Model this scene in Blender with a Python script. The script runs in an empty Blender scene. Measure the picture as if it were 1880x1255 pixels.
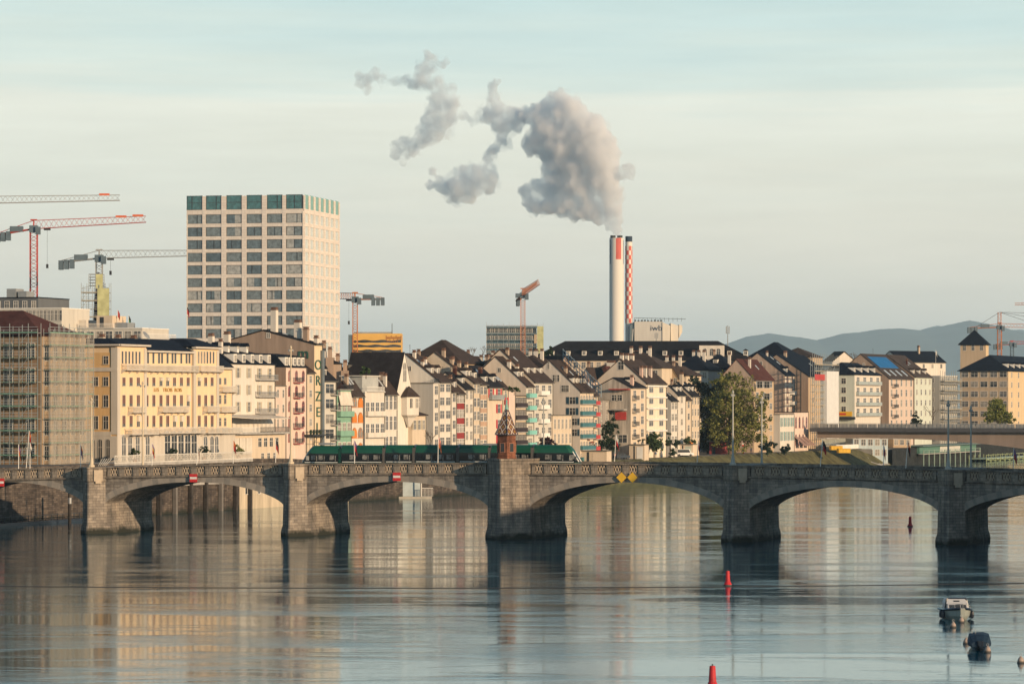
import bpy, math, random
from mathutils import Vector, Matrix, noise as mnoise
R = math.radians
rnd = random.Random(11)
S = bpy.context.scene
COL = S.collection
# ---------------------------------------------------------------- camera, sky, sun, exposure
F, CX, CY, HC = 6500.0, 940.0, 740.0, 20.0          # focal length in photo pixels, principal point, eye height (m)
cam = bpy.data.objects.new('camera', bpy.data.cameras.new('camera'))
COL.objects.link(cam)
cam.location = (0, 0, HC)
cam.rotation_euler = (R(90), 0, 0)
cam.data.sensor_fit = 'HORIZONTAL'
cam.data.sensor_width = 36
cam.data.lens = 36 * F / 1880
cam.data.shift_y = (CY - 627.5) / 1880
cam.data.clip_start = 1
cam.data.clip_end = 80000
S.camera = cam
SUN_AZ, SUN_EL = 47.0, 11.0                          # degrees right of straight behind the camera, above the horizon
SUN_E, SKY_K = 5.0, 0.10
EXPOSURE = 0.15
HAZE_D = 0.000032                                     # per metre
sv = Vector((math.sin(R(SUN_AZ)) * math.cos(R(SUN_EL)), -math.cos(R(SUN_AZ)) * math.cos(R(SUN_EL)), math.sin(R(SUN_EL))))
sun = bpy.data.objects.new('sun', bpy.data.lights.new('sun', 'SUN'))
COL.objects.link(sun)
sun.data.energy = SUN_E
sun.data.angle = R(0.6)
sun.data.color = (1.0, 0.72, 0.45)
sun.rotation_euler = (-sv).to_track_quat('-Z', 'Y').to_euler()

def lin(r, g, b):
    f = lambda c: (c / 255 / 12.92) if c / 255 <= 0.04045 else ((c / 255 + 0.055) / 1.055) ** 2.4
    return (f(r), f(g), f(b), 1)

w = bpy.data.worlds.new('World')
S.world = w
w.use_nodes = True
nt = w.node_tree
nt.nodes.clear()
def N(tree, t, **kw):
    n = tree.nodes.new(t)
    for k, v in kw.items():
        if k in n.bl_rna.properties: setattr(n, k, v)
        else: n.inputs[k].default_value = v
    return n
out = N(nt, 'ShaderNodeOutputWorld')
bg = N(nt, 'ShaderNodeBackground', Strength=SKY_K)
sky = N(nt, 'ShaderNodeTexSky', sky_type='NISHITA')
sky.sun_disc = False
sky.sun_elevation = R(SUN_EL)
sky.sun_rotation = math.atan2(sv.x, sv.y)
sky.altitude = 260
sky.air_density = 1.4; sky.dust_density = 2.0; sky.ozone_density = 1.6
tc = N(nt, 'ShaderNodeTexCoord')
sep = N(nt, 'ShaderNodeSeparateXYZ')
nt.links.new(tc.outputs['Generated'], sep.inputs[0])
# thin high cloud that veils the lower sky: colour by elevation, broken into long level streaks
mp = N(nt, 'ShaderNodeMapping'); mp.inputs['Scale'].default_value = (2.2, 2.2, 34)
nt.links.new(tc.outputs['Generated'], mp.inputs[0])
nz = N(nt, 'ShaderNodeTexNoise', Scale=2.6, Detail=5.0, Roughness=0.55)
nt.links.new(mp.outputs[0], nz.inputs['Vector'])
mp2 = N(nt, 'ShaderNodeMapping'); mp2.inputs['Scale'].default_value = (9, 9, 90); mp2.inputs['Rotation'].default_value = (0, R(2), 0)
nt.links.new(tc.outputs['Generated'], mp2.inputs[0])
nz2 = N(nt, 'ShaderNodeTexNoise', Scale=1.7, Detail=6.0, Roughness=0.6)
nt.links.new(mp2.outputs[0], nz2.inputs['Vector'])
ma = N(nt, 'ShaderNodeMath', operation='MULTIPLY_ADD'); ma.inputs[1].default_value = 0.045; ma.inputs[2].default_value = -0.0225
nt.links.new(nz.outputs['Fac'], ma.inputs[0])
ad = N(nt, 'ShaderNodeMath', operation='ADD')
nt.links.new(sep.outputs['Z'], ad.inputs[0]); nt.links.new(ma.outputs[0], ad.inputs[1])
mr = N(nt, 'ShaderNodeMapRange'); mr.inputs['From Max'].default_value = 0.4
nt.links.new(ad.outputs[0], mr.inputs['Value'])
cr = N(nt, 'ShaderNodeValToRGB')
stops = [(0, (232, 224, 208)), (.05, (230, 223, 206)), (.11, (225, 221, 204)), (.17, (221, 222, 207)), (.205, (226, 228, 214)), (.235, (209, 221, 212)),
         (.27, (196, 215, 211)), (.31, (186, 211, 210)), (.42, (140, 186, 200)), (1, (74, 130, 172))]
while len(cr.color_ramp.elements) < len(stops): cr.color_ramp.elements.new(0.5)
for e, (p, c) in zip(cr.color_ramp.elements, stops): e.position = p; e.color = lin(*c)
nt.links.new(mr.outputs[0], cr.inputs[0])
st = N(nt, 'ShaderNodeMapRange'); st.inputs['From Min'].default_value = .35; st.inputs['From Max'].default_value = .7
st.inputs['To Min'].default_value = 11.0; st.inputs['To Max'].default_value = 11.8
nt.links.new(nz2.outputs['Fac'], st.inputs['Value'])
sc_ = N(nt, 'ShaderNodeVectorMath', operation='SCALE')
nt.links.new(cr.outputs[0], sc_.inputs[0]); nt.links.new(st.outputs[0], sc_.inputs['Scale'])
veil = N(nt, 'ShaderNodeMapRange'); veil.inputs['From Min'].default_value = .14; veil.inputs['From Max'].default_value = .7
veil.inputs['To Min'].default_value = 1.0; veil.inputs['To Max'].default_value = .15
nt.links.new(sep.outputs['Z'], veil.inputs['Value'])
mx = N(nt, 'ShaderNodeMix', data_type='RGBA')
nt.links.new(veil.outputs[0], mx.inputs['Factor']); nt.links.new(sky.outputs[0], mx.inputs[6]); nt.links.new(sc_.outputs[0], mx.inputs[7])
nt.links.new(mx.outputs[2], bg.inputs['Color']); nt.links.new(bg.outputs[0], out.inputs['Surface'])

S.view_settings.view_transform = 'Standard'
S.view_settings.look = 'None'
S.view_settings.exposure = EXPOSURE
S.view_settings.gamma = 1
S.view_settings.use_curve_mapping = False
S.render.engine = 'CYCLES'
S.cycles.max_bounces = 10
S.cycles.diffuse_bounces = 2
S.cycles.glossy_bounces = 3
S.cycles.transmission_bounces = 2
S.cycles.transparent_max_bounces = 24
S.cycles.volume_bounces = 8
S.cycles.use_denoising = True

# ---------------------------------------------------------------- materials
MATS = {}
def mat_nodes(name):
    m = bpy.data.materials.new(name); m.use_nodes = True
    t = m.node_tree; b = t.nodes['Principled BSDF']
    return m, t, b
def M(name, col, rough=.85, var=.14, scale=.5, metal=0., streak=False, bump=0., spec=.35):
    """Plain material whose colour wanders a little in soft patches (or rain streaks)."""
    if name in MATS: return MATS[name]
    m, t, b = mat_nodes(name)
    c = N(t, 'ShaderNodeTexCoord'); mpn = N(t, 'ShaderNodeMapping')
    mpn.inputs['Scale'].default_value = (1, 1, .13) if streak else (1, 1, 1)
    t.links.new(c.outputs['Object'], mpn.inputs[0])
    n = N(t, 'ShaderNodeTexNoise', Scale=scale * (2.2 if streak else 1), Detail=6.0, Roughness=.62)
    t.links.new(mpn.outputs[0], n.inputs['Vector'])
    r = N(t, 'ShaderNodeValToRGB')
    r.color_ramp.elements[0].position = .3; r.color_ramp.elements[1].position = .72
    r.color_ramp.elements[0].color = (*[x * (1 - var * 1.5) for x in col], 1)
    r.color_ramp.elements[1].color = (*[min(1, x * (1 + var)) for x in col], 1)
    t.links.new(n.outputs['Fac'], r.inputs[0]); t.links.new(r.outputs[0], b.inputs['Base Color'])
    b.inputs['Roughness'].default_value = rough; b.inputs['Metallic'].default_value = metal
    b.inputs['Specular IOR Level'].default_value = spec
    if bump:
        bn = N(t, 'ShaderNodeBump', Strength=bump, Distance=.1)
        n2 = N(t, 'ShaderNodeTexNoise', Scale=scale * 8, Detail=4.0); t.links.new(c.outputs['Object'], n2.inputs['Vector'])
        t.links.new(n2.outputs['Fac'], bn.inputs['Height']); t.links.new(bn.outputs[0], b.inputs['Normal'])
    MATS[name] = m
    return m
def wallm(name, col, var=.09): return M('plaster_' + name, col, .9, var, .35, streak=True, spec=.2)
def roofm(name, col):
    """Tiled roof: fine courses plus mossy blotches."""
    if 'roof_' + name in MATS: return MATS['roof_' + name]
    m, t, b = mat_nodes('roof_' + name)
    c = N(t, 'ShaderNodeTexCoord')
    n = N(t, 'ShaderNodeTexNoise', Scale=.6, Detail=8.0, Roughness=.7); t.links.new(c.outputs['Object'], n.inputs['Vector'])
    w_ = N(t, 'ShaderNodeTexWave', Scale=1.3, Distortion=1.2, Detail=2.0, bands_direction='Z'); t.links.new(c.outputs['Object'], w_.inputs['Vector'])
    r = N(t, 'ShaderNodeValToRGB'); r.color_ramp.elements[0].position = .3; r.color_ramp.elements[1].position = .75
    r.color_ramp.elements[0].color = (*[x * .62 for x in col], 1); r.color_ramp.elements[1].color = (*[x * 1.4 for x in col], 1)
    mxx = N(t, 'ShaderNodeMath', operation='MULTIPLY_ADD'); mxx.inputs[1].default_value = .22; mxx.inputs[2].default_value = -.11
    aa = N(t, 'ShaderNodeMath', operation='ADD')
    t.links.new(w_.outputs['Fac'], mxx.inputs[0]); t.links.new(mxx.outputs[0], aa.inputs[0]); t.links.new(n.outputs['Fac'], aa.inputs[1])
    t.links.new(aa.outputs[0], r.inputs[0]); t.links.new(r.outputs[0], b.inputs['Base Color'])
    b.inputs['Roughness'].default_value = .85; b.inputs['Specular IOR Level'].default_value = .12
    bn = N(t, 'ShaderNodeBump', Strength=.5, Distance=.12); t.links.new(w_.outputs['Fac'], bn.inputs['Height']); t.links.new(bn.outputs[0], b.inputs['Normal'])
    MATS['roof_' + name] = m
    return m
def stone(name, col, bw=1.05, bh=.42, stain=False, var=.2):
    """Coursed ashlar: brick texture on the x-z plane, blotches, and a tide stain near the waterline if asked."""
    if name in MATS: return MATS[name]
    m, t, b = mat_nodes(name)
    c = N(t, 'ShaderNodeTexCoord'); se = N(t, 'ShaderNodeSeparateXYZ'); co = N(t, 'ShaderNodeCombineXYZ')
    t.links.new(c.outputs['Object'], se.inputs[0])
    sm = N(t, 'ShaderNodeMath', operation='MULTIPLY_ADD'); sm.inputs[1].default_value = .35
    t.links.new(se.outputs['Y'], sm.inputs[0]); t.links.new(se.outputs['X'], sm.inputs[2])
    t.links.new(sm.outputs[0], co.inputs[0]); t.links.new(se.outputs['Z'], co.inputs[1])
    br = N(t, 'ShaderNodeTexBrick', Scale=1.0); br.inputs['Mortar Size'].default_value = .022; br.inputs['Mortar Smooth'].default_value = .3
    br.inputs['Brick Width'].default_value = bw; br.inputs['Row Height'].default_value = bh; br.inputs['Bias'].default_value = -.1
    br.inputs['Color1'].default_value = (*[x * (1 - var) for x in col], 1); br.inputs['Color2'].default_value = (*[x * (1 + var) for x in col], 1)
    br.inputs['Mortar'].default_value = (*[x * .4 for x in col], 1)
    t.links.new(co.outputs[0], br.inputs['Vector'])
    n = N(t, 'ShaderNodeTexNoise', Scale=.35, Detail=8.0, Roughness=.68); t.links.new(c.outputs['Object'], n.inputs['Vector'])
    r = N(t, 'ShaderNodeValToRGB'); r.color_ramp.elements[0].position = .32; r.color_ramp.elements[1].position = .68
    r.color_ramp.elements[0].color = (.52, .52, .54, 1); r.color_ramp.elements[1].color = (1.25, 1.18, 1.1, 1)
    t.links.new(n.outputs['Fac'], r.inputs[0])
    mu = N(t, 'ShaderNodeMix', data_type='RGBA', blend_type='MULTIPLY'); mu.inputs['Factor'].default_value = 1
    t.links.new(br.outputs['Color'], mu.inputs[6]); t.links.new(r.outputs[0], mu.inputs[7])
    mpv = N(t, 'ShaderNodeMapping'); mpv.inputs['Scale'].default_value = (1.4, 1.4, .16); t.links.new(c.outputs['Object'], mpv.inputs[0])
    nv = N(t, 'ShaderNodeTexNoise', Scale=.9, Detail=6.0, Roughness=.65); t.links.new(mpv.outputs[0], nv.inputs['Vector'])
    rv = N(t, 'ShaderNodeValToRGB'); rv.color_ramp.elements[0].position = .38; rv.color_ramp.elements[1].position = .6
    rv.color_ramp.elements[0].color = (.5, .51, .53, 1); rv.color_ramp.elements[1].color = (1.08, 1.06, 1.02, 1); t.links.new(nv.outputs['Fac'], rv.inputs[0])
    mv = N(t, 'ShaderNodeMix', data_type='RGBA', blend_type='MULTIPLY'); mv.inputs['Factor'].default_value = .8
    t.links.new(mu.outputs[2], mv.inputs[6]); t.links.new(rv.outputs[0], mv.inputs[7])
    last = mv.outputs[2]
    if stain:                                            # weed and wet stain with a ragged upper edge, 1-2 m above the water
        n3 = N(t, 'ShaderNodeTexNoise', Scale=.55, Detail=5.0); t.links.new(c.outputs['Object'], n3.inputs['Vector'])
        k = N(t, 'ShaderNodeMath', operation='MULTIPLY_ADD'); k.inputs[1].default_value = -2.6; k.inputs[2].default_value = .55
        t.links.new(n3.outputs['Fac'], k.inputs[0])
        a2 = N(t, 'ShaderNodeMath', operation='ADD'); t.links.new(se.outputs['Z'], a2.inputs[0]); t.links.new(k.outputs[0], a2.inputs[1])
        mr_ = N(t, 'ShaderNodeMapRange'); mr_.inputs['From Min'].default_value = -.5; mr_.inputs['From Max'].default_value = .35
        t.links.new(a2.outputs[0], mr_.inputs['Value'])
        m3 = N(t, 'ShaderNodeMix', data_type='RGBA'); m3.inputs[6].default_value = (.022, .024, .018, 1)
        t.links.new(mr_.outputs[0], m3.inputs['Factor']); t.links.new(last, m3.inputs[7]); last = m3.outputs[2]
    t.links.new(last, b.inputs['Base Color'])
    b.inputs['Roughness'].default_value = .88; b.inputs['Specular IOR Level'].default_value = .25
    bn = N(t, 'ShaderNodeBump', Strength=.6, Distance=.05); t.links.new(br.outputs['Fac'], bn.inputs['Height']); bn.invert = True
    t.links.new(bn.outputs[0], b.inputs['Normal'])
    MATS[name] = m
    return m
def glassm(name, col, rough=.12):
    if name in MATS: return MATS[name]
    m = M(name, col, rough, .35, .9, spec=.6)
    return m
GL = [glassm('window_glass_dark', (.05, .055, .06)), glassm('window_glass_curtain', (.26, .235, .20), .35), glassm('window_glass_grey', (.13, .13, .13), .2)]
WHITE = M('white_paint', (.74, .71, .65), .6, .06)
FRAME = M('window_frame_paint', (.66, .62, .55), .6, .06)
DARK = M('dark_metal', (.03, .033, .038), .5, .2)
GREY = M('grey_metal', (.32, .33, .33), .45, .12, metal=.3)
COPPER = M('copper_green', (.22, .42, .36), .7, .2)
WOOD = M('wet_timber', (.05, .042, .035), .8, .4)
CONC = M('concrete', (.36, .34, .31), .9, .18, .4, streak=True)

# ---------------------------------------------------------------- mesh helpers
class MB:
    def __init__(s): s.v = []; s.f = []; s.m = []
    def face(s, pts, m=0):
        i = len(s.v); s.v += [tuple(p) for p in pts]; s.f.append(tuple(range(i, i + len(pts)))); s.m.append(m); return s
    def solid(s, vs, fs, m=0):
        i = len(s.v); s.v += [tuple(p) for p in vs]
        for f in fs: s.f.append(tuple(i + j for j in f)); s.m.append(m)
        return s
    def box(s, x0, x1, y0, y1, z0, z1, m=0):
        return s.solid([(x0, y0, z0), (x1, y0, z0), (x1, y1, z0), (x0, y1, z0), (x0, y0, z1), (x1, y0, z1), (x1, y1, z1), (x0, y1, z1)],
                       [(3, 2, 1, 0), (4, 5, 6, 7), (0, 1, 5, 4), (1, 2, 6, 5), (2, 3, 7, 6), (3, 0, 4, 7)], m)
    def prism(s, prof, h0, h1, m=0, axis='z', caps=True):
        """Extrude a closed 2-D profile along an axis: z -> (a,b,h); x -> (h,a,b); y -> (a,h,b)."""
        n = len(prof)
        g = {'z': lambda a, b, h: (a, b, h), 'x': lambda a, b, h: (h, a, b), 'y': lambda a, b, h: (a, h, b)}[axis]
        vs = [g(a, b, h0) for a, b in prof] + [g(a, b, h1) for a, b in prof]
        fs = [(i, (i + 1) % n, n + (i + 1) % n, n + i) for i in range(n)]
        if caps: fs += [tuple(reversed(range(n))), tuple(range(n, 2 * n))]
        return s.solid(vs, fs, m)
    def loft(s, rings, m=0, caps=True, closed=True):
        n = len(rings[0]); vs = [p for r in rings for p in r]; fs = []
        for k in range(len(rings) - 1):
            for i in range(n if closed else n - 1):
                j = (i + 1) % n; fs.append((k * n + i, k * n + j, (k + 1) * n + j, (k + 1) * n + i))
        if caps: fs += [tuple(reversed(range(n))), tuple(range((len(rings) - 1) * n, len(rings) * n))]
        return s.solid(vs, fs, m)
    def lathe(s, prof, c=(0, 0), n=12, m=0):
        return s.loft([[(c[0] + r * math.cos(2 * math.pi * i / n), c[1] + r * math.sin(2 * math.pi * i / n), z) for i in range(n)] for r, z in prof], m)
    def bar(s, p, q, r=.05, m=0, n=4, r2=None):
        p, q = Vector(p), Vector(q); d = (q - p)
        if d.length < 1e-6: return s
        d.normalize(); a = d.orthogonal().normalized() if abs(d.z) < .999 else Vector((1, 0, 0)); a = (a - d * a.dot(d)).normalized(); b = d.cross(a)
        ring = lambda c, rr: [c + (a * math.cos(2 * math.pi * (i + .5) / n) + b * math.sin(2 * math.pi * (i + .5) / n)) * rr for i in range(n)]
        return s.loft([ring(p, r), ring(q, r if r2 is None else r2)], m)
    def path(s, pts, r, m=0, n=6):
        for a, b in zip(pts, pts[1:]): s.bar(a, b, r, m, n)
        return s
    def ball(s, c, r, m=0, n=10, k=6, sz=1.0):
        return s.lathe([(max(.001, r * math.sin(math.pi * j / k)), c[2] - r * sz * math.cos(math.pi * j / k)) for j in range(k + 1)], (c[0], c[1]), n, m)
    def mesh(s, name, mats, smooth=False):
        me = bpy.data.meshes.new(name); me.from_pydata(s.v, [], s.f)
        for x in (mats if isinstance(mats, (list, tuple)) else [mats]): me.materials.append(x)
        if len(me.materials) > 1: me.polygons.foreach_set('material_index', s.m)
        if smooth: me.polygons.foreach_set('use_smooth', [True] * len(s.f))
        me.update(); return me
    def build(s, name, mats, parent=None, loc=(0, 0, 0), rz=0, smooth=False):
        return put(name, s.mesh(name, mats, smooth), parent, loc, rz)
def put(name, me, parent=None, loc=(0, 0, 0), rz=0):
    o = bpy.data.objects.new(name, me); COL.objects.link(o); o.location = loc
    if rz: o.rotation_euler = (0, 0, rz)
    if parent is not None: o.parent = parent
    return o
def thing(name, label, cat, loc=(0, 0, 0), rz=0, group=None):
    o = bpy.data.objects.new(name, None); COL.objects.link(o); o.location = loc; o.rotation_euler = (0, 0, rz)
    o.empty_display_size = .5
    return tag(o, label, cat, group)
def tag(o, label, cat, group=None):
    o['label'] = label; o['category'] = cat
    if group: o['group'] = group
    return o
def kind(o, k): o['kind'] = k; return o
def copy_tree(o, label=None, group=None, parent=None):
    c = o.copy(); COL.objects.link(c)
    if parent is not None: c.parent = parent
    for ch in list(o.children): copy_tree(ch, parent=c)
    if label: c['label'] = label
    if group: c['group'] = group
    return c
def text(name, s, size, mat, parent, loc, rot, depth=.05, sx=1.0):
    cu = bpy.data.curves.new(name, 'FONT'); cu.body = s; cu.size = size; cu.extrude = depth; cu.align_x = 'CENTER'; cu.align_y = 'CENTER'
    cu.materials.append(mat)
    f_ = put(name, cu, None, (0, 0, 0)); dg = bpy.context.evaluated_depsgraph_get()
    me = bpy.data.meshes.new_from_object(f_.evaluated_get(dg)); bpy.data.objects.remove(f_)
    o = put(name, me, parent, loc); o.rotation_euler = rot; o.scale = (sx, 1, 1)
    return o
# ---------------------------------------------------------------- survey: photo pixel + distance -> place
def P(px, py, D): return Vector(((px - CX) / F * D, D, HC - (py - CY) / F * D))
def zpx(py, D): return HC - (py - CY) / F * D
BX, BY = .353, .9356                                  # direction of the left bank, downstream
BANG = math.atan2(BY, BX)
def bank(t, s=0, z=0): return Vector((-79 + BX * t - BY * s, 596 + BY * t + BX * s, z))
def bank_t(px, s):
    o = bank(0, s); k = (px - CX) / F
    return (k * o.y - o.x) / (BX - BY * k)
def along(p, c, s_, px):
    """Distance along the direction (c, s_) from p at which photo column px is met."""
    k = (px - CX) / F
    return (k * p.y - p.x) / (c - k * s_)
# ---------------------------------------------------------------- setting: terrain, river, banks, hills
def lerp(a, b, k): return a + (b - a) * max(0, min(1, k))
def quay_z(t): return lerp(9.4, 5.6, (t - 95) / 110)
GROUND = M('town_ground', (.11, .105, .095), .95, .25, .2)
GRASS = M('bank_grass', (.105, .098, .04), .95, .45, .35)
QUAYM = stone('quay_stone', (.115, .098, .086), .9, .35, stain=True, var=.35)
base = MB(); base.face([(-16000, -3000, -6), (16000, -3000, -6), (16000, 46000, -6), (-16000, 46000, -6)])
kind(base.build('ground', GROUND), 'structure')
ts = list(range(-700, 1500, 25))
def sprof(t):
    z = quay_z(t); e = 0 if t < 262 or t > 566 else 7.5
    return [(e, -5), (e + .01, z), (45, z), (110, 13), (300, 18), (7000, 18)]
tb = MB()
tb.loft([[bank(t, s, z) for s, z in sprof(t)] for t in ts], caps=False, closed=False)
kind(tb.build('left_bank_terrain', GROUND), 'structure')
qw = MB()
for ta, tb_ in zip(range(-60, 262, 7), range(-53, 269, 7)):
    qw.loft([[bank(ta, -.12, -4), bank(ta, -.12, quay_z(ta) + .02), bank(ta, .3, quay_z(ta) + .02)], [bank(tb_, -.12, -4), bank(tb_, -.12, quay_z(tb_) + .02), bank(tb_, .3, quay_z(tb_) + .02)]], caps=False, closed=False)
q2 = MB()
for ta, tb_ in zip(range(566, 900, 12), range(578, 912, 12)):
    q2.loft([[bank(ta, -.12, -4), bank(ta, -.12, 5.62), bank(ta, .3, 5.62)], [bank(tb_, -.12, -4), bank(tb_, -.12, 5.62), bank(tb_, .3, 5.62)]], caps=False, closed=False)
tag(q2.build('quay_wall', stone('shaded_quay_stone', (.032, .038, .04), .9, .35, var=.3)), 'shade darkened quay wall behind the bathing house below the girder bridge', 'quay wall')  # quay stone coloured darker here to stand in for shade
tag(qw.build('quay_wall', QUAYM), 'long stained stone quay wall along the water below the hotel and town houses', 'quay wall')
gb = MB()
rows = []
for t in range(255, 572, 3):
    rows.append([bank(t, s + rnd.uniform(-.2, .2), z + rnd.uniform(-.12, .12)) for s, z in ((-1, -2), (0, .15), (2, 1.7), (4, 3.1), (6, 4.6), (7.6, 5.66), (8.4, 5.7))])
gb.loft(rows, caps=False, closed=False)
kind(gb.build('grass_bank', GRASS, smooth=True), 'structure')
st_ = MB()
st_.loft([[bank(t, 8.4, 5.64 if t > 200 else quay_z(t) + .03), bank(t, 13.5, 5.64 if t > 200 else quay_z(t) + .03)] for t in range(130, 900, 10)], caps=False, closed=False)
kind(st_.build('quay_road', M('quay_asphalt', (.13, .125, .12), .9, .2, .4)), 'structure')
# right bank (Kleinbasel side): beyond the picture's edge, it carries the houses that shade the bridge's far end
rp = [(430, 1400), (250, 930), (99, 529), (84, 478), (78, 420), (76, 350), (74, 200), (74, -300)]
rt = MB()
rt.loft([[Vector((x, y, -5)), Vector((x + .01, y, 5.4)), Vector((x + 60, y - 20, 5.6)), Vector((x + 4000, y - 60, 6))] for x, y in rp], caps=False, closed=False)
kind(rt.build('right_bank_terrain', GROUND), 'structure')
# hills on the horizon
def hills(pts, D, name, col, depth):
    m = MB(); rows = []
    dense = []
    for (xa, ya), (xb, yb) in zip(pts, pts[1:]):
        for k in range(8): dense.append((xa + (xb - xa) * k / 8, ya + (yb - ya) * k / 8))
    for i, (x, y) in enumerate(dense):
        y += 1.6 * mnoise.noise((x * .03, 0, D * .003)) + .8 * mnoise.noise((x * .11, 3, 1))
        top = P(x, y, D); X = top.x
        rows.append([Vector((X, D - depth, 10)), Vector((X, D - depth * .55, 10 + (top.z - 10) * .5)), Vector((X, D - depth * .2, 10 + (top.z - 10) * .86)), top, Vector((X, D + depth, 10))])
    m.loft(rows, caps=False, closed=False)
    return kind(m.build(name, M('hill_forest', (.07, .10, .085), 1, .4, .0015), smooth=True), 'structure')
hills([(1180, 690), (1260, 655), (1330, 632), (1370, 618), (1410, 612), (1450, 616), (1500, 624), (1540, 614), (1600, 606), (1650, 602), (1690, 606), (1740, 596), (1780, 588), (1830, 597), (1880, 612),
       (1950, 604), (2050, 590), (2200, 615), (2400, 640), (2600, 700)], 30000, 'near_hills', None, 4000)
hills([(1230, 680), (1330, 640), (1430, 640), (1560, 622), (1660, 612), (1720, 598), (1800, 600), (1880, 606), (2000, 600), (2300, 622), (2700, 700)], 36000, 'hills', None, 4000)

# river
wm, wt, wb = mat_nodes('river_water')
wb.inputs['Base Color'].default_value = (.010, .060, .085, 1)
wb.inputs['IOR'].default_value = 1.33
wb.inputs['Specular IOR Level'].default_value = .5
c = N(wt, 'ShaderNodeTexCoord')
def wnoise(scale, rot, k, detail=3.0, rough=.5, dist=0.):
    mp_ = N(wt, 'ShaderNodeMapping'); mp_.inputs['Scale'].default_value = scale; mp_.inputs['Rotation'].default_value = (0, 0, R(rot))
    wt.links.new(c.outputs['Object'], mp_.inputs[0])
    n = N(wt, 'ShaderNodeTexNoise', Scale=k, Detail=detail, Roughness=rough, Distortion=dist); wt.links.new(mp_.outputs[0], n.inputs['Vector'])
    return n
def wmath(op, a, b_, c_=None):
    n = N(wt, 'ShaderNodeMath', operation=op)
    for i, x in enumerate((a, b_, c_)):
        if x is None: continue
        if isinstance(x, (int, float)): n.inputs[i].default_value = x
        else: wt.links.new(x, n.inputs[i])
    return n.outputs[0]
small = wnoise((.55, 1.6, 1), -8, 1.0, 5.0, .6).outputs['Fac']
mid = wnoise((.12, .46, 1), -12, 1.0, 4.0, .55, .4).outputs['Fac']
patch = wnoise((.030, .095, 1), -14, 1.0, 5.0, .62, .8).outputs['Fac']
pr = N(wt, 'ShaderNodeMapRange'); pr.inputs['From Min'].default_value = .47; pr.inputs['From Max'].default_value = .66
wt.links.new(patch, pr.inputs['Value'])
amp = wmath('MULTIPLY_ADD', pr.outputs[0], 1.15, .34)
h = wmath('ADD', wmath('MULTIPLY', wmath('MULTIPLY', small, .020), amp), wmath('MULTIPLY', wmath('MULTIPLY', mid, .020), amp))
bn = N(wt, 'ShaderNodeBump', Strength=1.0, Distance=1.0)
wt.links.new(h, bn.inputs['Height']); 
rr = wmath('MULTIPLY_ADD', pr.outputs[0], .09, .022)

wa = MB(); wa.face([(-420, -250, 0), (700, -250, 0), (700, 2600, 0), (-420, 2600, 0)])
gl_ = N(wt, 'ShaderNodeBsdfGlossy', Color=(.90, .96, .98, 1)); df_ = N(wt, 'ShaderNodeBsdfDiffuse', Color=(.006, .055, .085, 1)); fr_ = N(wt, 'ShaderNodeFresnel', IOR=1.38); ms_ = N(wt, 'ShaderNodeMixShader')
wt.links.new(bn.outputs[0], gl_.inputs['Normal']); wt.links.new(bn.outputs[0], fr_.inputs['Normal']); wt.links.new(rr, gl_.inputs['Roughness'])
wt.links.new(fr_.outputs[0], ms_.inputs[0]); wt.links.new(df_.outputs[0], ms_.inputs[1]); wt.links.new(gl_.outputs[0], ms_.inputs[2]); wt.links.new(ms_.outputs[0], wt.nodes['Material Output'].inputs['Surface'])
wt.nodes.remove(wb)
kind(wa.build('river_water', wm), 'structure')

# ---------------------------------------------------------------- the stone bridge
A_ = R(-18.5); CA, SA = math.cos(A_), math.sin(A_)
BO = Vector((1.6, 522.5, 0))
def bw_(u, v, z=0): return Vector((BO.x + u * CA - v * SA, BO.y + u * SA + v * CA, z))
def bu(px, v=0):
    k = (px - CX) / F; ox, oy = BO.x - v * SA, BO.y + v * CA
    return (k * oy - ox) / (CA - k * SA)
def ztop(u): return 11.2 - .00017 * (u - 6) ** 2          # top of the coping
ST = stone('bridge_stone', (.275, .252, .225), stain=True)
STD = stone('bridge_stone_fine', (.27, .24, .205), .8, .5)
VO = [M('voussoir_%s' % n, c_, .88, .2, .5, bump=.3) for n, c_ in (('warm', (.285, .25, .21)), ('grey', (.255, .235, .21)), ('dark', (.225, .205, .18)))]
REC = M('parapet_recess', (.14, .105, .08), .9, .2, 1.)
LAT = M('parapet_tracery', (.40, .33, .25), .85, .12, 1.)
bridge = thing('stone_bridge', 'long grey brown stone arch bridge crossing the river with patterned parapet and pointed piers', 'bridge', BO, A_)
piers = []                                               # (nose u, width, prow length)
for px, wd, pr_ in ((162, 3.7, 2.2), (531.8, 3.7, 2.2), (919.5, 6.4, 3.7), (1345, 3.7, 2.2), (1741, 3.7, 2.2)):
    piers.append((bu(px, -pr_), wd, pr_))
DEEP = 17.0
def pier_plan(wd, pr_, g=0, nose_round=0):
    h_ = wd / 2 + g
    return [(-h_, -.02), (-.12, -pr_ - g), (.12, -pr_ - g), (h_, -.02), (h_, DEEP + .02), (.12, DEEP + pr_ + g), (-.12, DEEP + pr_ + g), (-h_, DEEP + .02)]
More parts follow.
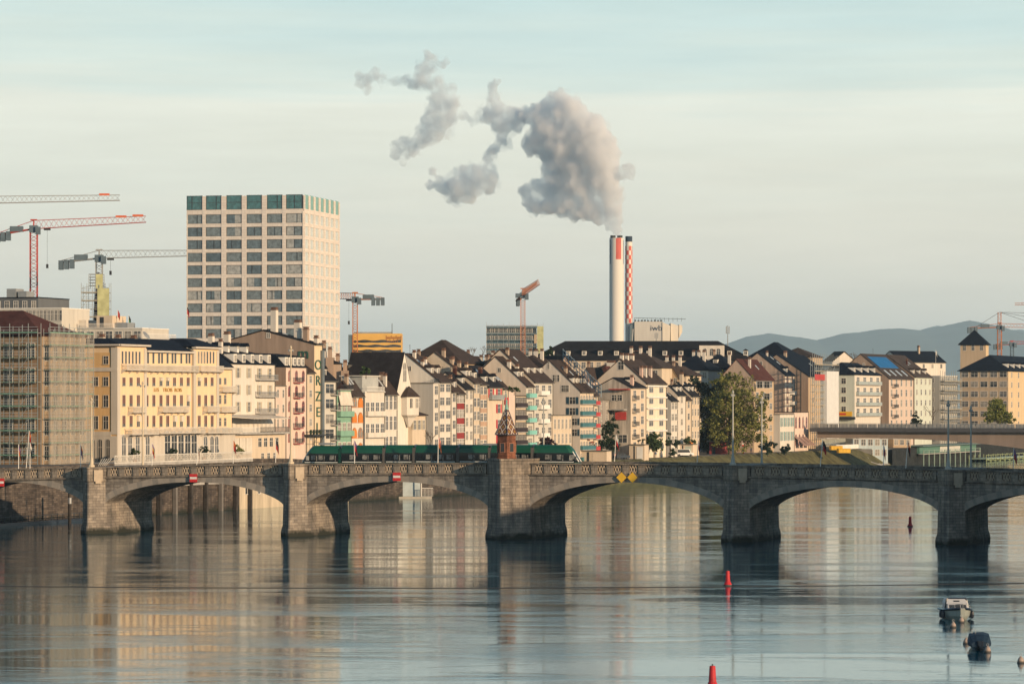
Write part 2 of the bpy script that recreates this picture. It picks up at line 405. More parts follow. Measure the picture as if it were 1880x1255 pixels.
for u, wd, pr_ in piers:
    big = wd > 5
    m = MB(); zt = ztop(u) - (.02 if not big else -.65)
    ring = lambda g, z: [(x, y, z) for x, y in pier_plan(wd, pr_, g)]
    m.loft([ring(.5, -5), ring(.48, .5), ring(.38, 1.0), ring(.2, 1.5), ring(.16, 1.9), ring(0, zt - 2.35)])
    po = m.build('pier', ST, bridge, (u, 0, 0))
    k = MB()                                             # pilaster block at parapet height, proud of the shaft
    k.loft([ring(.02, zt - 2.35), ring(.16, zt - 2.1), ring(.16, zt - .3), ring(.3, zt - .25), ring(.3, zt)])
    k.build('pier_cap', STD, po)
    if not big:                                          # cartouche on the lit facet
        q = MB(); d = Vector((wd / 2 - .12, pr_, 0)).normalized(); nrm = Vector((d.y, -d.x, 0))
        c0 = Vector((.12, -pr_, 0)) + d * 1.45 + nrm * .16
        for du, z0, z1, ww, th in ((0, -2.15, -.45, .75, .16), (0, -2.5, -2.1, .5, .2)):
            pts = [c0 + d * (du - ww), c0 + d * (du + ww), c0 + d * (du + ww) + nrm * th, c0 + d * (du - ww) + nrm * th]
            q.prism([(p.x, p.y) for p in pts], zt + z0, zt + z1)
        q.build('cartouche', LAT, po)
ends = [piers[0][0] - 29.5] + [p[0] for p in piers] + [piers[4][0] + 29.5]
halves = [1.9] + [p[1] / 2 for p in piers] + [1.9]
crown_px = [(40, 884), (357, 884.5), (728, 884), (1161, 885), (1538, 893.5), (1930, 905)]
for i in range(6):
    ua, ub = ends[i] + halves[i], ends[i + 1] - halves[i + 1]
    uc, hs = (ua + ub) / 2, (ub - ua) / 2
    wc = bw_(uc, 0); zc = zpx(crown_px[i][1], wc.y)
    zs = 4.45; rise = zc - zs
    def za(u):
        x = min(1, abs(u - uc) / hs); Rr = (hs * hs + rise * rise) / (2 * rise)
        return zc - .42 * (Rr - math.sqrt(max(0, Rr * Rr - (x * hs) ** 2))) - .58 * rise * (1 - math.sqrt(max(0, 1 - x ** 2.15)))
    n = 46
    us = [uc - hs * math.cos(math.pi * j / n) for j in range(n + 1)]
    m = MB()
    RW = .95
    nrm_ = []
    for u in us:
        e = .05; a, b_ = max(ua, u - e), min(ub, u + e)
        s_ = (za(b_) - za(a)) / (b_ - a); L = math.hypot(1, s_); nrm_.append((-s_ / L, 1 / L))
    zcorn = lambda u: ztop(u) - 1.92
    for j in range(n):
        u0, u1 = us[j], us[j + 1]; z0, z1 = za(u0), za(u1)
        o0 = (u0 + nrm_[j][0] * RW, z0 + nrm_[j][1] * RW); o1 = (u1 + nrm_[j + 1][0] * RW, z1 + nrm_[j + 1][1] * RW)
        o0 = (min(max(o0[0], ua), ub), min(o0[1], zcorn(u0) - .02)); o1 = (min(max(o1[0], ua), ub), min(o1[1], zcorn(u1) - .02))
        vm = 1 + (j * 7 + i * 3 + j * j) % 3
        y = -.045
        m.face([(u0, y, z0), (u1, y, z1), (o1[0], y, o1[1]), (o0[0], y, o0[1])], vm)
        m.face([(o0[0], y, o0[1]), (o1[0], y, o1[1]), (o1[0], 0, o1[1]), (o0[0], 0, o0[1])], vm)
        m.face([(u0, 0, z0), (u1, 0, z1), (u1, 0, zcorn(u1)), (u0, 0, zcorn(u0))], 0)
        m.face([(u1, DEEP, z1), (u0, DEEP, z0), (u0, DEEP, zcorn(u0)), (u1, DEEP, zcorn(u1))], 0)
        m.face([(u0, y, z0), (u0, DEEP, z0), (u1, DEEP, z1), (u1, y, z1)], 0)
    m.build('arch', [ST] + VO, bridge)
for e, sgn in ((ends[0], -1), (ends[6], 1)):
    m = MB(); m.box(e - 1.9 if sgn > 0 else e - 14, e + 1.9 if sgn < 0 else e + 14, 0, DEEP, -5, ztop(e) - 1.92); m.build('abutment', ST, bridge)
# cornice, deck, coping as long cambered pieces
def camber(prof, u0, u1, n=40):
    m = MB(); m.loft([[(u0 + (u1 - u0) * k / n, y, ztop(u0 + (u1 - u0) * k / n) + z) for y, z in prof] for k in range(n + 1)]); return m
U0, U1 = ends[0] - 14, ends[6] + 14
camber([(-.24, -1.62), (-.24, -1.78), (-.06, -1.92), (.5, -1.92), (.5, -1.62)], U0, U1).build('cornice', STD, bridge)
camber([(.43, -1.64), (.43, -.85), (DEEP - .41, -.85), (DEEP - .41, -1.64)], U0, U1).build('deck', M('bridge_asphalt', (.12, .115, .11), .9), bridge)
camber([(-.17, -.2), (-.17, 0), (.42, 0), (.42, -.2)], U0, U1).build('coping', STD, bridge)
camber([(DEEP - .4, -1.1), (DEEP - .4, 0), (DEEP + .1, 0), (DEEP + .1, -1.9), (DEEP, -1.9)], U0, U1).build('far_parapet', STD, bridge)
pm = MB()
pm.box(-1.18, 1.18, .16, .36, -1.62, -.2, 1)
for x in (-1.18, .68): pm.box(x, x + .5, -.06, .16, -1.6, -.21, 0)
pm.box(-.68, .68, .0, .16, -1.6, -1.42, 0)
for x in (-.62, -.2, .22):
    pm.bar((x, .1, -1.4), (x + .42, .1, -.3), .055, 2); pm.bar((x + .42, .1, -1.4), (x, .1, -.3), .055, 2)
pm.box(-.05, .05, .05, .16, -1.42, -1.1, 2)
pan = pm.mesh('parapet_panel', [STD, REC, LAT])
for i in range(6):
    a, b_ = ends[i] + halves[i] + .35, ends[i + 1] - halves[i + 1] - .35
    k = round((b_ - a) / 2.36); step = (b_ - a) / k
    for j in range(k):
        u = a + (j + .5) * step
        o = put('parapet_panel', pan, bridge, (u, 0, ztop(u))); o.scale = (step / 2.36, 1, 1)
# ---- bridge chapel: hexagonal brick house with patterned tile roof on the middle pier
cu_, cw, cp = piers[2]
chap = thing('bridge_chapel', 'small hexagonal red brick chapel with patterned tiled pyramid roof on the middle bridge pier', 'chapel', bw_(bu(930, -.6), -.6, ztop(cu_) + .65), A_ + R(22))
BRK = stone('chapel_brick', (.29, .125, .08), .34, .12, var=.3)
hexr = lambda r, z: [(r * math.cos(R(60 * i + 30)), r * math.sin(R(60 * i + 30)), z) for i in range(6)]
m = MB(); m.loft([hexr(1.62, 0), hexr(1.62, .25), hexr(1.5, .3), hexr(1.5, 3.35), hexr(1.62, 3.45), hexr(1.62, 3.6)]); m.build('wall', BRK, chap)
tm, tt, tbs = mat_nodes('patterned_roof_tiles')
c = N(tt, 'ShaderNodeUVMap'); 
mpn = N(tt, 'ShaderNodeMapping'); mpn.inputs['Rotation'].default_value = (0, 0, 0); tt.links.new(c.outputs[0], mpn.inputs[0])
se = N(tt, 'ShaderNodeSeparateXYZ'); tt.links.new(mpn.outputs[0], se.inputs[0])
def tmath(op, a, b_=0.0):
    n = N(tt, 'ShaderNodeMath', operation=op)
    for i, x in enumerate((a, b_)):
        if isinstance(x, (int, float)): n.inputs[i].default_value = x
        else: tt.links.new(x, n.inputs[i])
    return n.outputs[0]
p_ = tmath('ADD', se.outputs['X'], se.outputs['Y']); q_ = tmath('SUBTRACT', se.outputs['X'], se.outputs['Y'])
fp = tmath('ABSOLUTE', tmath('SUBTRACT', tmath('FRACT', p_), .5)); fq = tmath('ABSOLUTE', tmath('SUBTRACT', tmath('FRACT', q_), .5))
mxv = tmath('MAXIMUM', fp, fq)
cr2 = N(tt, 'ShaderNodeValToRGB'); cr2.color_ramp.interpolation = 'CONSTANT'
for e, (pp, cc) in zip([cr2.color_ramp.elements[0], cr2.color_ramp.elements[1], cr2.color_ramp.elements.new(.2), cr2.color_ramp.elements.new(.43)], [(0, (.26, .15, .025, 1)), (.11, (.24, .05, .025, 1)), (.19, (.115, .04, .028, 1)), (.435, (.55, .49, .38, 1))]):
    e.position = pp; e.color = cc
tt.links.new(mxv, cr2.inputs[0]); tt.links.new(cr2.outputs[0], tbs.inputs['Base Color']); tbs.inputs['Roughness'].default_value = .4
rm = MB(); prof = [(1.9, 3.6), (1.45, 4.35), (.95, 5.6), (.5, 6.7), (.22, 7.25)]
for i in range(6):
    a0, a1 = R(60 * i + 30), R(60 * i + 90)
    for (r0, z0), (r1, z1) in zip(prof, prof[1:]):
        rm.face([(r0 * math.cos(a0), r0 * math.sin(a0), z0), (r0 * math.cos(a1), r0 * math.sin(a1), z0), (r1 * math.cos(a1), r1 * math.sin(a1), z1), (r1 * math.cos(a0), r1 * math.sin(a0), z1)])
ro = rm.build('roof', tm, chap)
uv = ro.data.uv_layers.new(name='UVMap')
for pl in ro.data.polygons:
    for li in pl.loop_indices:
        v = ro.data.vertices[ro.data.loops[li].vertex_index].co; i = pl.index // 4
        am = R(60 * i + 60); uu = (-v.x * math.sin(am) + v.y * math.cos(am))
        uv.data[li].uv = (uu / .95 + .5, (v.z - 3.6) / 1.35 + .2)
m = MB()
for i in range(6):
    a = R(60 * i + 30)
    m.path([(r * math.cos(a), r * math.sin(a), z + .02) for r, z in prof], .07)
m.loft([hexr(1.93, 3.5), hexr(1.93, 3.62)])
m.build('roof_ridge', M('ridge_lead', (.06, .06, .075), .5), ro)
m = MB(); m.lathe([(.26, 7.2), (.3, 7.4), (.16, 7.6), (.13, 8.4), (.2, 8.5), (.05, 8.7), (.03, 9.6)], n=8); m.build('finial', COPPER, chap)
for i in (2, 3, 4, 5, 0, 1):
    a = R(60 * i + 60);
    m = MB(); m.box(-.33, .33, -.06, .03, 0, 1.25, 1); 
    for b_ in ((-.42, -.33, 0, 1.35), (.33, .42, 0, 1.35)): m.box(b_[0], b_[1], -.1, .03, b_[2] - .1, b_[3], 0)
    m.box(-.33, .33, -.1, .03, 1.25, 1.35, 0); m.box(-.33, .33, -.1, .03, -.1, 0, 0)
    m.build('window', [M('chapel_sandstone', (.33, .15, .09)), GL[0]], chap, (1.3 * math.cos(a), 1.3 * math.sin(a), 1.0), a + R(90))
# ---- tram on the bridge
TG = M('tram_green', (.004, .075, .042), .45, .06, .4, spec=.5); TGD = M('tram_dark_green', (.004, .045, .03), .35, .1)
TB = M('tram_window_band', (.006, .010, .014), .12, .2, .8, spec=.25); TW = M('tram_white_line', (.7, .7, .66), .4, .05)
BEL = M('tram_bellows', (.11, .10, .09), .8, .15)
TV = 5.2
tu = [bu(px, TV) for px in (557, 629, 709.5, 764.5, 844.5, 903, 981.5, 1066)]
zdk = lambda u: ztop(u) - .85
tram = thing('tram', 'long green articulated tram with dark window band crossing the stone bridge', 'tram', bw_(tu[3], TV, zdk(tu[3])), A_)
prof = [(.95, .25), (1.15, .3), (1.18, .95), (1.17, 2.25), (1.08, 2.95), (.8, 3.4), (.3, 3.55)]
SEATW = [M('tram_passenger_glow', (.42, .40, .36), .5, .4, 2.), None]
for i in range(7):
    a, b_ = tu[i] - tu[3] + (.28 if i else 0), tu[i + 1] - tu[3] - (.28 if i < 6 else 0)
    zo = zdk((tu[i] + tu[i + 1]) / 2) - zdk(tu[3])
    def ext(z):                                          # the two cabs lean back with height
        s0 = a + (0 if i else .1 + .55 * max(0, z - .9) + .25 * max(0, z - 2.4) ** 2)
        s1 = b_ - (0 if i < 6 else .1 + .55 * max(0, z - .9) + .25 * max(0, z - 2.4) ** 2)
        return s0, s1
    def shell(z0, z1, n=3):
        mm = MB(); zz = [z0 + (z1 - z0) * k / n for k in range(n + 1)]
        def yw(z):
            for (w0, h0), (w1, h1) in zip(prof, prof[1:]):
                if z <= h1: return w0 + (w1 - w0) * (z - h0) / (h1 - h0)
            return prof[-1][0]
        rings = []
        for z in zz:
            s0, s1 = ext(z); y = yw(z); t_ = .45
            e0, e1 = (t_ if i == 0 else 0), (t_ if i == 6 else 0)
            rings.append([(s0 + e0, -y, z), (s1 - e1, -y, z), (s1, -y * (.55 if i == 6 else 1), z), (s1, y * (.55 if i == 6 else 1), z), (s1 - e1, y, z), (s0 + e0, y, z), (s0, y * (.55 if i == 0 else 1), z), (s0, -y * (.55 if i == 0 else 1), z)])
        mm.loft(rings); return mm
    sec = shell(.3, .92, 2).build('car_section', TGD, tram, (0, 0, zo))
    mm = MB(); e0, e1 = (.6 if i == 0 else 0), (.6 if i == 6 else 0); mm.box(a + .1 + e0, b_ - .1 - e1, -1.215, 1.215, .92, 1.03); mm.build('white_stripe', TW, sec)
    shell(.925, 2.3, 4).build('window_band', TB, sec)
    shell(2.305, 3.5, 8).build('roof', TG, sec)
    for q in range(3 if b_ - a > 5 else 2):                   # seats and people seen through the glass
        x = a + (b_ - a) * (q + .7 + .3 * rnd.random()) / (3.6 if b_ - a > 5 else 2.6)
        mm = MB(); mm.box(x, x + .7, -1.2, -1.178, 1.35, 2.05, 0); mm.box(x + .85, x + 1.0, -1.2, -1.178, 1.2, 2.0, 0)
        mm.build('lit_pane', M('tram_pane_bright', (.22, .215, .20), .15, .6, 3.), sec)
    if i in (0, 6):
        sg = -1 if i == 0 else 1
        mm = MB(); xb = (a if i == 0 else b_)
        for yy in (-.62, .62):
            mm.bar((xb - sg * .1, yy, 1.0), (xb - sg * 1.05, yy, 2.5), .09, 0)
        mm.build('windscreen_frame', TW, sec)
        mm = MB(); mm.box(xb - sg * 1.15 - .25, xb - sg * 1.15 + .25, -1.2, -1.18, 1.25, 1.95); mm.build('cab_window', SEATW[0], sec)
    if i < 6:
        x = tu[i + 1] - tu[3]
        mm = MB(); mm.box(x - .26, x + .26, -1.1, 1.1, .4, 3.1); mm.build('bellows', BEL if i else TGD, tram, (0, 0, zo))  # first joint takes the darker green in place of its shadow
        mm = MB(); mm.lathe([(.42, 3.1), (.45, 3.35), (.35, 3.5), (.1, 3.62)], (x, 0), 10); mm.build('roof_joint', GREY, tram, (0, 0, zo))
mm = MB()
for x in (tu[1] - tu[3] - 2.5, tu[5] - tu[3]):
    mm.box(x - 1.2, x + 1.2, -.6, .6, 3.45, 3.75)
mm.build('roof_equipment', GREY, tram)
# ---- lamp posts along the parapet
def lamp(px, ytop, v, label, group, cream=False, split=True):
    u = bu(px, v); p = bw_(u, v, ztop(u) if v < 1 else ztop(u) - 1.1); h = zpx(ytop, p.y) - p.z
    m_ = M('lamp_post_cream', (.55, .46, .33), .6) if cream else M('lamp_post_grey', (.38, .38, .34), .6)
    t = thing('street_lamp', label, 'street lamp', p, A_, group)
    MB().lathe([(.5, 0), (.5, .25), (.32, .4), (.28, .8), (.2, 1.3), (.15, 1.6), (.12, h * .6), (.09, h)], n=10).build('pole', m_, t, smooth=False)
    m = MB(); m.bar((0, 0, h - .4), (0, -.7, h - .1), .05); m.bar((0, 0, h - .4), (0, .7, h - .1), .05)
    m.build('arm', m_, t)
    for y in (-.75, .75):
        MB().lathe([(.05, h - .1), (.15, h - .15), (.13, h - .4), (.05, h - .48)], (0, y), 8).build('lantern', GREY, t)
    MB().lathe([(.14, h), (.2, h + .15), (.05, h + .5)], n=8).build('finial', m_, t)
    return t
lamp(168, 735, -.9, 'cream lamp post standing on the bridge pier beside the scaffolded building', 'bridge lamp posts', True)
lamp(262, 705, DEEP - .1, 'cream lamp post rising in front of the yellow hotel facade', 'bridge lamp posts', True)
lamp(534, 640, -.9, 'tall thin cream lamp post in front of the pink house with red windows', 'bridge lamp posts', True)
lamp(998, 735, DEEP - .1, 'pale lamp post behind the tram between the turquoise balconies and bushes', 'bridge lamp posts')
lamp(1345.5, 722, -.9, 'grey lamp post on the pier in front of the big willow tree', 'bridge lamp posts')
lamp(1398.5, 735, DEEP - .1, 'grey lamp post at the edge of the big willow tree', 'bridge lamp posts')
lamp(1741, 740, -.9, 'grey lamp post on the pier in front of the concrete girder bridge', 'bridge lamp posts')
lamp(1782.5, 750, DEEP - .1, 'grey lamp post beside the green bathing house below the girder bridge', 'bridge lamp posts')
# ---- signs hung on the arches
RED = M('sign_red', (.55, .03, .03), .5, .05); YEL = M('sign_yellow', (.72, .42, .03), .5, .05)
for px, py, lb in ((355, 877, 'red sign with white bar over the arch below the hotel terrace'), (728.5, 874.5, 'red sign with white bar over the arch left of the chapel'), (1, 885, 'red sign with white bar cut by the frame edge below the scaffolded building')):
    u = bu(px, -.4); D = bw_(u, -.4).y; z = zpx(py, D)
    t = thing('no_entry_sign', lb, 'sign', bw_(u, -.4, z), A_, 'no entry signs on the arches')
    MB().box(-.62, .62, -.03, .03, -.62, .62).build('panel', RED, t)
    MB().box(-.56, .56, -.045, -.032, -.17, .17).build('bar', WHITE, t)
    m = MB(); m.bar((-.3, .03, .3), (-.3, .5, .3), .04); m.bar((.3, .03, .3), (.3, .5, .3), .04); m.build('bracket', DARK, t)
for px, lb in ((1141, 'yellow diamond sign nearest the chapel over the middle arch'), (1161, 'yellow diamond sign over the middle arch, farther from the chapel than its twin')):
    u = bu(px, -.4); D = bw_(u, -.4).y; z = zpx(876, D)
    t = thing('diamond_sign', lb, 'sign', bw_(u, -.4, z), A_, 'yellow diamond signs')
    MB().prism([(-.78, 0), (0, -.78), (.78, 0), (0, .78)], -.03, .03, axis='y').build('panel', YEL, t)
    m = MB(); m.bar((0, .03, .3), (0, .5, .3), .04); m.bar((0, .03, -.3), (0, .5, -.3), .04); m.build('bracket', DARK, t)
# ---------------------------------------------------------------- building kit
WINC = {}
def win_mesh(w_, h_, gl=0, fr=None, shut=None, arch=False, cross=True, sill=True):
    key = (round(w_, 2), round(h_, 2), gl, fr.name if fr else 0, shut.name if shut else 0, arch, cross, sill)
    if key in WINC: return WINC[key]
    m = MB(); a = w_ / 2; fr = fr or FRAME; ft = .09
    if arch:
        pts = [(-a, 0), (a, 0)] + [(a * math.cos(R(k * 22.5)), h_ - a + a * math.sin(R(k * 22.5))) for k in range(9)]
        m.face([(x, -.025, z) for x, z in pts], 1)
        op = [(-a - ft, -.02), (a + ft, -.02)] + [((a + ft) * math.cos(R(k * 22.5)), h_ - a + (a + ft) * math.sin(R(k * 22.5))) for k in range(9)]
        for (p, q), (r, s_) in zip(zip(pts[1:], pts[2:]), zip(op[1:], op[2:])):
            m.face([(p[0], -.07, p[1]), (r[0], -.07, r[1]), (s_[0], -.07, s_[1]), (q[0], -.07, q[1])], 0)
        m.box(-a - ft, -a, -.07, 0, 0, h_ - a, 0)
    else:
        m.face([(-a, -.025, 0), (a, -.025, 0), (a, -.025, h_), (-a, -.025, h_)], 1)
        for b in ((-a - ft, -a, 0, h_), (a, a + ft, 0, h_), (-a - ft, a + ft, h_, h_ + ft)): m.box(b[0], b[1], -.075, 0, b[2], b[3], 0)
    if cross:
        m.box(-.035, .035, -.055, -.02, 0, h_ - .01, 0)
        if h_ > 1.2: m.box(-a, a, -.05, -.021, h_ * .62, h_ * .62 + .06, 0)
    if sill: m.box(-a - .14, a + .14, -.16, 0, -.1, -.002, 0)
    if shut:
        for s_ in (-1, 1):
            x0, x1 = sorted((s_ * (a + .1), s_ * (a + .1 + w_ * .5))); m.box(x0, x1, -.09, -.02, -.02, h_ + .04, 2)
    me = m.mesh('window', [fr, GL[gl]] + ([shut] if shut else []))
    WINC[key] = me
    return me
def window(par, x, y, z, w_, h_, rz=0, gl=None, **k):
    if gl is None: gl = rnd.choice((0, 0, 1, 1, 2, 2))
    return put('window', win_mesh(w_, h_, gl, **k), par, (x, y, z), rz)
def gwin(par, y, z, w_, h_, x=0, **k): return window(par, x, y, z, w_, h_, R(-90), **k)
def balcony(par, x, z, w_, d=.95, mat=None, rail=False, mat2=None, rz=0, y=0):
    """Slab with a panel or a barred rail; z is the floor."""
    m = MB(); a = w_ / 2
    m.box(-a, a, -d, 0, -.16, 0, 0)
    if rail:
        for yy, xx in ((-d + .03, None),):
            m.box(-a, a, -d, -d + .05, .92, 1.0, 1); m.box(-a, a, -d, -d + .04, .08, .13, 1)
        n = max(3, int(w_ / .22))
        for k in range(n + 1):
            xx = -a + .03 + (w_ - .06) * k / n; m.box(xx - .022, xx + .022, -d + .01, -d + .04, 0, .92, 1)
        for s_ in (-1, 1):
            m.box(s_ * a - .03, s_ * a + .03, -d + .05, 0, .92, 1.0, 1)
            for k in range(4): m.box(s_ * a - .02, s_ * a + .02, -d + .15 + k * .22, -d + .19 + k * .22, 0, .92, 1)
    else:
        m.box(-a, a, -d, -d + .07, 0, 1.0, 1)
        for s_ in (-1, 1): x0, x1 = sorted((s_ * a, s_ * (a - .07))); m.box(x0, x1, -d + .07, 0, 0, 1.0, 1)
    return m.build('balcony', [mat2 or CONC, mat or GREY], par, (x, y, z), rz)
def chimney(par, x, y, z0, h, w_=.75, d=None, mat=None, pots=True):
    d = d or w_; m = MB(); a, b = w_ / 2, d / 2
    m.box(-a, a, -b, b, -1.6, h, 0); m.box(-a - .1, a + .1, -b - .1, b + .1, h, h + .15, 1)
    m.box(-a + .06, a - .06, -b + .06, b - .06, h + .15, h + .5, 1); m.box(-a - .06, a + .06, -b - .06, b + .06, h + .5, h + .6, 1)
    return m.build('chimney', [mat or wallm('chimney', (.42, .33, .25)), M('chimney_cap', (.16, .09, .065))], par, (x, y, z0))
def dormer(par, x, y, z, w_=1.5, h_=1.45, d=2.2, roofmat=None, wallmat=None, flat=False, gl=None, rz=0):
    t = MB(); a = w_ / 2
    t.box(-a, a, 0, d, -.6, h_, 0)
    if flat: t.box(-a - .15, a + .15, -.25, d, h_, h_ + .14, 1)
    else: t.prism([(-a - .2, h_ - .05), (a + .2, h_ - .05), (a + .2, h_ + .08), (0, h_ + .65), (-a - .2, h_ + .08)], -.25, d, 1, axis='y')
    o = t.build('dormer', [wallmat or WHITE, roofmat], par, (x, y, z), rz)
    window(o, 0, 0, .15, w_ * .62, h_ * .72, gl=gl, sill=False)
    return o
EAVE, GUT = .45, M('gutter_copper', (.13, .12, .10), .6)
def building(name, label, p, ang, W, H, cat='house', group=None, wall=None, side=None, roof=None, kind_='gable', hd=5.0, rz=None, cols=2, fh=2.95, n=None,
             win=(1.0, 1.5), top=1.45, shut=None, frame=None, arch=False, sp=None, bal=None, dorm=0, dkind=False, chim=(), gw=(), scols=0, sn=None, swin=(1.0, 1.4), gl=None,
             skip=(), ground=None, mans=None, cross=True, colx=None, dpos=.3, backwall=True, ef=EAVE):
    """A house: x runs along its front (which faces -y), y into the block. H eave, rz ridge height above its base; hd half the depth."""
    t = thing(name, label, cat, p, ang, group)
    side = side or wall
    D2 = 2 * hd
    m = MB()
    tp = H if kind_ in ('flat', 'mansard', 'hip') else None
    if kind_ == 'gable':
        m.face([(0, 0, 0), (W, 0, 0), (W, 0, H), (0, 0, H)], 0); m.face([(W, D2, 0), (0, D2, 0), (0, D2, H), (W, D2, H)], 0)
        m.face([(0, D2, 0), (0, 0, 0), (0, 0, H), (0, hd, rz), (0, D2, H)], 1); m.face([(W, 0, 0), (W, D2, 0), (W, D2, H), (W, hd, rz), (W, 0, H)], 1)
    elif kind_ == 'perp':
        m.face([(0, 0, 0), (W, 0, 0), (W, 0, H), (W / 2, 0, rz), (0, 0, H)], 0); m.face([(W, D2, 0), (0, D2, 0), (0, D2, H), (W / 2, D2, rz), (W, D2, H)], 0)
        m.face([(0, D2, 0), (0, 0, 0), (0, 0, H), (0, D2, H)], 1); m.face([(W, 0, 0), (W, D2, 0), (W, D2, H), (W, 0, H)], 1)
    else:
        m.face([(0, 0, 0), (W, 0, 0), (W, 0, H), (0, 0, H)], 0); m.face([(W, D2, 0), (0, D2, 0), (0, D2, H), (W, D2, H)], 0)
        m.face([(0, D2, 0), (0, 0, 0), (0, 0, H), (0, D2, H)], 1); m.face([(W, 0, 0), (W, D2, 0), (W, D2, H), (W, 0, H)], 1)
        if kind_ == 'flat': m.face([(0, 0, H - .02), (W, 0, H - .02), (W, D2, H - .02), (0, D2, H - .02)], 0)
    wo = m.build('wall', [wall, side], t)
    r = MB(); th = .22
    slope = None
    if kind_ == 'gable':
        s_ = (rz - H) / hd; v = .12
        z0 = H - EAVE * s_
        r.loft([[(x, -EAVE, z0), (x, hd, rz), (x, D2 + EAVE, z0), (x, D2 + EAVE, z0 + th), (x, hd, rz + th * 1.25), (x, -EAVE, z0 + th)] for x in (-v, W + v)])
        slope = lambda y: H + y * s_
        r.build('roof', [roof], t)
        g = MB(); g.box(-v, W + v, -EAVE - .13, -EAVE, z0 - .02, z0 + .13); g.build('gutter', GUT, t)
    elif kind_ == 'perp':
        s_ = (rz - H) / (W / 2); z0 = H - .3 * s_
        r.loft([[(-.3, y, z0), (W / 2, y, rz), (W + .3, y, z0), (W + .3, y, z0 + th), (W / 2, y, rz + th * 1.2), (-.3, y, z0 + th)] for y in (-.02 if skip == 'flush' else -.25, D2 + .2)])
        r.build('roof', [roof], t)
    elif kind_ == 'hip':
        e = ef; ins = min(W / 2 - .05, hd) if W < D2 else hd
        rx0, rx1 = (ins, W - ins) if W >= D2 else (W / 2, W / 2)
        ry0, ry1 = (hd, hd) if W >= D2 else (W / 2, D2 - W / 2)
        b = [(-e, -e, H), (W + e, -e, H), (W + e, D2 + e, H), (-e, D2 + e, H)]
        b2 = [(x, y, z + .2) for x, y, z in b]
        if W >= D2: a0, a1 = (rx0, hd, rz), (rx1, hd, rz); fs = [(4, 5, 9, 8), (5, 6, 9), (6, 7, 8, 9), (7, 4, 8)]
        else: a0, a1 = (W / 2, ry0, rz), (W / 2, ry1, rz); fs = [(4, 5, 8), (5, 6, 9, 8), (6, 7, 9), (7, 4, 8, 9)]
        r.solid(b + b2 + [a0, a1], fs + [(0, 1, 5, 4), (1, 2, 6, 5), (2, 3, 7, 6), (3, 0, 4, 7), (3, 2, 1, 0)])
        r.build('roof', [roof], t)
        slope = lambda y: H + .2 + (y + e) * (rz - H) / (hd + e)
    elif kind_ == 'mansard':
        k1, kz = mans or (1.6, .62); zm = H + (rz - H) * kz; e = .4
        prof_ = [(-e, H), (-e, H + .2), (.25, H + .3), (k1, zm), (k1 - .15, zm + .02), (k1 - .15, zm + .15), (hd, rz)]
        prof_ = prof_ + [(D2 - y, z) for y, z in reversed(prof_[:-1])]
        r.loft([[(x, y, z) for y, z in prof_] for x in (0.0, W)])
        r.build('roof', [roof], t)
        slope = lambda y: H + .3 + (y - .25) * (zm - H - .3) / (k1 - .25)
    else:
        r.box(-.12, W + .12, -.15, .16, H, H + .22); r.box(-.12, .16, .16, D2, H, H + .22); r.box(W - .16, W + .12, .16, D2, H, H + .22)
        r.build('roof_edge', [roof or GUT], t)
    # river front windows, floor by floor from the eave down
    xs = colx or [W * (k + .5) / cols for k in range(cols)]
    nn = n if n is not None else int((H - top - .6) / fh) + 1
    for f in range(nn):
        z = H - top - .75 - f * fh + (1.5 - win[1]) / 2
        if z < .4: break
        for k, x in enumerate(xs):
            if (f, k) in skip: continue
            window(t, x, 0, z, *win, shut=shut, fr=frame, arch=arch, gl=gl, cross=cross)
        if sp: MB().box(.12, W - .12, -.09, -.01, z - .12 - (fh - win[1]) + .35, z - .16).build('spandrel', sp, t)
        if bal and f < bal.get('n', 99) and f >= bal.get('from', 0):
            for x, w_ in bal['at']: balcony(t, x * W, z - .35, w_ if w_ > 0 else W * -w_, bal.get('d', .95), bal.get('mat'), bal.get('rail', False), bal.get('mat2'))
    if dorm and slope:
        yy = hd * dpos if kind_ != 'mansard' else .35
        for k in range(dorm):
            x = W * (k + .5) / dorm
            dormer(t, x, yy, slope(yy), min(1.5, W / dorm * .72), 1.45 if kind_ != 'mansard' else 1.7, min(2.4, hd * .5), roof, WHITE, dkind)
    for ch in chim:
        fx, fy, hh = ch[:3]; y = D2 * fy
        z = (H + (rz - H) * (1 - abs(y - hd) / hd)) if rz and kind_ in ('gable', 'hip') else (rz or H)
        chimney(t, W * fx, y, z, hh, *(ch[3:4] or (.75,)), mat=ch[4] if len(ch) > 4 else None)
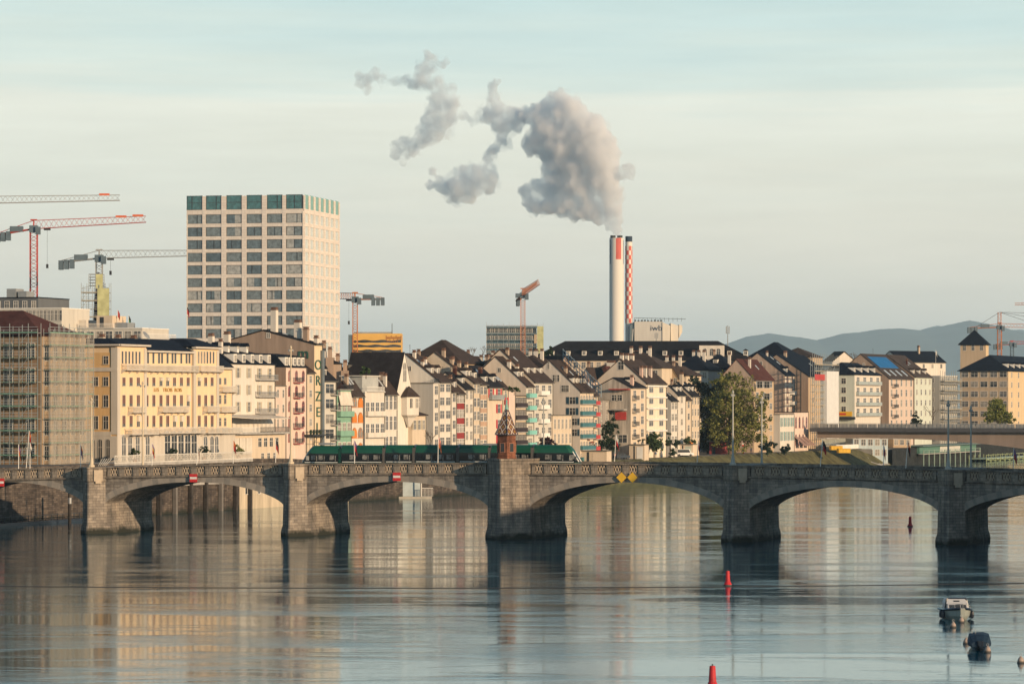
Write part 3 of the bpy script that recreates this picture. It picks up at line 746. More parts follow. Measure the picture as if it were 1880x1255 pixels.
    if group == 'town houses along the river bank' or group == 'houses beyond the willow':
        MB().box(W - .2, W - .06, -.16, -.03, 0, H - .1).build('drainpipe', GUT, t)
        if kind_ == 'gable' and slope:
            for k in range(rnd.randint(1, 3)):
                x = rnd.uniform(.15, .8) * W; y0 = hd * rnd.uniform(.45, .7); sl_ = (rz - H) / hd
                MB().solid([(xx, y, H + y * sl_ + z) for z in (.26, .38) for xx, y in ((x, y0), (x + .8, y0), (x + .8, y0 + 1.1), (x, y0 + 1.1))], [(3, 2, 1, 0), (4, 5, 6, 7), (0, 1, 5, 4), (1, 2, 6, 5), (2, 3, 7, 6), (3, 0, 4, 7)]).build('skylight', M('skylight_glass', (.45, .47, .47), .2), t)
            if not chim:
                y = hd * rnd.uniform(.55, 1.4); chimney(t, W * rnd.uniform(.15, .85), y, H + (rz - H) * (1 - abs(y - hd) / hd), rnd.uniform(.8, 1.6), rnd.uniform(.55, .85), mat=rnd.choice((wall or white, brownside, RRD)))
            if not gw and hd > 4 and rnd.random() < .75:
                for k in range(rnd.choice((1, 2, 2))): gwin(t, hd + (k - .5) * 1.6 - .3, H + (rz - H) * rnd.uniform(.35, .55), .7, 1.0)
            if rnd.random() < .6:
                m_ = MB(); x = W * rnd.uniform(.2, .8); m_.bar((x, hd, rz), (x, hd, rz + 2.2), .035)
                for q_ in (1.5, 1.8, 2.1): m_.bar((x - .5, hd, rz + q_), (x + .5, hd, rz + q_), .02)
                m_.build('aerial', DARK, t)
    for g in gw:                                             # windows in the near gable, given by photo pixel
        px, py, ww, hh = g[:4]; y = along(Vector(p), -math.sin(ang), math.cos(ang), px); Dg = p[1] + y * math.cos(ang)
        gwin(t, y, zpx(py, Dg) - p[2] - hh / 2, ww, hh, shut=g[4] if len(g) > 4 else None, gl=0)
    if scols:
        for f in range(sn or nn):
            z = H - top - .75 - f * fh
            if z < .4: break
            for k in range(scols): gwin(t, D2 * (k + .5) / scols, z, *swin, gl=gl, shut=shut, cross=cross)
    return t
ROOT = {}
def house(label, x0, x1, ey, rd=None, s=12.0, base=4.6, key=None, name='town_house', group='town houses along the river bank', **k):
    t0, t1 = bank_t(x0, s), bank_t(x1, s); p = bank(t0, s, base)
    H = zpx(ey, p.y) - base
    kk = dict(k)
    if rd:
        hd = along(p, -BY, BX, rd[0]); q = p.y + BX * hd
        kk['hd'] = hd; kk['rz'] = zpx(rd[1], q) - base
    o = building(name, label, p, BANG, t1 - t0 - .05, H, group=group, **kk)
    ROOT[key or label] = (o, p, t1 - t0 - .05, H)
    return o
def lateral(label, x0, x1, D, ey, ry=None, ang=-18.5, base=6.0, name='building', group=None, dep=6.0, **k):
    a = R(ang); p = P(x0, 740, D); p.z = base
    W = along(p, math.cos(a), math.sin(a), x1)
    H = zpx(ey, D) - base; kk = dict(k)
    if ry is not None: kk['rz'] = zpx(ry, D + dep) - base
    kk.setdefault('hd', dep)
    o = building(name, label, p, a, W, H, group=group, **kk)
    ROOT[label] = (o, p, W, H)
    return o
cream = wallm('cream', (.57, .47, .355)); white = wallm('white', (.62, .565, .49)); warm = wallm('warm', (.60, .495, .38)); pink = wallm('pink', (.60, .42, .34))
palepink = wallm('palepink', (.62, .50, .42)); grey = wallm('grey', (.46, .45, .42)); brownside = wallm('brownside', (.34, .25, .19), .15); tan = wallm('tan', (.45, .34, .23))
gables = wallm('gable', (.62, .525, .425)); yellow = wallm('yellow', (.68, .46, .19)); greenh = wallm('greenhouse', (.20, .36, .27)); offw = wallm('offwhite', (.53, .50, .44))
dgrey = wallm('dgrey', (.25, .25, .25)); mint = wallm('mint', (.55, .58, .50))
RB = roofm('brown', (.055, .040, .035)); RDK = roofm('dark', (.018, .018, .022)); RBL = roofm('slate', (.008, .013, .024)); RRD = roofm('red', (.085, .034, .028)); RGB = roofm('greybrown', (.065, .05, .044))
teal = M('panel_teal', (.05, .15, .17), .6); turq = M('panel_turquoise', (.20, .48, .42), .6); maroon = M('panel_maroon', (.26, .035, .03), .6); redp = M('panel_red', (.42, .05, .045), .6)
dbrown = M('panel_dark_brown', (.035, .022, .022), .6); bluesh = M('shutter_blue', (.02, .06, .09), .6); beigesh = M('shutter_beige', (.42, .36, .26), .7); redsh = M('shutter_red', (.45, .03, .04), .6)
orange = M('panel_orange', (.62, .20, .03), .6); pinkred = M('window_trim_red', (.42, .09, .08), .7); awn = M('awning_cream', (.62, .56, .47), .8); brsp = M('panel_tan', (.45, .30, .21), .7)

# ---------------------------------------------------------------- front row, upstream to downstream
house('white plastered house with beige shutters and dark mansard roof beside the yellow hotel', 427, 505, 668, wall=white, side=gables, roof=RBL, kind_='mansard', hd=7, rz=22.5 + 3.6, cols=4, fh=3.35, n=3, win=(.95, 1.9), top=1.7,
      shut=beigesh, dorm=5, dkind=True, mans=(2.6, .62), key='W1', bal={'at': [(.75, 9.0)], 'rail': True, 'mat': GREY, 'd': 1.0})
o, p, W_, H_ = ROOT['W1']
for k in range(4):                                           # small round dormers on the upper roof
    dormer(o, W_ * (k + .7) / 4.6, 4.3, H_ + 3.0, .8, .75, 1.6, RBL, WHITE)
chimney(o, W_ * .25, 7, H_ + 3.8, 1.8, 1.0, mat=white); chimney(o, W_ * .62, 7, H_ + 3.8, 2.3, 1.1, mat=white); chimney(o, W_ * .02 + .5, 3.0, H_ + 2.6, 1.8, .7, mat=white)
# terrace restaurant below it
t = thing('terrace_restaurant', 'cream terrace building with glass awning and dark railing below the white shuttered house', 'building', bank(bank_t(398, 8.5), 8.5, 4.6), BANG)
zt_ = zpx(797, 690) - 4.6
W_ = bank_t(523, 8.5) - bank_t(398, 8.5)
MB().box(0, W_, 0, 3.4, 0, zt_).build('wall', cream, t)
MB().box(-.2, W_ + .3, -1.2, 3.4, zt_, zt_ + .35).build('terrace_slab', CONC, t)
balcony(t, W_ * .28, zt_ + .35, W_ * .54, 1.1, WHITE, True); balcony(t, W_ * .78, zt_ + .35, W_ * .44, 1.1, DARK, True)
m = MB(); m.solid([(W_ * .45, -1.4, zt_ + 3.0), (W_, -1.4, zt_ + 3.0), (W_, 3.3, zt_ + 3.7), (W_ * .05, 3.3, zt_ + 3.7), (W_ * .45, -1.4, zt_ + 3.12), (W_, -1.4, zt_ + 3.12), (W_, 3.3, zt_ + 3.82), (W_ * .05, 3.3, zt_ + 3.82)],
      [(3, 2, 1, 0), (4, 5, 6, 7), (0, 1, 5, 4), (1, 2, 6, 5), (2, 3, 7, 6), (3, 0, 4, 7)]); m.build('awning', awn, t)
for k in range(9): MB().box(-.03, .03, -.03, .03, 0, 2.9).build('post', GREY, t, (W_ * (.46 + .06 * k), -1.1, zt_ + .35))
for k in range(4): window(t, W_ * (.62 + .085 * k), 0, zt_ - 2.5, 1.5, 1.7, gl=0, sill=False)
for k in range(5): MB().box(0, 2.7, -.5, -.1, zt_ - 3.9, zt_ - .7).build('blind', awn, t, (W_ * .01 + k * 3.0, 0, 0))
for k in range(3): window(t, W_ * (.66 + .09 * k), 0, zt_ - 5.1, 1.2, 1.3, gl=0)

house('pale pink narrow house set back under a brown gable', 505, 525, 709, s=12, wall=palepink, roof=GUT, kind_='flat', hd=4, cols=2, n=6, fh=3.0, win=(.8, 1.5))
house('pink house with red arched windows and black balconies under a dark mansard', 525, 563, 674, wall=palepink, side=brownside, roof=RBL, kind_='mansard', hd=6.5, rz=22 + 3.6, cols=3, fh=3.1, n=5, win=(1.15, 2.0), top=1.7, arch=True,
      frame=pinkred, dorm=5, dkind=True, mans=(2.2, .8), bal={'at': [(.5, 3.2)], 'rail': True, 'mat': DARK, 'mat2': pinkred}, key='P1')
house('narrow cream house squeezed between the pink house and the lettered tower wall', 563, 577, 683, wall=cream, roof=RB, kind_='gable', hd=3.5, rz=24.2, cols=1, n=5, win=(1.1, 1.4))
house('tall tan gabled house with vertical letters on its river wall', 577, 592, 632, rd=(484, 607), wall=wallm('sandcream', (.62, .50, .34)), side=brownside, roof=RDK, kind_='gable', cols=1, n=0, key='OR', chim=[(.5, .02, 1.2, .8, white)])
o, p, W_, H_ = ROOT['OR']
SIGN = M('sign_letters_dark', (.03, .10, .07), .5)
for k, ch in enumerate('ORZEL'): text('letter', ch, 2.9, SIGN, o, (W_ * .42, -.12, H_ - 4.3 - 3.25 * k), (R(90), 0, 0), .05, 1.5)
text('letter', 'm', 3.4, SIGN, o, (-.12, 2.4, H_ - 1.9), (R(90), 0, R(-90)), .05, 1.0)
MB().box(W_ * .74, W_ + .02, -.5, .02, 0, H_ - 1.2).build('stair_window_strip', M('glass_strip', (.12, .14, .15), .25), o)
chimney(o, W_ * .3, 9.6, H_ + 4.2, 3.0, 1.2, mat=white); chimney(o, W_ * .3, 2.4, H_ + 1.3, 1.8, 1.0, mat=brownside); chimney(o, W_ * .5, 4.6, H_ + 2.4, 2.2, 1.3, mat=white)
t = thing('roof_terrace_sign', 'dark terrace balcony on a wire frame above the front of the tram', 'balcony', bank(bank_t(563, 11.4), 11.4, zpx(796, 745)), BANG)
MB().box(0, 9.5, -1.4, .55, -.3, 0).build('slab', DARK, t)
m = MB(); m.box(0, 9.5, -1.4, -1.35, .9, 1.0)
for k in range(20): m.box(k * .5, k * .5 + .05, -1.4, -1.36, 0, .9)
m.build('railing', DARK, t)
m = MB()
for x in (0.1, 2.0, 4.0, 9.3): m.bar((x, -1.3, -.3), (x, -1.3, -5.2), .06)
for z in (-1.6, -3.2): m.bar((0, -1.3, z), (4, -1.3, z), .05)
m.bar((4, -1.3, -1.6), (8, -1.3, -5), .09); m.bar((4, -1.3, -1.6), (6, -1.3, -.3), .09); m.build('support_frame', DARK, t)
for k in range(4): MB().lathe([(.2, 0), (.25, .3), (.35, .6), (.2, 1.0)], (1 + k * 1.6, -.5), 7).build('planter', M('planter_leaves', (.04, .06, .03)), t)

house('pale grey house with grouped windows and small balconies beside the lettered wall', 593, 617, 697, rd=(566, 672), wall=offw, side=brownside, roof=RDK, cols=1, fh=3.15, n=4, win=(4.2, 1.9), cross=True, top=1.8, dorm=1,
      bal={'at': [(.8, 3.2)], 'rail': True, 'mat': DARK}, chim=[(.4, .6, 1.2), (.7, .75, 1.4)])
house('green painted narrow house with stacked loggias and a cream blind', 619, 645, 716, wall=greenh, roof=GUT, kind_='flat', hd=5, cols=3, fh=4.1, n=3, win=(1.7, 2.3), top=3.9, gl=1, frame=WHITE, bal={'at': [(.5, -.98)], 'mat': greenh, 'mat2': greenh, 'd': .8}, key='GR')
o, p, W_, H_ = ROOT['GR']; balcony(o, W_ * .5, H_ + .2, W_ * .96, .6, DARK, True); MB().solid([(.4, -.7, H_ - 3.2), (W_ - .4, -.7, H_ - 3.2), (W_ - .4, -.05, H_ - .4), (.4, -.05, H_ - .4), (.4, -.6, H_ - 3.2), (W_ - .4, -.6, H_ - 3.2), (W_ - .4, 0, H_ - .3), (.4, 0, H_ - .3)], [(0, 1, 2, 3), (7, 6, 5, 4), (0, 4, 5, 1), (2, 6, 7, 3), (1, 5, 6, 2), (3, 7, 4, 0)]).build('blind', awn, o)
house('white narrow house with orange arched loggia openings', 645, 667, 724, rd=(628, 700), wall=white, side=RRD, roof=RB, cols=2, fh=3.25, n=4, win=(2.5, 2.1), arch=True, frame=orange, gl=1, top=1.6, chim=[(.2, .4, 1.6)], key='OA')
o, p, W_, H_ = ROOT['OA']
for f in range(4):
    for k in range(2): 
        if (f + k) % 3: 
            MB().prism([(-1.2, 0), (1.2, 0), (1.2, 1.0), (.8, 1.7), (0, 2.0), (-.8, 1.7), (-1.2, 1.0)], -.12, -.09, axis='y').build('sun_blind', orange, o, (W_ * (k * .5 + .25), 0, H_ - 2.35 - f * 3.25 - .3))
house('ornate white house with bay windows, carved balcony fronts and a glass roof pavilion', 670, 706, 720, wall=white, side=wallm('bluegrey', (.20, .23, .26)), roof=WHITE, kind_='flat', hd=6, cols=4, fh=4.6, n=3, win=(1.9, 2.5), top=3.4, gl=2, frame=WHITE, key='ORN',
      bal={'at': [(.5, -.96)], 'mat': white, 'd': .7})
o, p, W_, H_ = ROOT['ORN']
MB().box(W_ * .12, W_ * .95, 1.2, 6, H_, H_ + 3.4).build('roof_pavilion', M('pavilion_glass', (.42, .42, .39), .3), o); MB().box(W_ * .08, W_, .9, 6.4, H_ + 3.4, H_ + 3.65).build('pavilion_roof', offw, o); balcony(o, W_ * .5, H_ + .2, W_ * .9, .3, WHITE, True)
for k in range(8): MB().box(0, .3, -.12, 0, 0, 3.0).build('pilaster', WHITE, o, (W_ * (k + .1) / 8, 0, 1.0))
house('ornate white house with tall grouped windows below a brown roof, left of the pointed gable', 706, 729, 721, rd=(690, 700), wall=white, roof=RB, cols=3, fh=4.4, n=3, win=(1.6, 2.9), top=2.1, gl=2, frame=WHITE, key='ORN2', chim=[(.45, .3, 2.2, .7, white), (.9, .8, 3.0, .9)])
house('house with tall white pointed gable and steep dark roof turned to the river', 728.5, 757, 722, wall=wallm('gablewhite', (.67, .62, .54)), side=white, roof=roofm('moss', (.026, .023, .025)), kind_='perp', hd=6.3, rz=zpx(648, 775) - 4.6, cols=1, n=0, key='PG', skip='flush')
o, p, W_, H_ = ROOT['PG']
put('window', win_mesh(2.0, 4.2, 1, WHITE, None, True), o, (W_ * .5, 0, H_ + 2.6))
tz = zpx(762, 762) - 4.6
m = MB(); oc = lambda r, z: [(W_ * .62 + r * 1.6 * math.cos(R(45 * i + 22)), -.6 + r * math.sin(R(45 * i + 22)), z) for i in range(8)]
m.loft([oc(.3, tz - 2.6), oc(1.2, tz - .6), oc(2.0, tz), oc(2.0, zpx(727, 762) - 4.6)]); ori = m.build('oriel', white, o)
m = MB(); m.loft([oc(2.35, zpx(727, 762) - 4.7), oc(1.5, zpx(720, 762) - 4.6), oc(.1, zpx(708, 762) - 4.6)]); m.build('oriel_roof', RB, ori)
for k, x in ((0, .42), (1, .62), (2, .82)): window(ori, W_ * x, -2.55 if k == 1 else -2.2, tz + 1.6, 1.1, 2.0, gl=1, sill=False)
house('low cream gatehouse with hipped brown roof beside the pointed gable', 757, 782, 763, wall=cream, roof=RB, kind_='hip', hd=4.5, rz=zpx(746, 775) - 4.6, cols=3, n=1, win=(1.3, 2.0), top=2.0, shut=beigesh, s=11)
house('tall flat roofed white house with a grey side wall and roof garden', 795.5, 806, 704, wall=white, side=grey, roof=GUT, kind_='flat', hd=5, cols=1, fh=3.0, n=5, win=(1.9, 1.9), key='A', gl=2)
o, p, W_, H_ = ROOT['A']; balcony(o, W_ * .5, H_ + .2, W_ * .9, .2, DARK, True)
house('white house with a pale gable and long dormer below a brown roof', 806, 828, 700, rd=(744, 650), wall=white, side=wallm('gablepale', (.70, .66, .58)), roof=RB, cols=2, fh=3.0, n=6, win=(2.6, 1.7), dorm=2, gl=2, dpos=.28, chim=[(.2, .28, 1.0, .7, white), (.3, .42, 1.4, .7, white), (.7, .33, 1.0, .7, white)])
house('slim white house tucked beside the maroon panelled house', 829, 838, 718, rd=(808, 700), wall=white, roof=RB, cols=1, fh=3.05, n=6, win=(1.8, 1.8), gl=2)
house('slim house with maroon panels between rows of white windows', 838, 853, 721, rd=(806, 690), wall=maroon, side=gables, roof=RB, cols=3, fh=3.35, n=5, win=(1.35, 1.75), top=1.35, frame=WHITE, gl=1, dorm=1)
house('white house with a small projecting bay beside the maroon panelled house', 853, 869, 713, rd=(818, 684), wall=white, side=gables, roof=RDK, cols=2, fh=3.1, n=5, win=(1.5, 1.9), gl=1, dorm=1)
house('cream house below a tall plain gable and long brown roof', 869, 881, 702, rd=(797, 647), wall=cream, side=wallm('gablecream', (.60, .50, .38)), roof=RB, cols=2, fh=3.1, n=6, win=(1.4, 1.9), chim=[(.5, .42, 1.6), (.3, .3, 1.2), (.7, .24, 1.2)], dorm=2, dpos=.2)
house('cream house with tan panels between its window rows', 881, 894, 705, rd=(840, 676), wall=warm, side=gables, roof=RB, cols=2, fh=3.1, n=6, win=(1.7, 1.7), sp=brsp, dorm=1, dkind=True, dpos=.35)
house('cream house with red shutters over a grey balcony and sloping terraces', 894, 923, 709, rd=(852, 672), wall=warm, side=gables, roof=RDK, cols=2, fh=3.6, n=4, win=(1.7, 2.0), shut=redsh, top=1.6, bal={'at': [(.5, -.8)], 'mat': M('panel_grey', (.25, .27, .27)), 'n': 1}, dorm=2, dpos=.2, chim=[(.3, .25, 1.6, .8, RRD)], skip=((1, 0), (2, 0), (3, 0)))
house('narrow cream house with a red banner behind the chapel spire', 923, 933, 712, rd=(905, 694), wall=warm, roof=RB, cols=1, fh=3.1, n=5, win=(1.2, 1.6), key='RBAN')
o, p, W_, H_ = ROOT['RBAN']; MB().box(W_ * .2, W_ * .95, -.25, -.15, H_ - 3.9, H_ - 2.2).build('banner', redp, o)
house('plain pale pink house with a planted roof terrace behind the chapel', 933, 946, 718, wall=palepink, side=palepink, roof=GUT, kind_='flat', hd=5.5, cols=1, n=0, s=12)
house('house with dark brown balcony fronts and wide glazing beside the turquoise balconies', 946, 966, 727, wall=cream, roof=RDK, kind_='flat', hd=4, cols=4, fh=2.95, n=5, win=(1.7, 1.9), top=1.3, gl=1, frame=dbrown, bal={'at': [(.5, -.99)], 'mat': dbrown, 'd': .5}, s=12)
house('house with turquoise balcony fronts below a tall pale gable', 966, 980, 708, rd=(909, 655), wall=offw, side=gables, roof=RB, cols=1, fh=2.95, n=6, win=(3.0, 1.7), top=1.6, gl=1, bal={'at': [(.5, -.98)], 'mat': turq, 'd': .9}, dorm=2, dpos=.3, chim=[(.2, .3, 1.6, .8, white), (.6, .22, 1.6, .8, white)])
house('grey white apartment house with white balconies and tall pale gable', 980, 1015, 700, rd=(918, 642), wall=offw, side=gables, roof=RB, cols=3, fh=3.4, n=5, win=(2.3, 2.0), top=1.9, gl=2, bal={'at': [(.45, 6.0)], 'mat': WHITE, 'd': .9}, dorm=3, dkind=True, dpos=.25, chim=[(.1, .42, 1.2)])
house('low cream house with tall shuttered windows below the wall with blue shutters', 1015, 1050, 763, wall=cream, side=warm, roof=GUT, kind_='flat', hd=4, cols=5, fh=3.6, n=2, win=(1.3, 2.3), top=2.0, gl=1, shut=None, s=11.6)
house('house with teal balcony fronts and blue shutters on its broad pale gable', 1065, 1090, 718, rd=(1008, 662), s=10.2, wall=warm, side=wallm('gablegrey', (.58, .52, .45)), roof=RB, cols=5, fh=2.85, n=6, win=(1.4, 1.7), top=1.9, gl=1, arch=True, bal={'at': [(.5, -.99)], 'mat': teal, 'd': .7},
      gw=[(1051, 735, 1.5, 1.7, bluesh), (1051, 755, 1.5, 1.7, bluesh), (1055, 774, 1.2, 1.6, bluesh), (1055, 794, 1.2, 1.6, bluesh), (1034, 713, .9, 1.6), (1041, 713, .9, 1.6), (1024, 694, .9, 1.6), (1018, 694, .9, 1.6), (1007, 670, .5, 2.0)], dorm=4, dpos=.25, chim=[(.3, .3, 1.2)])
house('narrow house with red balcony fronts next to the teal balconies', 1090, 1098, 724, rd=(1075, 705), s=10.6, wall=cream, roof=RB, cols=1, fh=2.85, n=6, win=(1.4, 1.6), bal={'at': [(.5, -.98)], 'mat': redp, 'd': .7})
house('weathered grey house overgrown with ivy behind the red balconies', 1098, 1119, 735, s=17, wall=wallm('weather', (.30, .27, .24), .3), roof=GUT, kind_='flat', hd=5, cols=2, fh=3, n=4, win=(1.1, 1.5))
house('stepped pinkish house with balconies, red panel and patchy side wall', 1158, 1186, 711, rd=(1126, 694), wall=warm, side=wallm('patchy', (.42, .37, .31), .35), roof=RDK, cols=2, fh=3.35, n=5, win=(2.2, 2.0), top=1.8, gl=2, bal={'at': [(.22, 3.5)], 'rail': True, 'mat': DARK}, dorm=1, key='Q', s=11.4,
      gw=[(1128, 730, 1.5, 1.5), (1137, 730, 1.5, 1.5), (1124, 757, 1.2, 1.2), (1143, 805, 2.4, 2.0)], chim=[(.3, .1, 2.2, .8, pink)])
o, p, W_, H_ = ROOT['Q']
MB().box(-.3, -.06, 1.2, 4.2, H_ - 8.4, H_ - 6.3).build('red_panel', redp, o); MB().box(-1.5, -.02, .2, 5.6, H_ - .6, H_ - .35).build('red_awning', redp, o)
MB().box(-2.6, -.02, 1.0, 10.5, H_ - 5.9, H_ - 5.6).build('terrace_slab', CONC, o)
house('cream house with stacked bay windows below a wide pale gable', 1186, 1223, 703, rd=(1138, 660), wall=wallm('baycream', (.70, .61, .48)), side=gables, roof=RB, cols=2, fh=2.95, n=5, win=(3.4, 1.9), top=1.5, gl=2, gw=[(1140, 671, 1.5, 2.0)], dorm=0, key='BAY', chim=[(.1, .5, 1.2, .9, white), (.35, .5, 1.2, .9, white), (.6, .5, 1.2, .9, white), (.1, .13, 2.4, .8, pink), (.3, .13, 2.4, .8, white), (.55, .13, 2.4, .8, palepink)], s=11.8)
o, p, W_, H_ = ROOT['BAY']
for f in range(5): MB().box(.3, W_ - .3, -.5, -.02, H_ - .62 - 2.95 * f - .35, H_ - .62 - 2.95 * f).build('bay_band', WHITE, o)
house('slim white house with glazed oriels and a grey side wall', 1232, 1244, 735, rd=(1216, 722), wall=white, side=grey, roof=RDK, cols=2, fh=3.0, n=5, win=(2.2, 1.7), s=11.2, gl=1, frame=WHITE)
house('white house with single windows and curved gable roof among the last of the row', 1244, 1259, 724, rd=(1228, 708), wall=white, side=gables, roof=RDK, cols=1, fh=3.0, n=5, win=(1.7, 1.6), dorm=2)
house('narrow cream house with an orange ground floor awning', 1259, 1269, 733, rd=(1247, 722), wall=warm, roof=RB, cols=1, fh=3.2, n=4, win=(1.6, 1.7), key='NOR')
o, p, W_, H_ = ROOT['NOR']; MB().box(.2, W_ - .2, -.6, -.05, H_ - 13.0, H_ - 11.4).build('awning', orange, o)
house('tall cream corner house with narrow windows in threes at the end of the row', 1269, 1284, 726, rd=(1243, 702), wall=cream, roof=RDK, cols=3, fh=3.1, n=5, win=(1.1, 1.8), s=12.6, gl=2, dorm=2, chim=[(.2, .4, 3.0, .9, cream)])

# ---------------------------------------------------------------- downstream group beyond the willow
G2 = 'houses beyond the willow'
house('tan house with wide windows half hidden by the willow', 1384, 1421, 696, rd=(1352, 660), s=14, wall=tan, side=wallm('tanpink', (.44, .33, .26)), roof=RRD, cols=3, fh=3.2, n=6, win=(2.6, 1.7), group=G2, dorm=0, gw=[(1395, 706, 1.6, 1.8), (1408, 706, 1.6, 1.8), (1408, 728, 1.6, 1.8)], chim=[(.3, .3, 2.5, .7, white)])
house('white bay fronted house with a tall brown gable wall', 1441, 1459, 688, rd=(1391, 648), s=24, wall=white, side=wallm('gablebrown', (.40, .30, .24), .15), roof=RBL, cols=2, fh=3.2, n=5, win=(1.5, 2.0), group=G2, frame=wallm('redfr', (.3, .1, .08)), dorm=1, dpos=.1, bal={'at': [(.7, 4.5)], 'mat': WHITE, 'from': 1})
house('scaffold wrapped tan house with a blank brown gable wall', 1484, 1532, 690, rd=(1426, 651), s=24, wall=tan, side=brownside, roof=RBL, cols=3, fh=3.1, n=6, win=(1.6, 1.8), group=G2, chim=[(.2, .45, 1.4, .9)])
house('low white house with teal shutters beside the arched pink facade', 1432, 1458, 761, s=12, wall=white, side=grey, roof=GUT, kind_='flat', hd=4, cols=4, fh=4.2, n=3, win=(1.3, 2.6), top=2.2, group=G2, gl=1, frame=WHITE, shut=M('shutter_teal', (.16, .32, .32)))
house('low pink house with red pointed arch windows and striped awnings', 1458, 1484, 757, s=12, wall=palepink, roof=RB, kind_='flat', hd=4, cols=4, fh=5.2, n=2, win=(1.6, 3.2), top=3.0, arch=True, frame=pinkred, group=G2, key='ARC')
o, p, W_, H_ = ROOT['ARC']
for k in range(3): MB().solid([(0, -3.2, 2.6), (3.4, -3.2, 2.6), (3.4, 0, 5.2), (0, 0, 5.2), (0, -3.2, 2.75), (3.4, -3.2, 2.75), (3.4, 0, 5.35), (0, 0, 5.35)], [(0, 3, 2, 1), (4, 5, 6, 7), (0, 1, 5, 4), (1, 2, 6, 5), (3, 0, 4, 7)]).build('awning', M('awning_brown', (.30, .20, .17)), o, (k * 4.4 + .5, 0, 0))
house('pale mint apartment house with glazed balconies above the girder bridge', 1569, 1617, 688, s=13, wall=white, side=mint, roof=RBL, kind_='hip', hd=6.2, rz=zpx(664, 1130) - 4.6, cols=4, fh=3.35, n=4, win=(3.4, 2.0), top=1.7, group=G2, gl=2, frame=WHITE, bal={'at': [(.5, -.9)], 'mat': M('panel_glassy', (.34, .38, .36), .3)}, dorm=4, dpos=.15,
      gw=[(1549, 699, 1.4, 1.7), (1549, 716, 1.4, 1.7), (1549, 733, 1.4, 1.7), (1549, 751, 1.4, 1.7)], key='MINT')
o, p, W_, H_ = ROOT['MINT']; MB().box(-.3, -.06, .8, 5.4, H_ - 13.2, H_ - 11.7).build('shop_sign', YEL, o); MB().box(-.32, -.3, 2.8, 5.0, H_ - 12.8, H_ - 12.2).build('sign_lettering', RED, o)
MB().box(-1.2, -.02, -.3, 11, H_ - 14.2, H_ - 13.4).build('canopy', DARK, o)
house('apartment house with a brown side wall and blue tarpaulin on its long roof', 1632, 1677, 694, rd=(1580, 650), s=13, wall=wallm('pinkish', (.58, .46, .38)), side=brownside, roof=RGB, cols=5, fh=3.4, n=5, win=(2.0, 2.2), group=G2, bal={'at': [(.2, 6.0)], 'rail': True, 'mat': DARK}, key='TARP')
o, p, W_, H_ = ROOT['TARP']
hd_ = along(p, -BY, BX, 1580); rz_ = zpx(650, p.y + BX * hd_) - 4.6; sl = (rz_ - H_) / hd_
m = MB(); a, b, c_, d = (W_ * .1, hd_ * .4), (W_ * .85, hd_ * .4), (W_ * .85, hd_ * .86), (W_ * .1, hd_ * .86)
m.solid([(x, y, H_ + y * sl + z) for z in (.32, .45) for x, y in (a, b, c_, d)], [(3, 2, 1, 0), (4, 5, 6, 7), (0, 1, 5, 4), (1, 2, 6, 5), (2, 3, 7, 6), (3, 0, 4, 7)]); m.build('tarpaulin', M('tarp_blue', (.01, .12, .32), .5), o)
m = MB()
for k in range(4):
    x = W_ * (.12 + .23 * k); m.solid([(xx, y, H_ + y * sl + z) for z in (.30, .42) for xx, y in ((x, hd_ * .08), (x + 2, hd_ * .08), (x + 2, hd_ * .3), (x, hd_ * .3))], [(3, 2, 1, 0), (4, 5, 6, 7), (0, 1, 5, 4), (1, 2, 6, 5), (2, 3, 7, 6), (3, 0, 4, 7)])
m.build('skylight', M('skylight_glass', (.45, .47, .47), .2), o)
house('white apartment house with small square windows and a brown roof', 1679, 1711, 691, rd=(1628, 652), s=13, wall=mint, side=brownside, roof=RGB, cols=4, fh=3.6, n=5, win=(1.7, 1.8), top=1.7, group=G2, dorm=3, dpos=.12)
house('grey house behind balcony scaffolding with a flat white roof rim', 1725, 1757, 690, s=13, wall=wallm('greyhouse', (.36, .35, .32)), roof=WHITE, kind_='flat', hd=5, cols=3, fh=3.3, n=6, win=(2.2, 1.9), group=G2, scols=2, bal={'at': [(.5, -.95)], 'rail': True, 'mat': GREY, 'd': 1.3}, key='GSC')
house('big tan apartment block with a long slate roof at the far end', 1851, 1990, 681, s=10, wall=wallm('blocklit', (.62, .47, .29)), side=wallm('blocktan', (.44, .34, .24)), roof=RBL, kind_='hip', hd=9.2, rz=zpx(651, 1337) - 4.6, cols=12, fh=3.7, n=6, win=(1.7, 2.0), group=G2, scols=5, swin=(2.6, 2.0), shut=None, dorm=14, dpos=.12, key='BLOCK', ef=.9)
# ---------------------------------------------------------------- the yellow grand hotel
s0 = 8.0; HB = 4.0
tA = bank_t(212, s0); p0 = bank(tA, s0, HB)
HX = lambda px: along(p0, BX, BY, px)                    # facade position of a photo column
HZ = lambda py, x: zpx(py, p0.y + BY * x) - HB           # height of a photo row on the facade
hy = wallm('hotel_yellow', (.74, .545, .34), .06); hs_ = wallm('hotel_side_dim', (.62, .40, .185), .08); hst = wallm('hotel_stone', (.52, .47, .40), .08)  # end wall colour darkened for the weaker light it catches
shb = M('shutter_maroon', (.13, .05, .04), .7); balm = M('balustrade_pale', (.56, .53, .47), .7)
hotel = thing('grand_hotel', 'large yellow hotel with pale corner pilasters, long balustrades and gold lettering on its front', 'hotel', p0, BANG)
xe = [0, HX(265), HX(352), HX(398), HX(428)]
tops = [634.5, 646, 639.0, 677]
Dp = 15.0
zs_ = [HZ(634.5, 0), HZ(646, xe[1]), HZ(639.2, xe[2]), HZ(677, xe[3])]
off = [-.35, 0, -.35, .3]
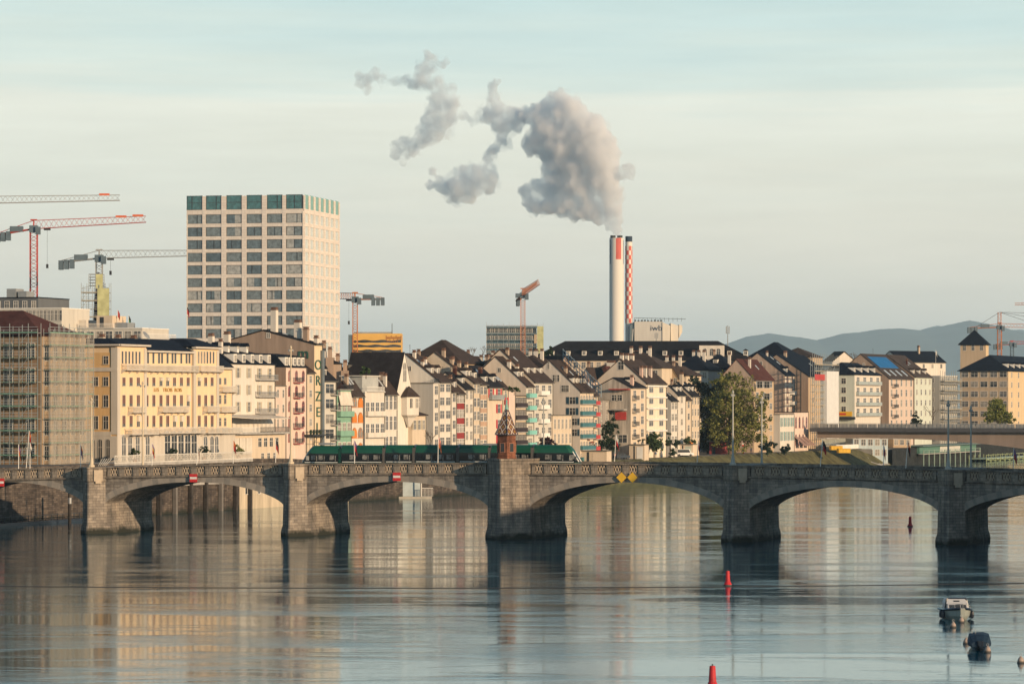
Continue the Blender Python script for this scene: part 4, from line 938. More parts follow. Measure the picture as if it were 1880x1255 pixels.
for i in range(4):
    m = MB(); H_ = zs_[i]
    m.box(xe[i] + (.02 if i else 0), xe[i + 1], off[i], Dp, 0, H_, 0)
    m.build('wall', [hy], hotel)
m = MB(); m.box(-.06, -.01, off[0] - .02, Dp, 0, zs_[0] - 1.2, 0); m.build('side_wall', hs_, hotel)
gf = HZ(797, 0)                                          # top of the ground floor
m = MB()
for x in (xe[0], xe[1] - .9, xe[2], xe[3] - .9): MB().box(x - .06, x + .95, off[0] - .14, off[0] + .2, gf, zs_[0] - .35, 0).build('pilaster', hst, hotel)
MB().box(-.2, -.06, off[0] - .14, .8, gf, zs_[0] - .3, 0).build('pilaster', hst, hotel)
for i in range(4): MB().box(xe[i] - (.5 if i in (0, 2) else -.03), xe[i + 1] + (.5 if i in (0, 2) else -.03), off[i] - .8, off[i] + .1, zs_[i] - .02, zs_[i] + .32).build('cornice', hst, hotel)
m = MB(); m.box(-.8, -.02, off[0] - .8, Dp, zs_[0] + .0, zs_[0] + .31); m.build('side_cornice', hst, hotel)
MB().box(-.25, -.06, off[0] - .1, Dp, zs_[0] - 4.6, zs_[0] - 3.9).build('string_course', hst, hotel); MB().box(-.2, -.06, .81, Dp, gf - .3, gf + .5).build('string_course', hst, hotel)
m = MB()                                                 # ground floor cladding
m.box(-.1, xe[4], off[0] - .1, off[0] + .02, 0, gf); m.box(-.14, -.08, off[0], Dp, 0, gf - .3); m.build('ground_floor', hst, hotel)
r = MB()
for i in range(3):
    zr = HZ(621, (xe[i] + xe[i + 1]) / 2); e = .7; x0, x1 = xe[i] - (e if i in (0, 2) else -.02), xe[i + 1] + (e if i in (0, 2) else -.02); y0, y1 = off[i] - .7, Dp + .5; z = zs_[i] + .34
    if i == 1: y0 = -.3
    b = [(x0, y0, z), (x1, y0, z), (x1, y1, z), (x0, y1, z)]; ii = 3.6 if i != 1 else 0
    tpz = zr - (i == 1) * .1; tp = [(x0 + ii, y0 + 4.2, tpz), (x1 - ii, y0 + 4.2, tpz), (x1 - ii, y1 - 4, tpz), (x0 + ii, y1 - 4, tpz)]
    r.solid(b + tp, [(0, 1, 5, 4), (1, 2, 6, 5), (2, 3, 7, 6), (3, 0, 4, 7), (4, 5, 6, 7)])
r.build('roof', RBL, hotel)
m = MB(); z = zs_[3] + .3; m.solid([(xe[3], -.2, z), (xe[4] + .3, -.2, z), (xe[4] + .3, Dp, z), (xe[3], Dp, z), (xe[3] + .1, 5, z + 4.2), (xe[4], 5, z + 4.2)], [(0, 1, 5, 4), (1, 2, 5), (2, 3, 4, 5), (3, 0, 4)]); m.build('annex_roof', RBL, hotel)
def hw(px, py0, py1, w_, i, gl=None, shutc=True):
    x = HX(px); z0, z1 = HZ(py1, x), HZ(py0, x)
    o = put('window', win_mesh(w_, z1 - z0, 0, hst, shb if shutc else None, False, True, True), hotel, (x, off[i] - .0, z0))
    return o
zx = lambda v: 160 + v / 4.647
zy = lambda v: 590 + v / 4.647
cols_ = ([(297, 0), (358, 0), (420, 0)] + [(v, 1) for v in (508, 567, 628, 685, 743, 802, 860)] + [(940, 2), (995, 2), (1050, 2)])
for r0, r1 in ((478, 548), (628, 722), (803, 895)):
    for v, i in cols_:
        px = zx(v); x = HX(px)
        o = put('window', win_mesh(1.15, HZ(zy(r0), x) - HZ(zy(r1), x), 0, hst, None, False, True, True), hotel, (x, off[i], HZ(zy(r1), x)))
        m = MB(); hh = HZ(zy(r0), x) - HZ(zy(r1), x)
        if rnd.random() < .8:
            m.box(-.56, -.05, -.06, -.03, .5, hh - .05); m.box(.05, .56, -.06, -.03, .5, hh - .05); m.build('louvre', shb, o)
        else: m.box(-.56, .56, -.4, -.03, .9, hh - .05); m.build('blind', awn, o)
for v in (285, 314, 343, 372, 402, 431): put('window', win_mesh(.6, 2.2, 0, hst, None, False, False, False), hotel, (HX(zx(v)), off[0], HZ(zy(357), 0)))
for v in (490, 517, 563, 611, 637, 684, 726, 751, 801, 846, 871): x = HX(zx(v)); put('window', win_mesh(.75, 2.2, 0, hst, None, False, False, False), hotel, (x, 0, HZ(zy(357), x)))
for v in (935, 960, 985, 1010, 1036, 1062): x = HX(zx(v)); put('window', win_mesh(.6, 2.2, 1 if v < 1000 else 0, hst, None, False, False, False), hotel, (x, off[2], HZ(zy(357), x)))
for r0, r1 in ((482, 535), (628, 700), (823, 890)):
    for v in (1145, 1188): x = HX(zx(v)); put('window', win_mesh(.95, HZ(zy(r0), x) - HZ(zy(r1), x), 0, hst, None, False, True, True), hotel, (x, off[3], HZ(zy(r1), x)))
for r0, r1 in ((297, 362), (475, 548), (630, 728), (808, 915)):
    for v in (75, 162):
        if r0 == 297 and v == 75: continue
        y = along(p0, -BY, BX, zx(v)); Dg = p0.y + BX * y; z0 = zpx(zy(r1), Dg) - HB; z1 = zpx(zy(r0), Dg) - HB
        gwin(hotel, y, z0, .95, z1 - z0, x=-.065, fr=hst, gl=0)
for v in (55, 115, 182):
    y = along(p0, -BY, BX, zx(v)); Dg = p0.y + BX * y; z0 = zpx(846, Dg) - HB; z1 = zpx(zy(1003), Dg) - HB
    put('arched_door', win_mesh(.75, z1 - z0, 0, hst, None, True, True, False), hotel, (-.145, y, z0), R(-90))
for v in (292, 345, 410, 495): x = HX(zx(v)); put('arched_door', win_mesh(1.6, 4.8, 2, WHITE, None, True, True, False), hotel, (x, off[0] - .1, HZ(846, x)))
for v in (665, 722, 780, 838, 892): x = HX(zx(v)); put('arched_window', win_mesh(2.3, 5.6, 0, WHITE, None, True, True, False), hotel, (x, off[0] - .1, HZ(846, x)))
for v in (990, 1045, 1085): x = HX(zx(v)); put('arched_door', win_mesh(1.6, 4.8, 2, WHITE, None, True, True, False), hotel, (x, off[0] - .1, HZ(846, x)))
def hbal(v0, v1, py, i, d=1.2):
    x0, x1 = HX(zx(v0)), HX(zx(v1)); z = HZ(py, x0)
    o = balcony(hotel, (x0 + x1) / 2, z, x1 - x0, d, balm, True, hst, y=off[i])
    m = MB()
    k = max(2, int((x1 - x0) / 2.4))
    for j in range(k + 1): x = (x1 - x0) * (j / k - .5); MB().prism([(0, -.16), (-d * .8, -.16), (0, -.75)], x - .12, x + .12, axis='x').build('console', hst, o)
    m = MB(); n = int((x1 - x0) / .5)
    for j in range(n): x = (x1 - x0) * ((j + .5) / n - .5); m.bar((x - .2, -d + .02, .15), (x + .2, -d + .02, .9), .025); m.bar((x + .2, -d + .02, .15), (x - .2, -d + .02, .9), .025)
    m.build('tracery', balm, o)
for v0, v1, py, i in ((275, 470, 678.0, 0), (487, 905, 679.4, 1), (912, 1105, 680.5, 2), (330, 445, 756, 0), (600, 825, 755, 1), (968, 1070, 754.6, 2), (300, 530, 796.5, 0), (540, 925, 794.5, 0), (950, 1120, 794, 0), (1125, 1250, 718, 3), (1115, 1250, 755, 3), (1130, 1270, 794, 3)):
    hbal(v0, v1, py, i, 1.2 if py < 780 else 1.7)
for wd_, v in (('LES', 588), ('TROIS', 684), ('ROIS', 774)): text('gold_lettering', wd_, .95, M('gold_letters', (.36, .20, .03), .4), hotel, (HX(zx(v)), -.07, HZ(zy(584), 20)), (R(90), 0, 0), .04, 1.55)
for k in range(5): chimney(hotel, xe[1] + k * 6.5 - 8, Dp * .75, HZ(621, 0), .6, .9, mat=hst)
m = MB(); m.lathe([(.1, 0), (.12, .5)], n=6); m.loft([[(r * math.sin(R(30 * i)), z * .7 + r * math.cos(R(30 * i)) * .6, .7 + r * math.cos(R(30 * i)) * .8) for i in range(12)] for r, z in ((.1, 0), (.6, .12), (.95, .4))], caps=False); m.build('satellite_dish', GREY, hotel, (HX(307), 4, HZ(622, 20)))
o = balcony(hotel, HX(345), HZ(624, 40), 14, .1, WHITE, True); o.location.y = 6
# riverside terrace in front of the hotel, with its balustrade
ter = thing('hotel_terrace', 'pale riverside terrace on posts with long patterned balustrade below the yellow hotel', 'terrace', bank(0, 0, 0), BANG)
ta, tb2 = bank_t(208, 0), bank_t(462, 0)
zT = 9.45
MB().box(ta, tb2, -.3, 7.9, zT - .5, zT).build('slab', CONC, ter)
m = MB(); m.box(ta, tb2, -.26, -.14, zT, zT + .2); m.box(ta, tb2, -.3, -.1, zT + 1.25, zT + 1.4)
n = int((tb2 - ta) / .55)
for j in range(n):
    x = ta + (j + .5) * .55; m.bar((x - .24, -.2, zT + .2), (x + .24, -.2, zT + 1.25), .035); m.bar((x + .24, -.2, zT + .2), (x - .24, -.2, zT + 1.25), .035); m.bar((x - .27, -.2, zT + .2), (x - .27, -.2, zT + 1.25), .03)
m.build('balustrade', balm, ter)
m = MB(); m.box(ta + 10, tb2, -.5, -.3, 5.0, 5.6); m.build('beam', CONC, ter)
for k in range(9): MB().box(-.35, .35, -.35, .35, -4, zT - .5).build('post', WOOD if k % 3 else M('old_concrete', (.16, .145, .13)), ter, (ta + 4 + k * (tb2 - ta - 6) / 8, -.6, 0))
m = MB()
for k in range(5): m.bar((ta - 1 - k * .5, -.2, zT - .6 + .1), (ta - 5 - k * .5, -.4, zT - 2.6), .06); m.bar((ta - 1 - k * .9, -.2, zT + .9), (ta - 5.5 - k * .5, -.4, zT - 1.2), .05)
m.build('stair_railing', balm, ter)
house('long low quay building of brick and plaster below the terraces, by the water', 440, 640, 880, s=-.2, base=-1.0, wall=wallm('quaybeige', (.50, .42, .31), .2), roof=CONC, kind_='flat', hd=3, cols=9, n=1, win=(.9, 1.2), top=2.2, fh=3, name='quay_building', group=None, gl=0, cross=False)

# ---------------------------------------------------------------- old building wrapped in scaffolding, nearest the bridge
tF = bank_t(77, s0); pF = bank(tF, s0, 4.6); WF = bank_t(159, s0) - tF - .3
HF = zpx(617, pF.y) - 4.6
fb = building('scaffolded_building', 'old tan stone building wrapped in scaffolding and netting at the bridge head', pF, BANG, WF, HF, 'building', None, wall=wallm('scaftan', (.46, .34, .23), .15), side=wallm('scafside', (.30, .205, .13), .25), roof=RRD,
              kind_='hip', hd=11, rz=zpx(569, 620) - 4.6, cols=5, fh=4.3, n=5, win=(1.5, 2.4), top=3.0, gl=0, scols=5, sn=5, swin=(1.6, 2.5), ef=.3)
NETM, ntt, nb = mat_nodes('scaffold_netting')
trn = N(ntt, 'ShaderNodeBsdfTransparent'); mixs = N(ntt, 'ShaderNodeMixShader'); tcn = N(ntt, 'ShaderNodeTexCoord'); mpn = N(ntt, 'ShaderNodeMapping'); mpn.inputs['Scale'].default_value = (.9, .9, .12)
nn_ = N(ntt, 'ShaderNodeTexNoise', Scale=.9, Detail=5.0); ntt.links.new(tcn.outputs['Object'], mpn.inputs[0]); ntt.links.new(mpn.outputs[0], nn_.inputs['Vector'])
mrn = N(ntt, 'ShaderNodeMapRange'); mrn.inputs['From Min'].default_value = .3; mrn.inputs['From Max'].default_value = .7; mrn.inputs['To Min'].default_value = .16; mrn.inputs['To Max'].default_value = .6
ntt.links.new(nn_.outputs['Fac'], mrn.inputs['Value']); nb.inputs['Base Color'].default_value = (.40, .36, .30, 1); nb.inputs['Roughness'].default_value = .9
ntt.links.new(mrn.outputs[0], mixs.inputs[0]); ntt.links.new(trn.outputs[0], mixs.inputs[1]); ntt.links.new(nb.outputs[0], mixs.inputs[2]); ntt.links.new(mixs.outputs[0], ntt.nodes['Material Output'].inputs['Surface'])
POLE = M('scaffold_tube', (.42, .43, .40), .4, .1, metal=.4); PLANK = M('scaffold_board_green', (.16, .30, .23), .8, .25, 2.); PLANKW = M('scaffold_board', (.40, .36, .28), .8, .2, 2.)
YNET = M('yellow_netting', (.46, .46, .24), .9, .2)
def scaffold(label, p, ang, L, H, lift=2.1, bay=2.2, d=1.1, net=None, boards=PLANK, faces=1, L2=0, r=.055, group=None, diag=True, top_pole=1.2):
    """Scaffold in front of the plane y=0 (face 1) and, if faces=2, also round the near end x=0."""
    t = thing('scaffold', label, 'scaffolding', p, ang, group)
    lv = int(H / lift)
    def run(L, fx, rz):
        nx = max(1, round(L / bay)); m = MB()
        for k in range(nx + 1):
            x = L * k / nx
            for y in (-.35, -.35 - d): m.bar((x, y, 0), (x, y, H + top_pole * (.4 + rnd.random())), r, n=4)
            for j in range(1, lv + 1): m.bar((x, -.3, j * lift), (x, -.4 - d, j * lift), r * .8, n=3)
        for j in range(1, lv + 1):
            for y in (-.35 - d,):
                for dz in (.5, 1.0): m.bar((0, y, j * lift + dz), (L, y, j * lift + dz), r * .7, n=3)
        if diag:
            for k in range(0, nx, 3):
                for j in range(lv): m.bar((L * k / nx, -.36 - d, j * lift), (L * (k + 1) / nx, -.36 - d, (j + 1) * lift), r * .7, n=3)
        fr = m.build('tube_lattice', POLE, t, fx, rz)
        for j in range(1, lv + 1): MB().box(0, L, -.3 - d, -.4, j * lift - .06, j * lift + .03).build('deck_board', boards, fr)
        for j in range(1, lv + 1):
            if rnd.random() < .9: MB().box(0, L, -.42 - d, -.385 - d, j * lift + .03, j * lift + .2).build('toe_board', boards, fr)
        if net is not None and not rz:
            n_ = MB(); K = 24
            n_.loft([[(L * k / K, -.5 - d + .1 * math.sin(k * 2.1) * math.sin(z), z) for z in (0, H * .25, H * .5, H * .75, H)] for k in range(K + 1)], caps=False, closed=False)
            n_.build('netting', net, fr)
    run(L, (0, 0, 0), 0)
    if faces == 2:
        run(L2, (0, L2, 0), R(-90))
    return t
scaffold('scaffold with green boards and pale netting round the old building at the bridge head', pF, BANG, WF, HF + .6, 2.12, 1.9, 1.2, NETM, faces=2, L2=20, r=.06)
# ---------------------------------------------------------------- buildings on the rise behind
G3 = 'buildings behind the river row'
lateral('dark flat roofed office block with grey roof plant behind the scaffolded building', -60, 70, 800, 548, 548, base=8, dep=8, wall=wallm('officedark', (.12, .13, .14)), roof=RBL, kind_='flat', cols=8, n=3, group=G3)
o, p, W_, H_ = ROOT['dark flat roofed office block with grey roof plant behind the scaffolded building']
MB().box(W_ * .5, W_ * .63, 2, 6, H_, H_ + 2.2).build('roof_plant', GREY, o); MB().box(W_ * .66, W_ * .78, 2, 6, H_, H_ + 1.6).build('roof_plant', GREY, o)
lateral('long white office wing with a pale cornice above the scaffolded building', -60, 113, 770, 568, base=8, dep=7, wall=offw, roof=WHITE, kind_='flat', cols=26, n=2, win=(1.0, 2.2), group=G3)
t = lateral('white stepped rooftop house behind the yellow hotel', 140, 261, 770, 604, base=8, dep=7, wall=offw, roof=WHITE, kind_='flat', cols=7, n=2, win=(1.6, 1.8), group=G3)
o, p, W_, H_ = ROOT['white stepped rooftop house behind the yellow hotel']
MB().box(W_ * .28, W_ * .52, 1, 8, H_, H_ + 2.9).build('upper_storey', cream, o); MB().box(W_ * .33, W_ * .39, .95, 1.0, H_ + .3, H_ + 2.6).build('door', DARK, o); balcony(o, W_ * .3, H_ + .2, W_ * .55, .2, WHITE, True)
MB().box(W_ * .54, W_ * .72, 2, 6, H_, H_ + 1.4).build('roof_plant', GREY, o); MB().box(0, W_ * .12, 1, 7, H_, H_ + 2.0).build('lift_housing', white, o)
lateral('brown tiled house with hipped roof and chimneys above the green house', 600, 662, 800, 690, 668, base=9, dep=6, wall=tan, roof=RDK, kind_='hip', cols=4, n=2, group=G3)
def cluster(label, items, D, group=G3):
    """A stepped block of party walls and tall chimneys: items = (x0, x1, top y, depth offset, roofed)."""
    x0 = min(i[0] for i in items); p = P(x0, 740, D); p.z = 9
    t = thing('stepped_house', label, 'house', p, 0, group)
    for xa, xb, yt, dd, rf in items:
        a = (xa - x0) / F * D; b = (xb - x0) / F * D; h = zpx(yt, D) - 9
        wo = MB().box(a, b, dd, dd + 5.5, 0, h).build('wall', rf[0], t)
        if rf[1] is not None: MB().prism([(a - .15, h), (b + .15, h), (b + .15, h + .18), (a - .15, h + .9)], dd - .3, dd + 5.6, axis='y').build('roof', rf[1], t)
        if rf[2]:
            for k in range(rf[2]):
                chimney(t, a + (b - a) * (k + .5) / rf[2], dd + 2, h + .2, 1.6, .9, mat=brownside)
    return t
cluster('stepped brown party walls with many chimney stacks right of the lettered wall', [(598, 612, 656, 0, (brownside, None, 1)), (612, 626, 668, 1, (wallm('stepa', (.40, .31, .24)), RDK, 1)), (626, 640, 680, 0, (brownside, None, 1)), (640, 668, 676, 2, (tan, GUT, 0)), (588, 598, 644, 2, (white, None, 1))], 778)
cluster('low brown stepped roofs and a thick chimney behind the orange arched house', [(640, 652, 672, 0, (brownside, RDK, 0)), (648, 660, 690, -2, (tan, None, 1)), (662, 676, 684, -1, (wallm('stepa', (.40, .31, .24)), RDK, 0)), (694, 703, 668, 1, (tan, None, 0))], 784)
lateral('dark mossy roofed house with a long slope behind the ornate white houses', 645, 700, 790, 690, 646, base=9, dep=9, wall=tan, roof=roofm('moss', (.026, .023, .025)), kind_='hip', cols=3, n=1, group=G3)
lateral('tall hipped brown roof rising behind the pale gables', 738, 845, 850, 668, 624, base=9, dep=9, wall=tan, roof=RB, kind_='hip', cols=5, n=1, group=G3)
for lb, x0, x1, D, ey, ry, rf, wl in (('brown roofed house with three small chimneys behind the red shutters', 840, 905, 880, 682, 664, RB, tan), ('dark roofed house beneath the scaffolded office block', 862, 930, 930, 676, 655, RDK, tan), ('brown roofed house with small dormers left of the dark evergreen', 930, 1000, 900, 676, 652, RB, white),
                                      ('red roofed house under repair left of the wide pale gable', 1090, 1122, 960, 700, 672, RRD, pink), ('brown hipped house with three white chimneys below the long dark roof', 1100, 1215, 1010, 676, 645, RGB, cream), ('brown roofed house with a red spire behind the bay windows', 1180, 1260, 1020, 690, 662, RB, cream),
                                      ('dark slate roofed villa left of the hipped house with shutters', 1236, 1300, 1045, 680, 652, RBL, offw)):
    lateral(lb, x0, x1, D, ey, ry, base=9, dep=8, wall=wl, roof=rf, kind_='hip', cols=5, n=1, win=(1.2, 1.6), group=G3, chim=((.4, .45, 1.4, .8, white), (.55, .45, 1.4, .8, white), (.7, .45, 1.4, .8, white)))
for lb, x0, x1, D, ey, ry, rf, wl, an in (('small pale gable house under the fine crowned bare tree', 846, 872, 868, 676, 655, RB, gables, -12), ('small tan gable house behind the grey balcony with red shutters', 876, 902, 880, 683, 664, RDK, tan, -25), ('small white gable house just left of the wide grey white gable', 900, 916, 885, 676, 661, RGB, white, -8),
                                          ('narrow pink gable house behind the teal balconies', 1066, 1088, 935, 697, 676, RB, palepink, -20), ('white gable house behind the three white chimneys', 1158, 1184, 1015, 676, 655, RGB, white, -10), ('low tan gable house behind the last cream roofs', 1222, 1246, 1015, 694, 674, RB, tan, -22),
                                          ('small cream gable house behind the maroon panels', 816, 842, 830, 690, 668, RDK, cream, -15), ('brown gable house over the tall white pointed gable shoulder', 752, 776, 815, 676, 655, RB, tan, -18), ('grey gable house between the long dark building and the willow', 1300, 1330, 1080, 672, 652, RDK, offw, -10)):
    lateral(lb, x0, x1, D, ey, ry, ang=an, base=9, dep=6, wall=wl, roof=rf, kind_='perp', cols=2, n=2, win=(.9, 1.3), top=.6, group=G3, chim=((.3, .3, 1.2, .7, brownside),))
lateral('hipped house with dark shutters standing above the trees at the end of the row', 1278, 1342, 1060, 679, 651, base=9, dep=7, wall=palepink, roof=RBL, kind_='hip', cols=3, n=4, win=(1.6, 2.2), fh=3.5, group=G3, shut=dbrown, gl=1, dorm=1, chim=((.85, .3, 1.8, .8, white),))
lateral('very long dark roofed building with a row of white dormers below the chimney stacks', 968, 1384, 1180, 662, 626, ang=-4, base=10, dep=12, wall=cream, roof=RDK, kind_='hip', cols=30, n=2, win=(1.3, 1.9), group=G3, dorm=14, dpos=.22)
o, p, W_, H_ = ROOT['very long dark roofed building with a row of white dormers below the chimney stacks']
MB().box(W_ * .76, W_ * .87, -1.5, 4, H_ - .5, H_ + 5).build('white_gablet', white, o)
for k in range(3): window(o, W_ * (.785 + .03 * k), -1.5, H_ + 1.6, 1.2, 2.4, arch=True, gl=0)
MB().box(W_ * .02, W_ * .02 + .9, 12, 12.8, H_ + 6, H_ + 9).build('chimney', tan, o)
lateral('dark hipped roof house behind the brown gables beyond the willow', 1376, 1448, 1150, 655, 628, base=9, dep=9, wall=tan, roof=RBL, kind_='hip', cols=4, n=1, group=G3)
lateral('long brown mossy roof behind the scaffold tower', 1420, 1492, 1190, 656, 638, base=9, dep=7, wall=tan, roof=RGB, kind_='hip', cols=5, n=1, group=G3)
lateral('small gabled house with a brown roof behind the mint apartment house', 1528, 1572, 1230, 664, 646, ang=20, base=9, dep=4, wall=white, roof=RGB, kind_='perp', cols=2, n=1, group=G3)
lateral('dark roofed house with skylights left of the tan block', 1655, 1736, 1310, 664, 645, ang=40, base=9, dep=6, wall=white, roof=RBL, kind_='gable', cols=5, n=1, group=G3, chim=((.6, .4, 2.5),))
# square tower behind the tan block
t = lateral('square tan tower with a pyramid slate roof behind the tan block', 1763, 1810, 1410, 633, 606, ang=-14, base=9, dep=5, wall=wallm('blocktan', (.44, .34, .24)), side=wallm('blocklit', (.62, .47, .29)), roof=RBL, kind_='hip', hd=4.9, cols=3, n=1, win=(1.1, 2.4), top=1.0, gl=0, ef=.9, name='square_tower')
# ---------------------------------------------------------------- office tower
pT = P(343, 740, 1050); pT.z = 8
aT = R(-13); WT = along(pT, math.cos(aT), math.sin(aT), 557.5); HT = zpx(361, 1050) - 8
tower = thing('office_tower', 'tall pale office tower with a grid of large grey windows and a glassy top floor', 'tower', pT, aT)
TWL, tt2, tb3 = mat_nodes('tower_cladding')
cN = N(tt2, 'ShaderNodeTexCoord'); bN = N(tt2, 'ShaderNodeTexBrick', Scale=1.0); bN.inputs['Brick Width'].default_value = 1.6; bN.inputs['Row Height'].default_value = .8; bN.inputs['Mortar Size'].default_value = .03
sN = N(tt2, 'ShaderNodeSeparateXYZ'); kN = N(tt2, 'ShaderNodeCombineXYZ'); tt2.links.new(cN.outputs['Object'], sN.inputs[0])
aN = N(tt2, 'ShaderNodeMath', operation='ADD'); tt2.links.new(sN.outputs['X'], aN.inputs[0]); tt2.links.new(sN.outputs['Y'], aN.inputs[1]); tt2.links.new(aN.outputs[0], kN.inputs[0]); tt2.links.new(sN.outputs['Z'], kN.inputs[1]); tt2.links.new(kN.outputs[0], bN.inputs['Vector'])
bN.inputs['Color1'].default_value = (.62, .56, .50, 1); bN.inputs['Color2'].default_value = (.70, .635, .565, 1); bN.inputs['Mortar'].default_value = (.46, .40, .35, 1)
tt2.links.new(bN.outputs['Color'], tb3.inputs['Base Color']); tb3.inputs['Roughness'].default_value = .8
DT = 38.0
MB().box(.12, WT - .12, .12, DT - .12, 0, HT - .4).build('core', M('tower_core', (.10, .11, .12), .5), tower)
colT = [(96, 232), (260, 388), (428, 555), (594, 720), (760, 887), (917, 1052)]
rowT = [(88, 205), (243, 318), (347, 422), (451, 526), (555, 630), (658, 733), (762, 836), (866, 940), (969, 1042), (1073, 1148), (1177, 1252), (1281, 1356)]
tx = lambda v: along(pT, math.cos(aT), math.sin(aT), 320 + v / 4.463)
tz = lambda v: zpx(340 + v / 4.463, 1050) - 8
m = MB()
xs = [tx(a) for ab in colT for a in ab]; xs[0] = 0.0
for (a, b) in zip(xs[1::2], xs[2::2]): m.box(a, b, -.3, .12, 0, HT)
m.box(0, .25, -.3, .12, 0, tz(243)); m.box(xs[-1], WT, -.3, .12, 0, tz(225))
zz = [(tz(r1), tz(r0)) for r0, r1 in rowT]
fl = [(zz[k + 1][1], zz[k][0]) for k in range(11)] + [(0, zz[11][0])]
spans = list(zip([0] + xs[2::2], xs[1::2]))
for a, b in spans:
    for z0, z1 in fl: m.box(a + .003, b - .003, -.24, .12, z0, z1)
m.build('facade_grid', TWL, tower)
TGL = [glassm('tower_glass_%d' % i, c, .15) for i, c in enumerate([(.105, .15, .18), (.15, .19, .21), (.08, .12, .15), (.34, .35, .34)])]; TTOP = glassm('tower_top_glass', (.045, .15, .17), .08)
FRD = M('tower_window_frame', (.05, .055, .06), .4)
for k, (z0, z1) in enumerate(zz):
    for a, b in spans:
        m = MB(); m.face([(a, -.02, z0), (b, -.02, z0), (b, -.02, z1), (a, -.02, z1)], 0)
        m.box(a + .003, b - .003, -.16, -.03, z0, z0 + .12, 1); m.box(a + .003, a + .14, -.15, -.03, z0 + .12, z1, 1); m.box(b - .14, b - .003, -.15, -.03, z0 + .12, z1, 1); m.box(a + .15, b - .15, -.15, -.03, z1 - .1, z1 - .003, 1)
        if k == 0: m.box(a, b, -.13, -.03, (z0 + z1) / 2, (z0 + z1) / 2 + .1, 1)
        if rnd.random() < .5: x = a + (b - a) * rnd.choice((.33, .5, .66)); m.box(x, x + .12, -.14, -.03, z0 + .12, z1 - .1, 1)
        g = TTOP if k == 0 else TGL[3] if (k == 7 and a < 2) or rnd.random() < .05 else rnd.choice(TGL[:3])
        wo = m.build('window', [g, FRD], tower)
        if k and rnd.random() < .22: xa = a + (b - a) * rnd.choice((0, .5)); MB().face([(xa + .2, -.026, z0 + .15), (xa + (b - a) * .48, -.026, z0 + .15), (xa + (b - a) * .48, -.026, z1 - .12), (xa + .2, -.026, z1 - .12)]).build('curtain', TGL[3], wo)
# right face: narrow bays, glass coloured pale to stand in for the reflected sky
SGL = M('tower_side_sky_glass', (.52, .56, .54), .25, .12, .5, spec=.8); STOP = M('tower_side_top', (.16, .34, .31), .15)
nb_ = 7; yw = DT / nb_
m = MB()
for k in range(nb_ + 1):
    y = k * yw; m.box(WT - .12, WT + .3, max(0, y - .75), min(DT, y + .75), 0, HT - (0 if k not in (0, nb_) else .02))
for z0, z1 in fl:
    for k in range(nb_): m.box(WT - .12, WT + .24, k * yw + .753, (k + 1) * yw - .753, z0 + .003, z1 - .003)
m.build('side_grid', TWL, tower)
for k, (z0, z1) in enumerate(zz):
    for j in range(nb_): MB().face([(WT + .05, j * yw + .75, z0), (WT + .05, (j + 1) * yw - .75, z0), (WT + .05, (j + 1) * yw - .75, z1), (WT + .05, j * yw + .75, z1)]).build('side_window', STOP if k == 0 else SGL, tower)
MB().box(0, WT, .13, DT, HT - .4, HT).build('roof', CONC, tower)
# ---------------------------------------------------------------- yellow hotel block, scaffolded office block, power plant
YB = M('yellow_panel', (.68, .40, .10), .6, .08, .3)
D_ = 1200; pY = P(648, 740, D_); pY.z = 10; WY = along(pY, 1, 0, 737); HY = zpx(612, D_) - 10
t = thing('yellow_office_block', 'yellow panelled block with wavy dark window bands behind the dark mossy roof', 'building', pY, 0)
MB().box(0, WY, 0, 14, 0, HY).build('wall', YB, t); MB().box(-1.6, 0, .4, 14, 0, HY - .4).build('stair_wing', M('wing_bluegrey', (.12, .17, .20), .5), t)
for py in (626, 634.5, 643.5):
    z = zpx(py, D_) - 10; m = MB(); n = 40
    m.loft([[(WY * (.01 + .98 * k / n), -.06, z - .5 - .06 * math.sin(k * .5 + py)), (WY * (.01 + .98 * k / n), -.06, z + .3 + .16 * math.sin(k * .42 + py))] for k in range(n + 1)], caps=False, closed=False); m.build('window_band', GL[0], t)
m = MB()
for k in range(13): m.box(WY * .68 + k * .42, WY * .68 + k * .42 + .22, -.08, -.02, HY - 1.9 - .35 * (k % 3 == 0), HY - 1.1 + .4 * (k % 4 == 0))
for k in range(6): m.box(WY * .70 + k * .7, WY * .70 + k * .7 + .18, -.08, -.02, HY - 2.9, HY - 2.4)
m.build('sign_lettering', M('sign_brownred', (.30, .09, .04)), t)
MB().box(.3, WY * .8, 3, 10, HY, HY + .6).build('roof_plant', GREY, t)
for x in (1.3, WY * .8): MB().lathe([(.12, HY), (.08, HY + 3.5)], (x, 3), 6).build('mast', DARK, t)
D_ = 1330; pN = P(893, 740, D_); pN.z = 10; WN = along(pN, 1, 0, 985); HN = zpx(599, D_) - 10
t = building('glass_office_block', 'blue glass office block wrapped in scaffolding behind the bare trees', pN, 0, WN, HN, 'building', None, wall=M('office_blue', (.07, .13, .17), .3), roof=GREY, kind_='flat', hd=7, cols=12, fh=2.9, n=4, win=(1.3, 1.6), top=1.5, gl=0)
scaffold('blue grey scaffold on the glass office block behind the bare trees', pN, 0, WN + 2.5, HN, 2.4, 2.2, 1.0, None, boards=M('scaffold_board_blue', (.20, .27, .30)), diag=True)
MB().face([(WN + .2, -1.6, 2), (WN + 2.6, -1.6, 2), (WN + 2.6, -1.6, HN), (WN + .2, -1.6, HN)]).build('netting', YNET, t)
D_ = 1900
STK, stt, stb = mat_nodes('stack_concrete_white')
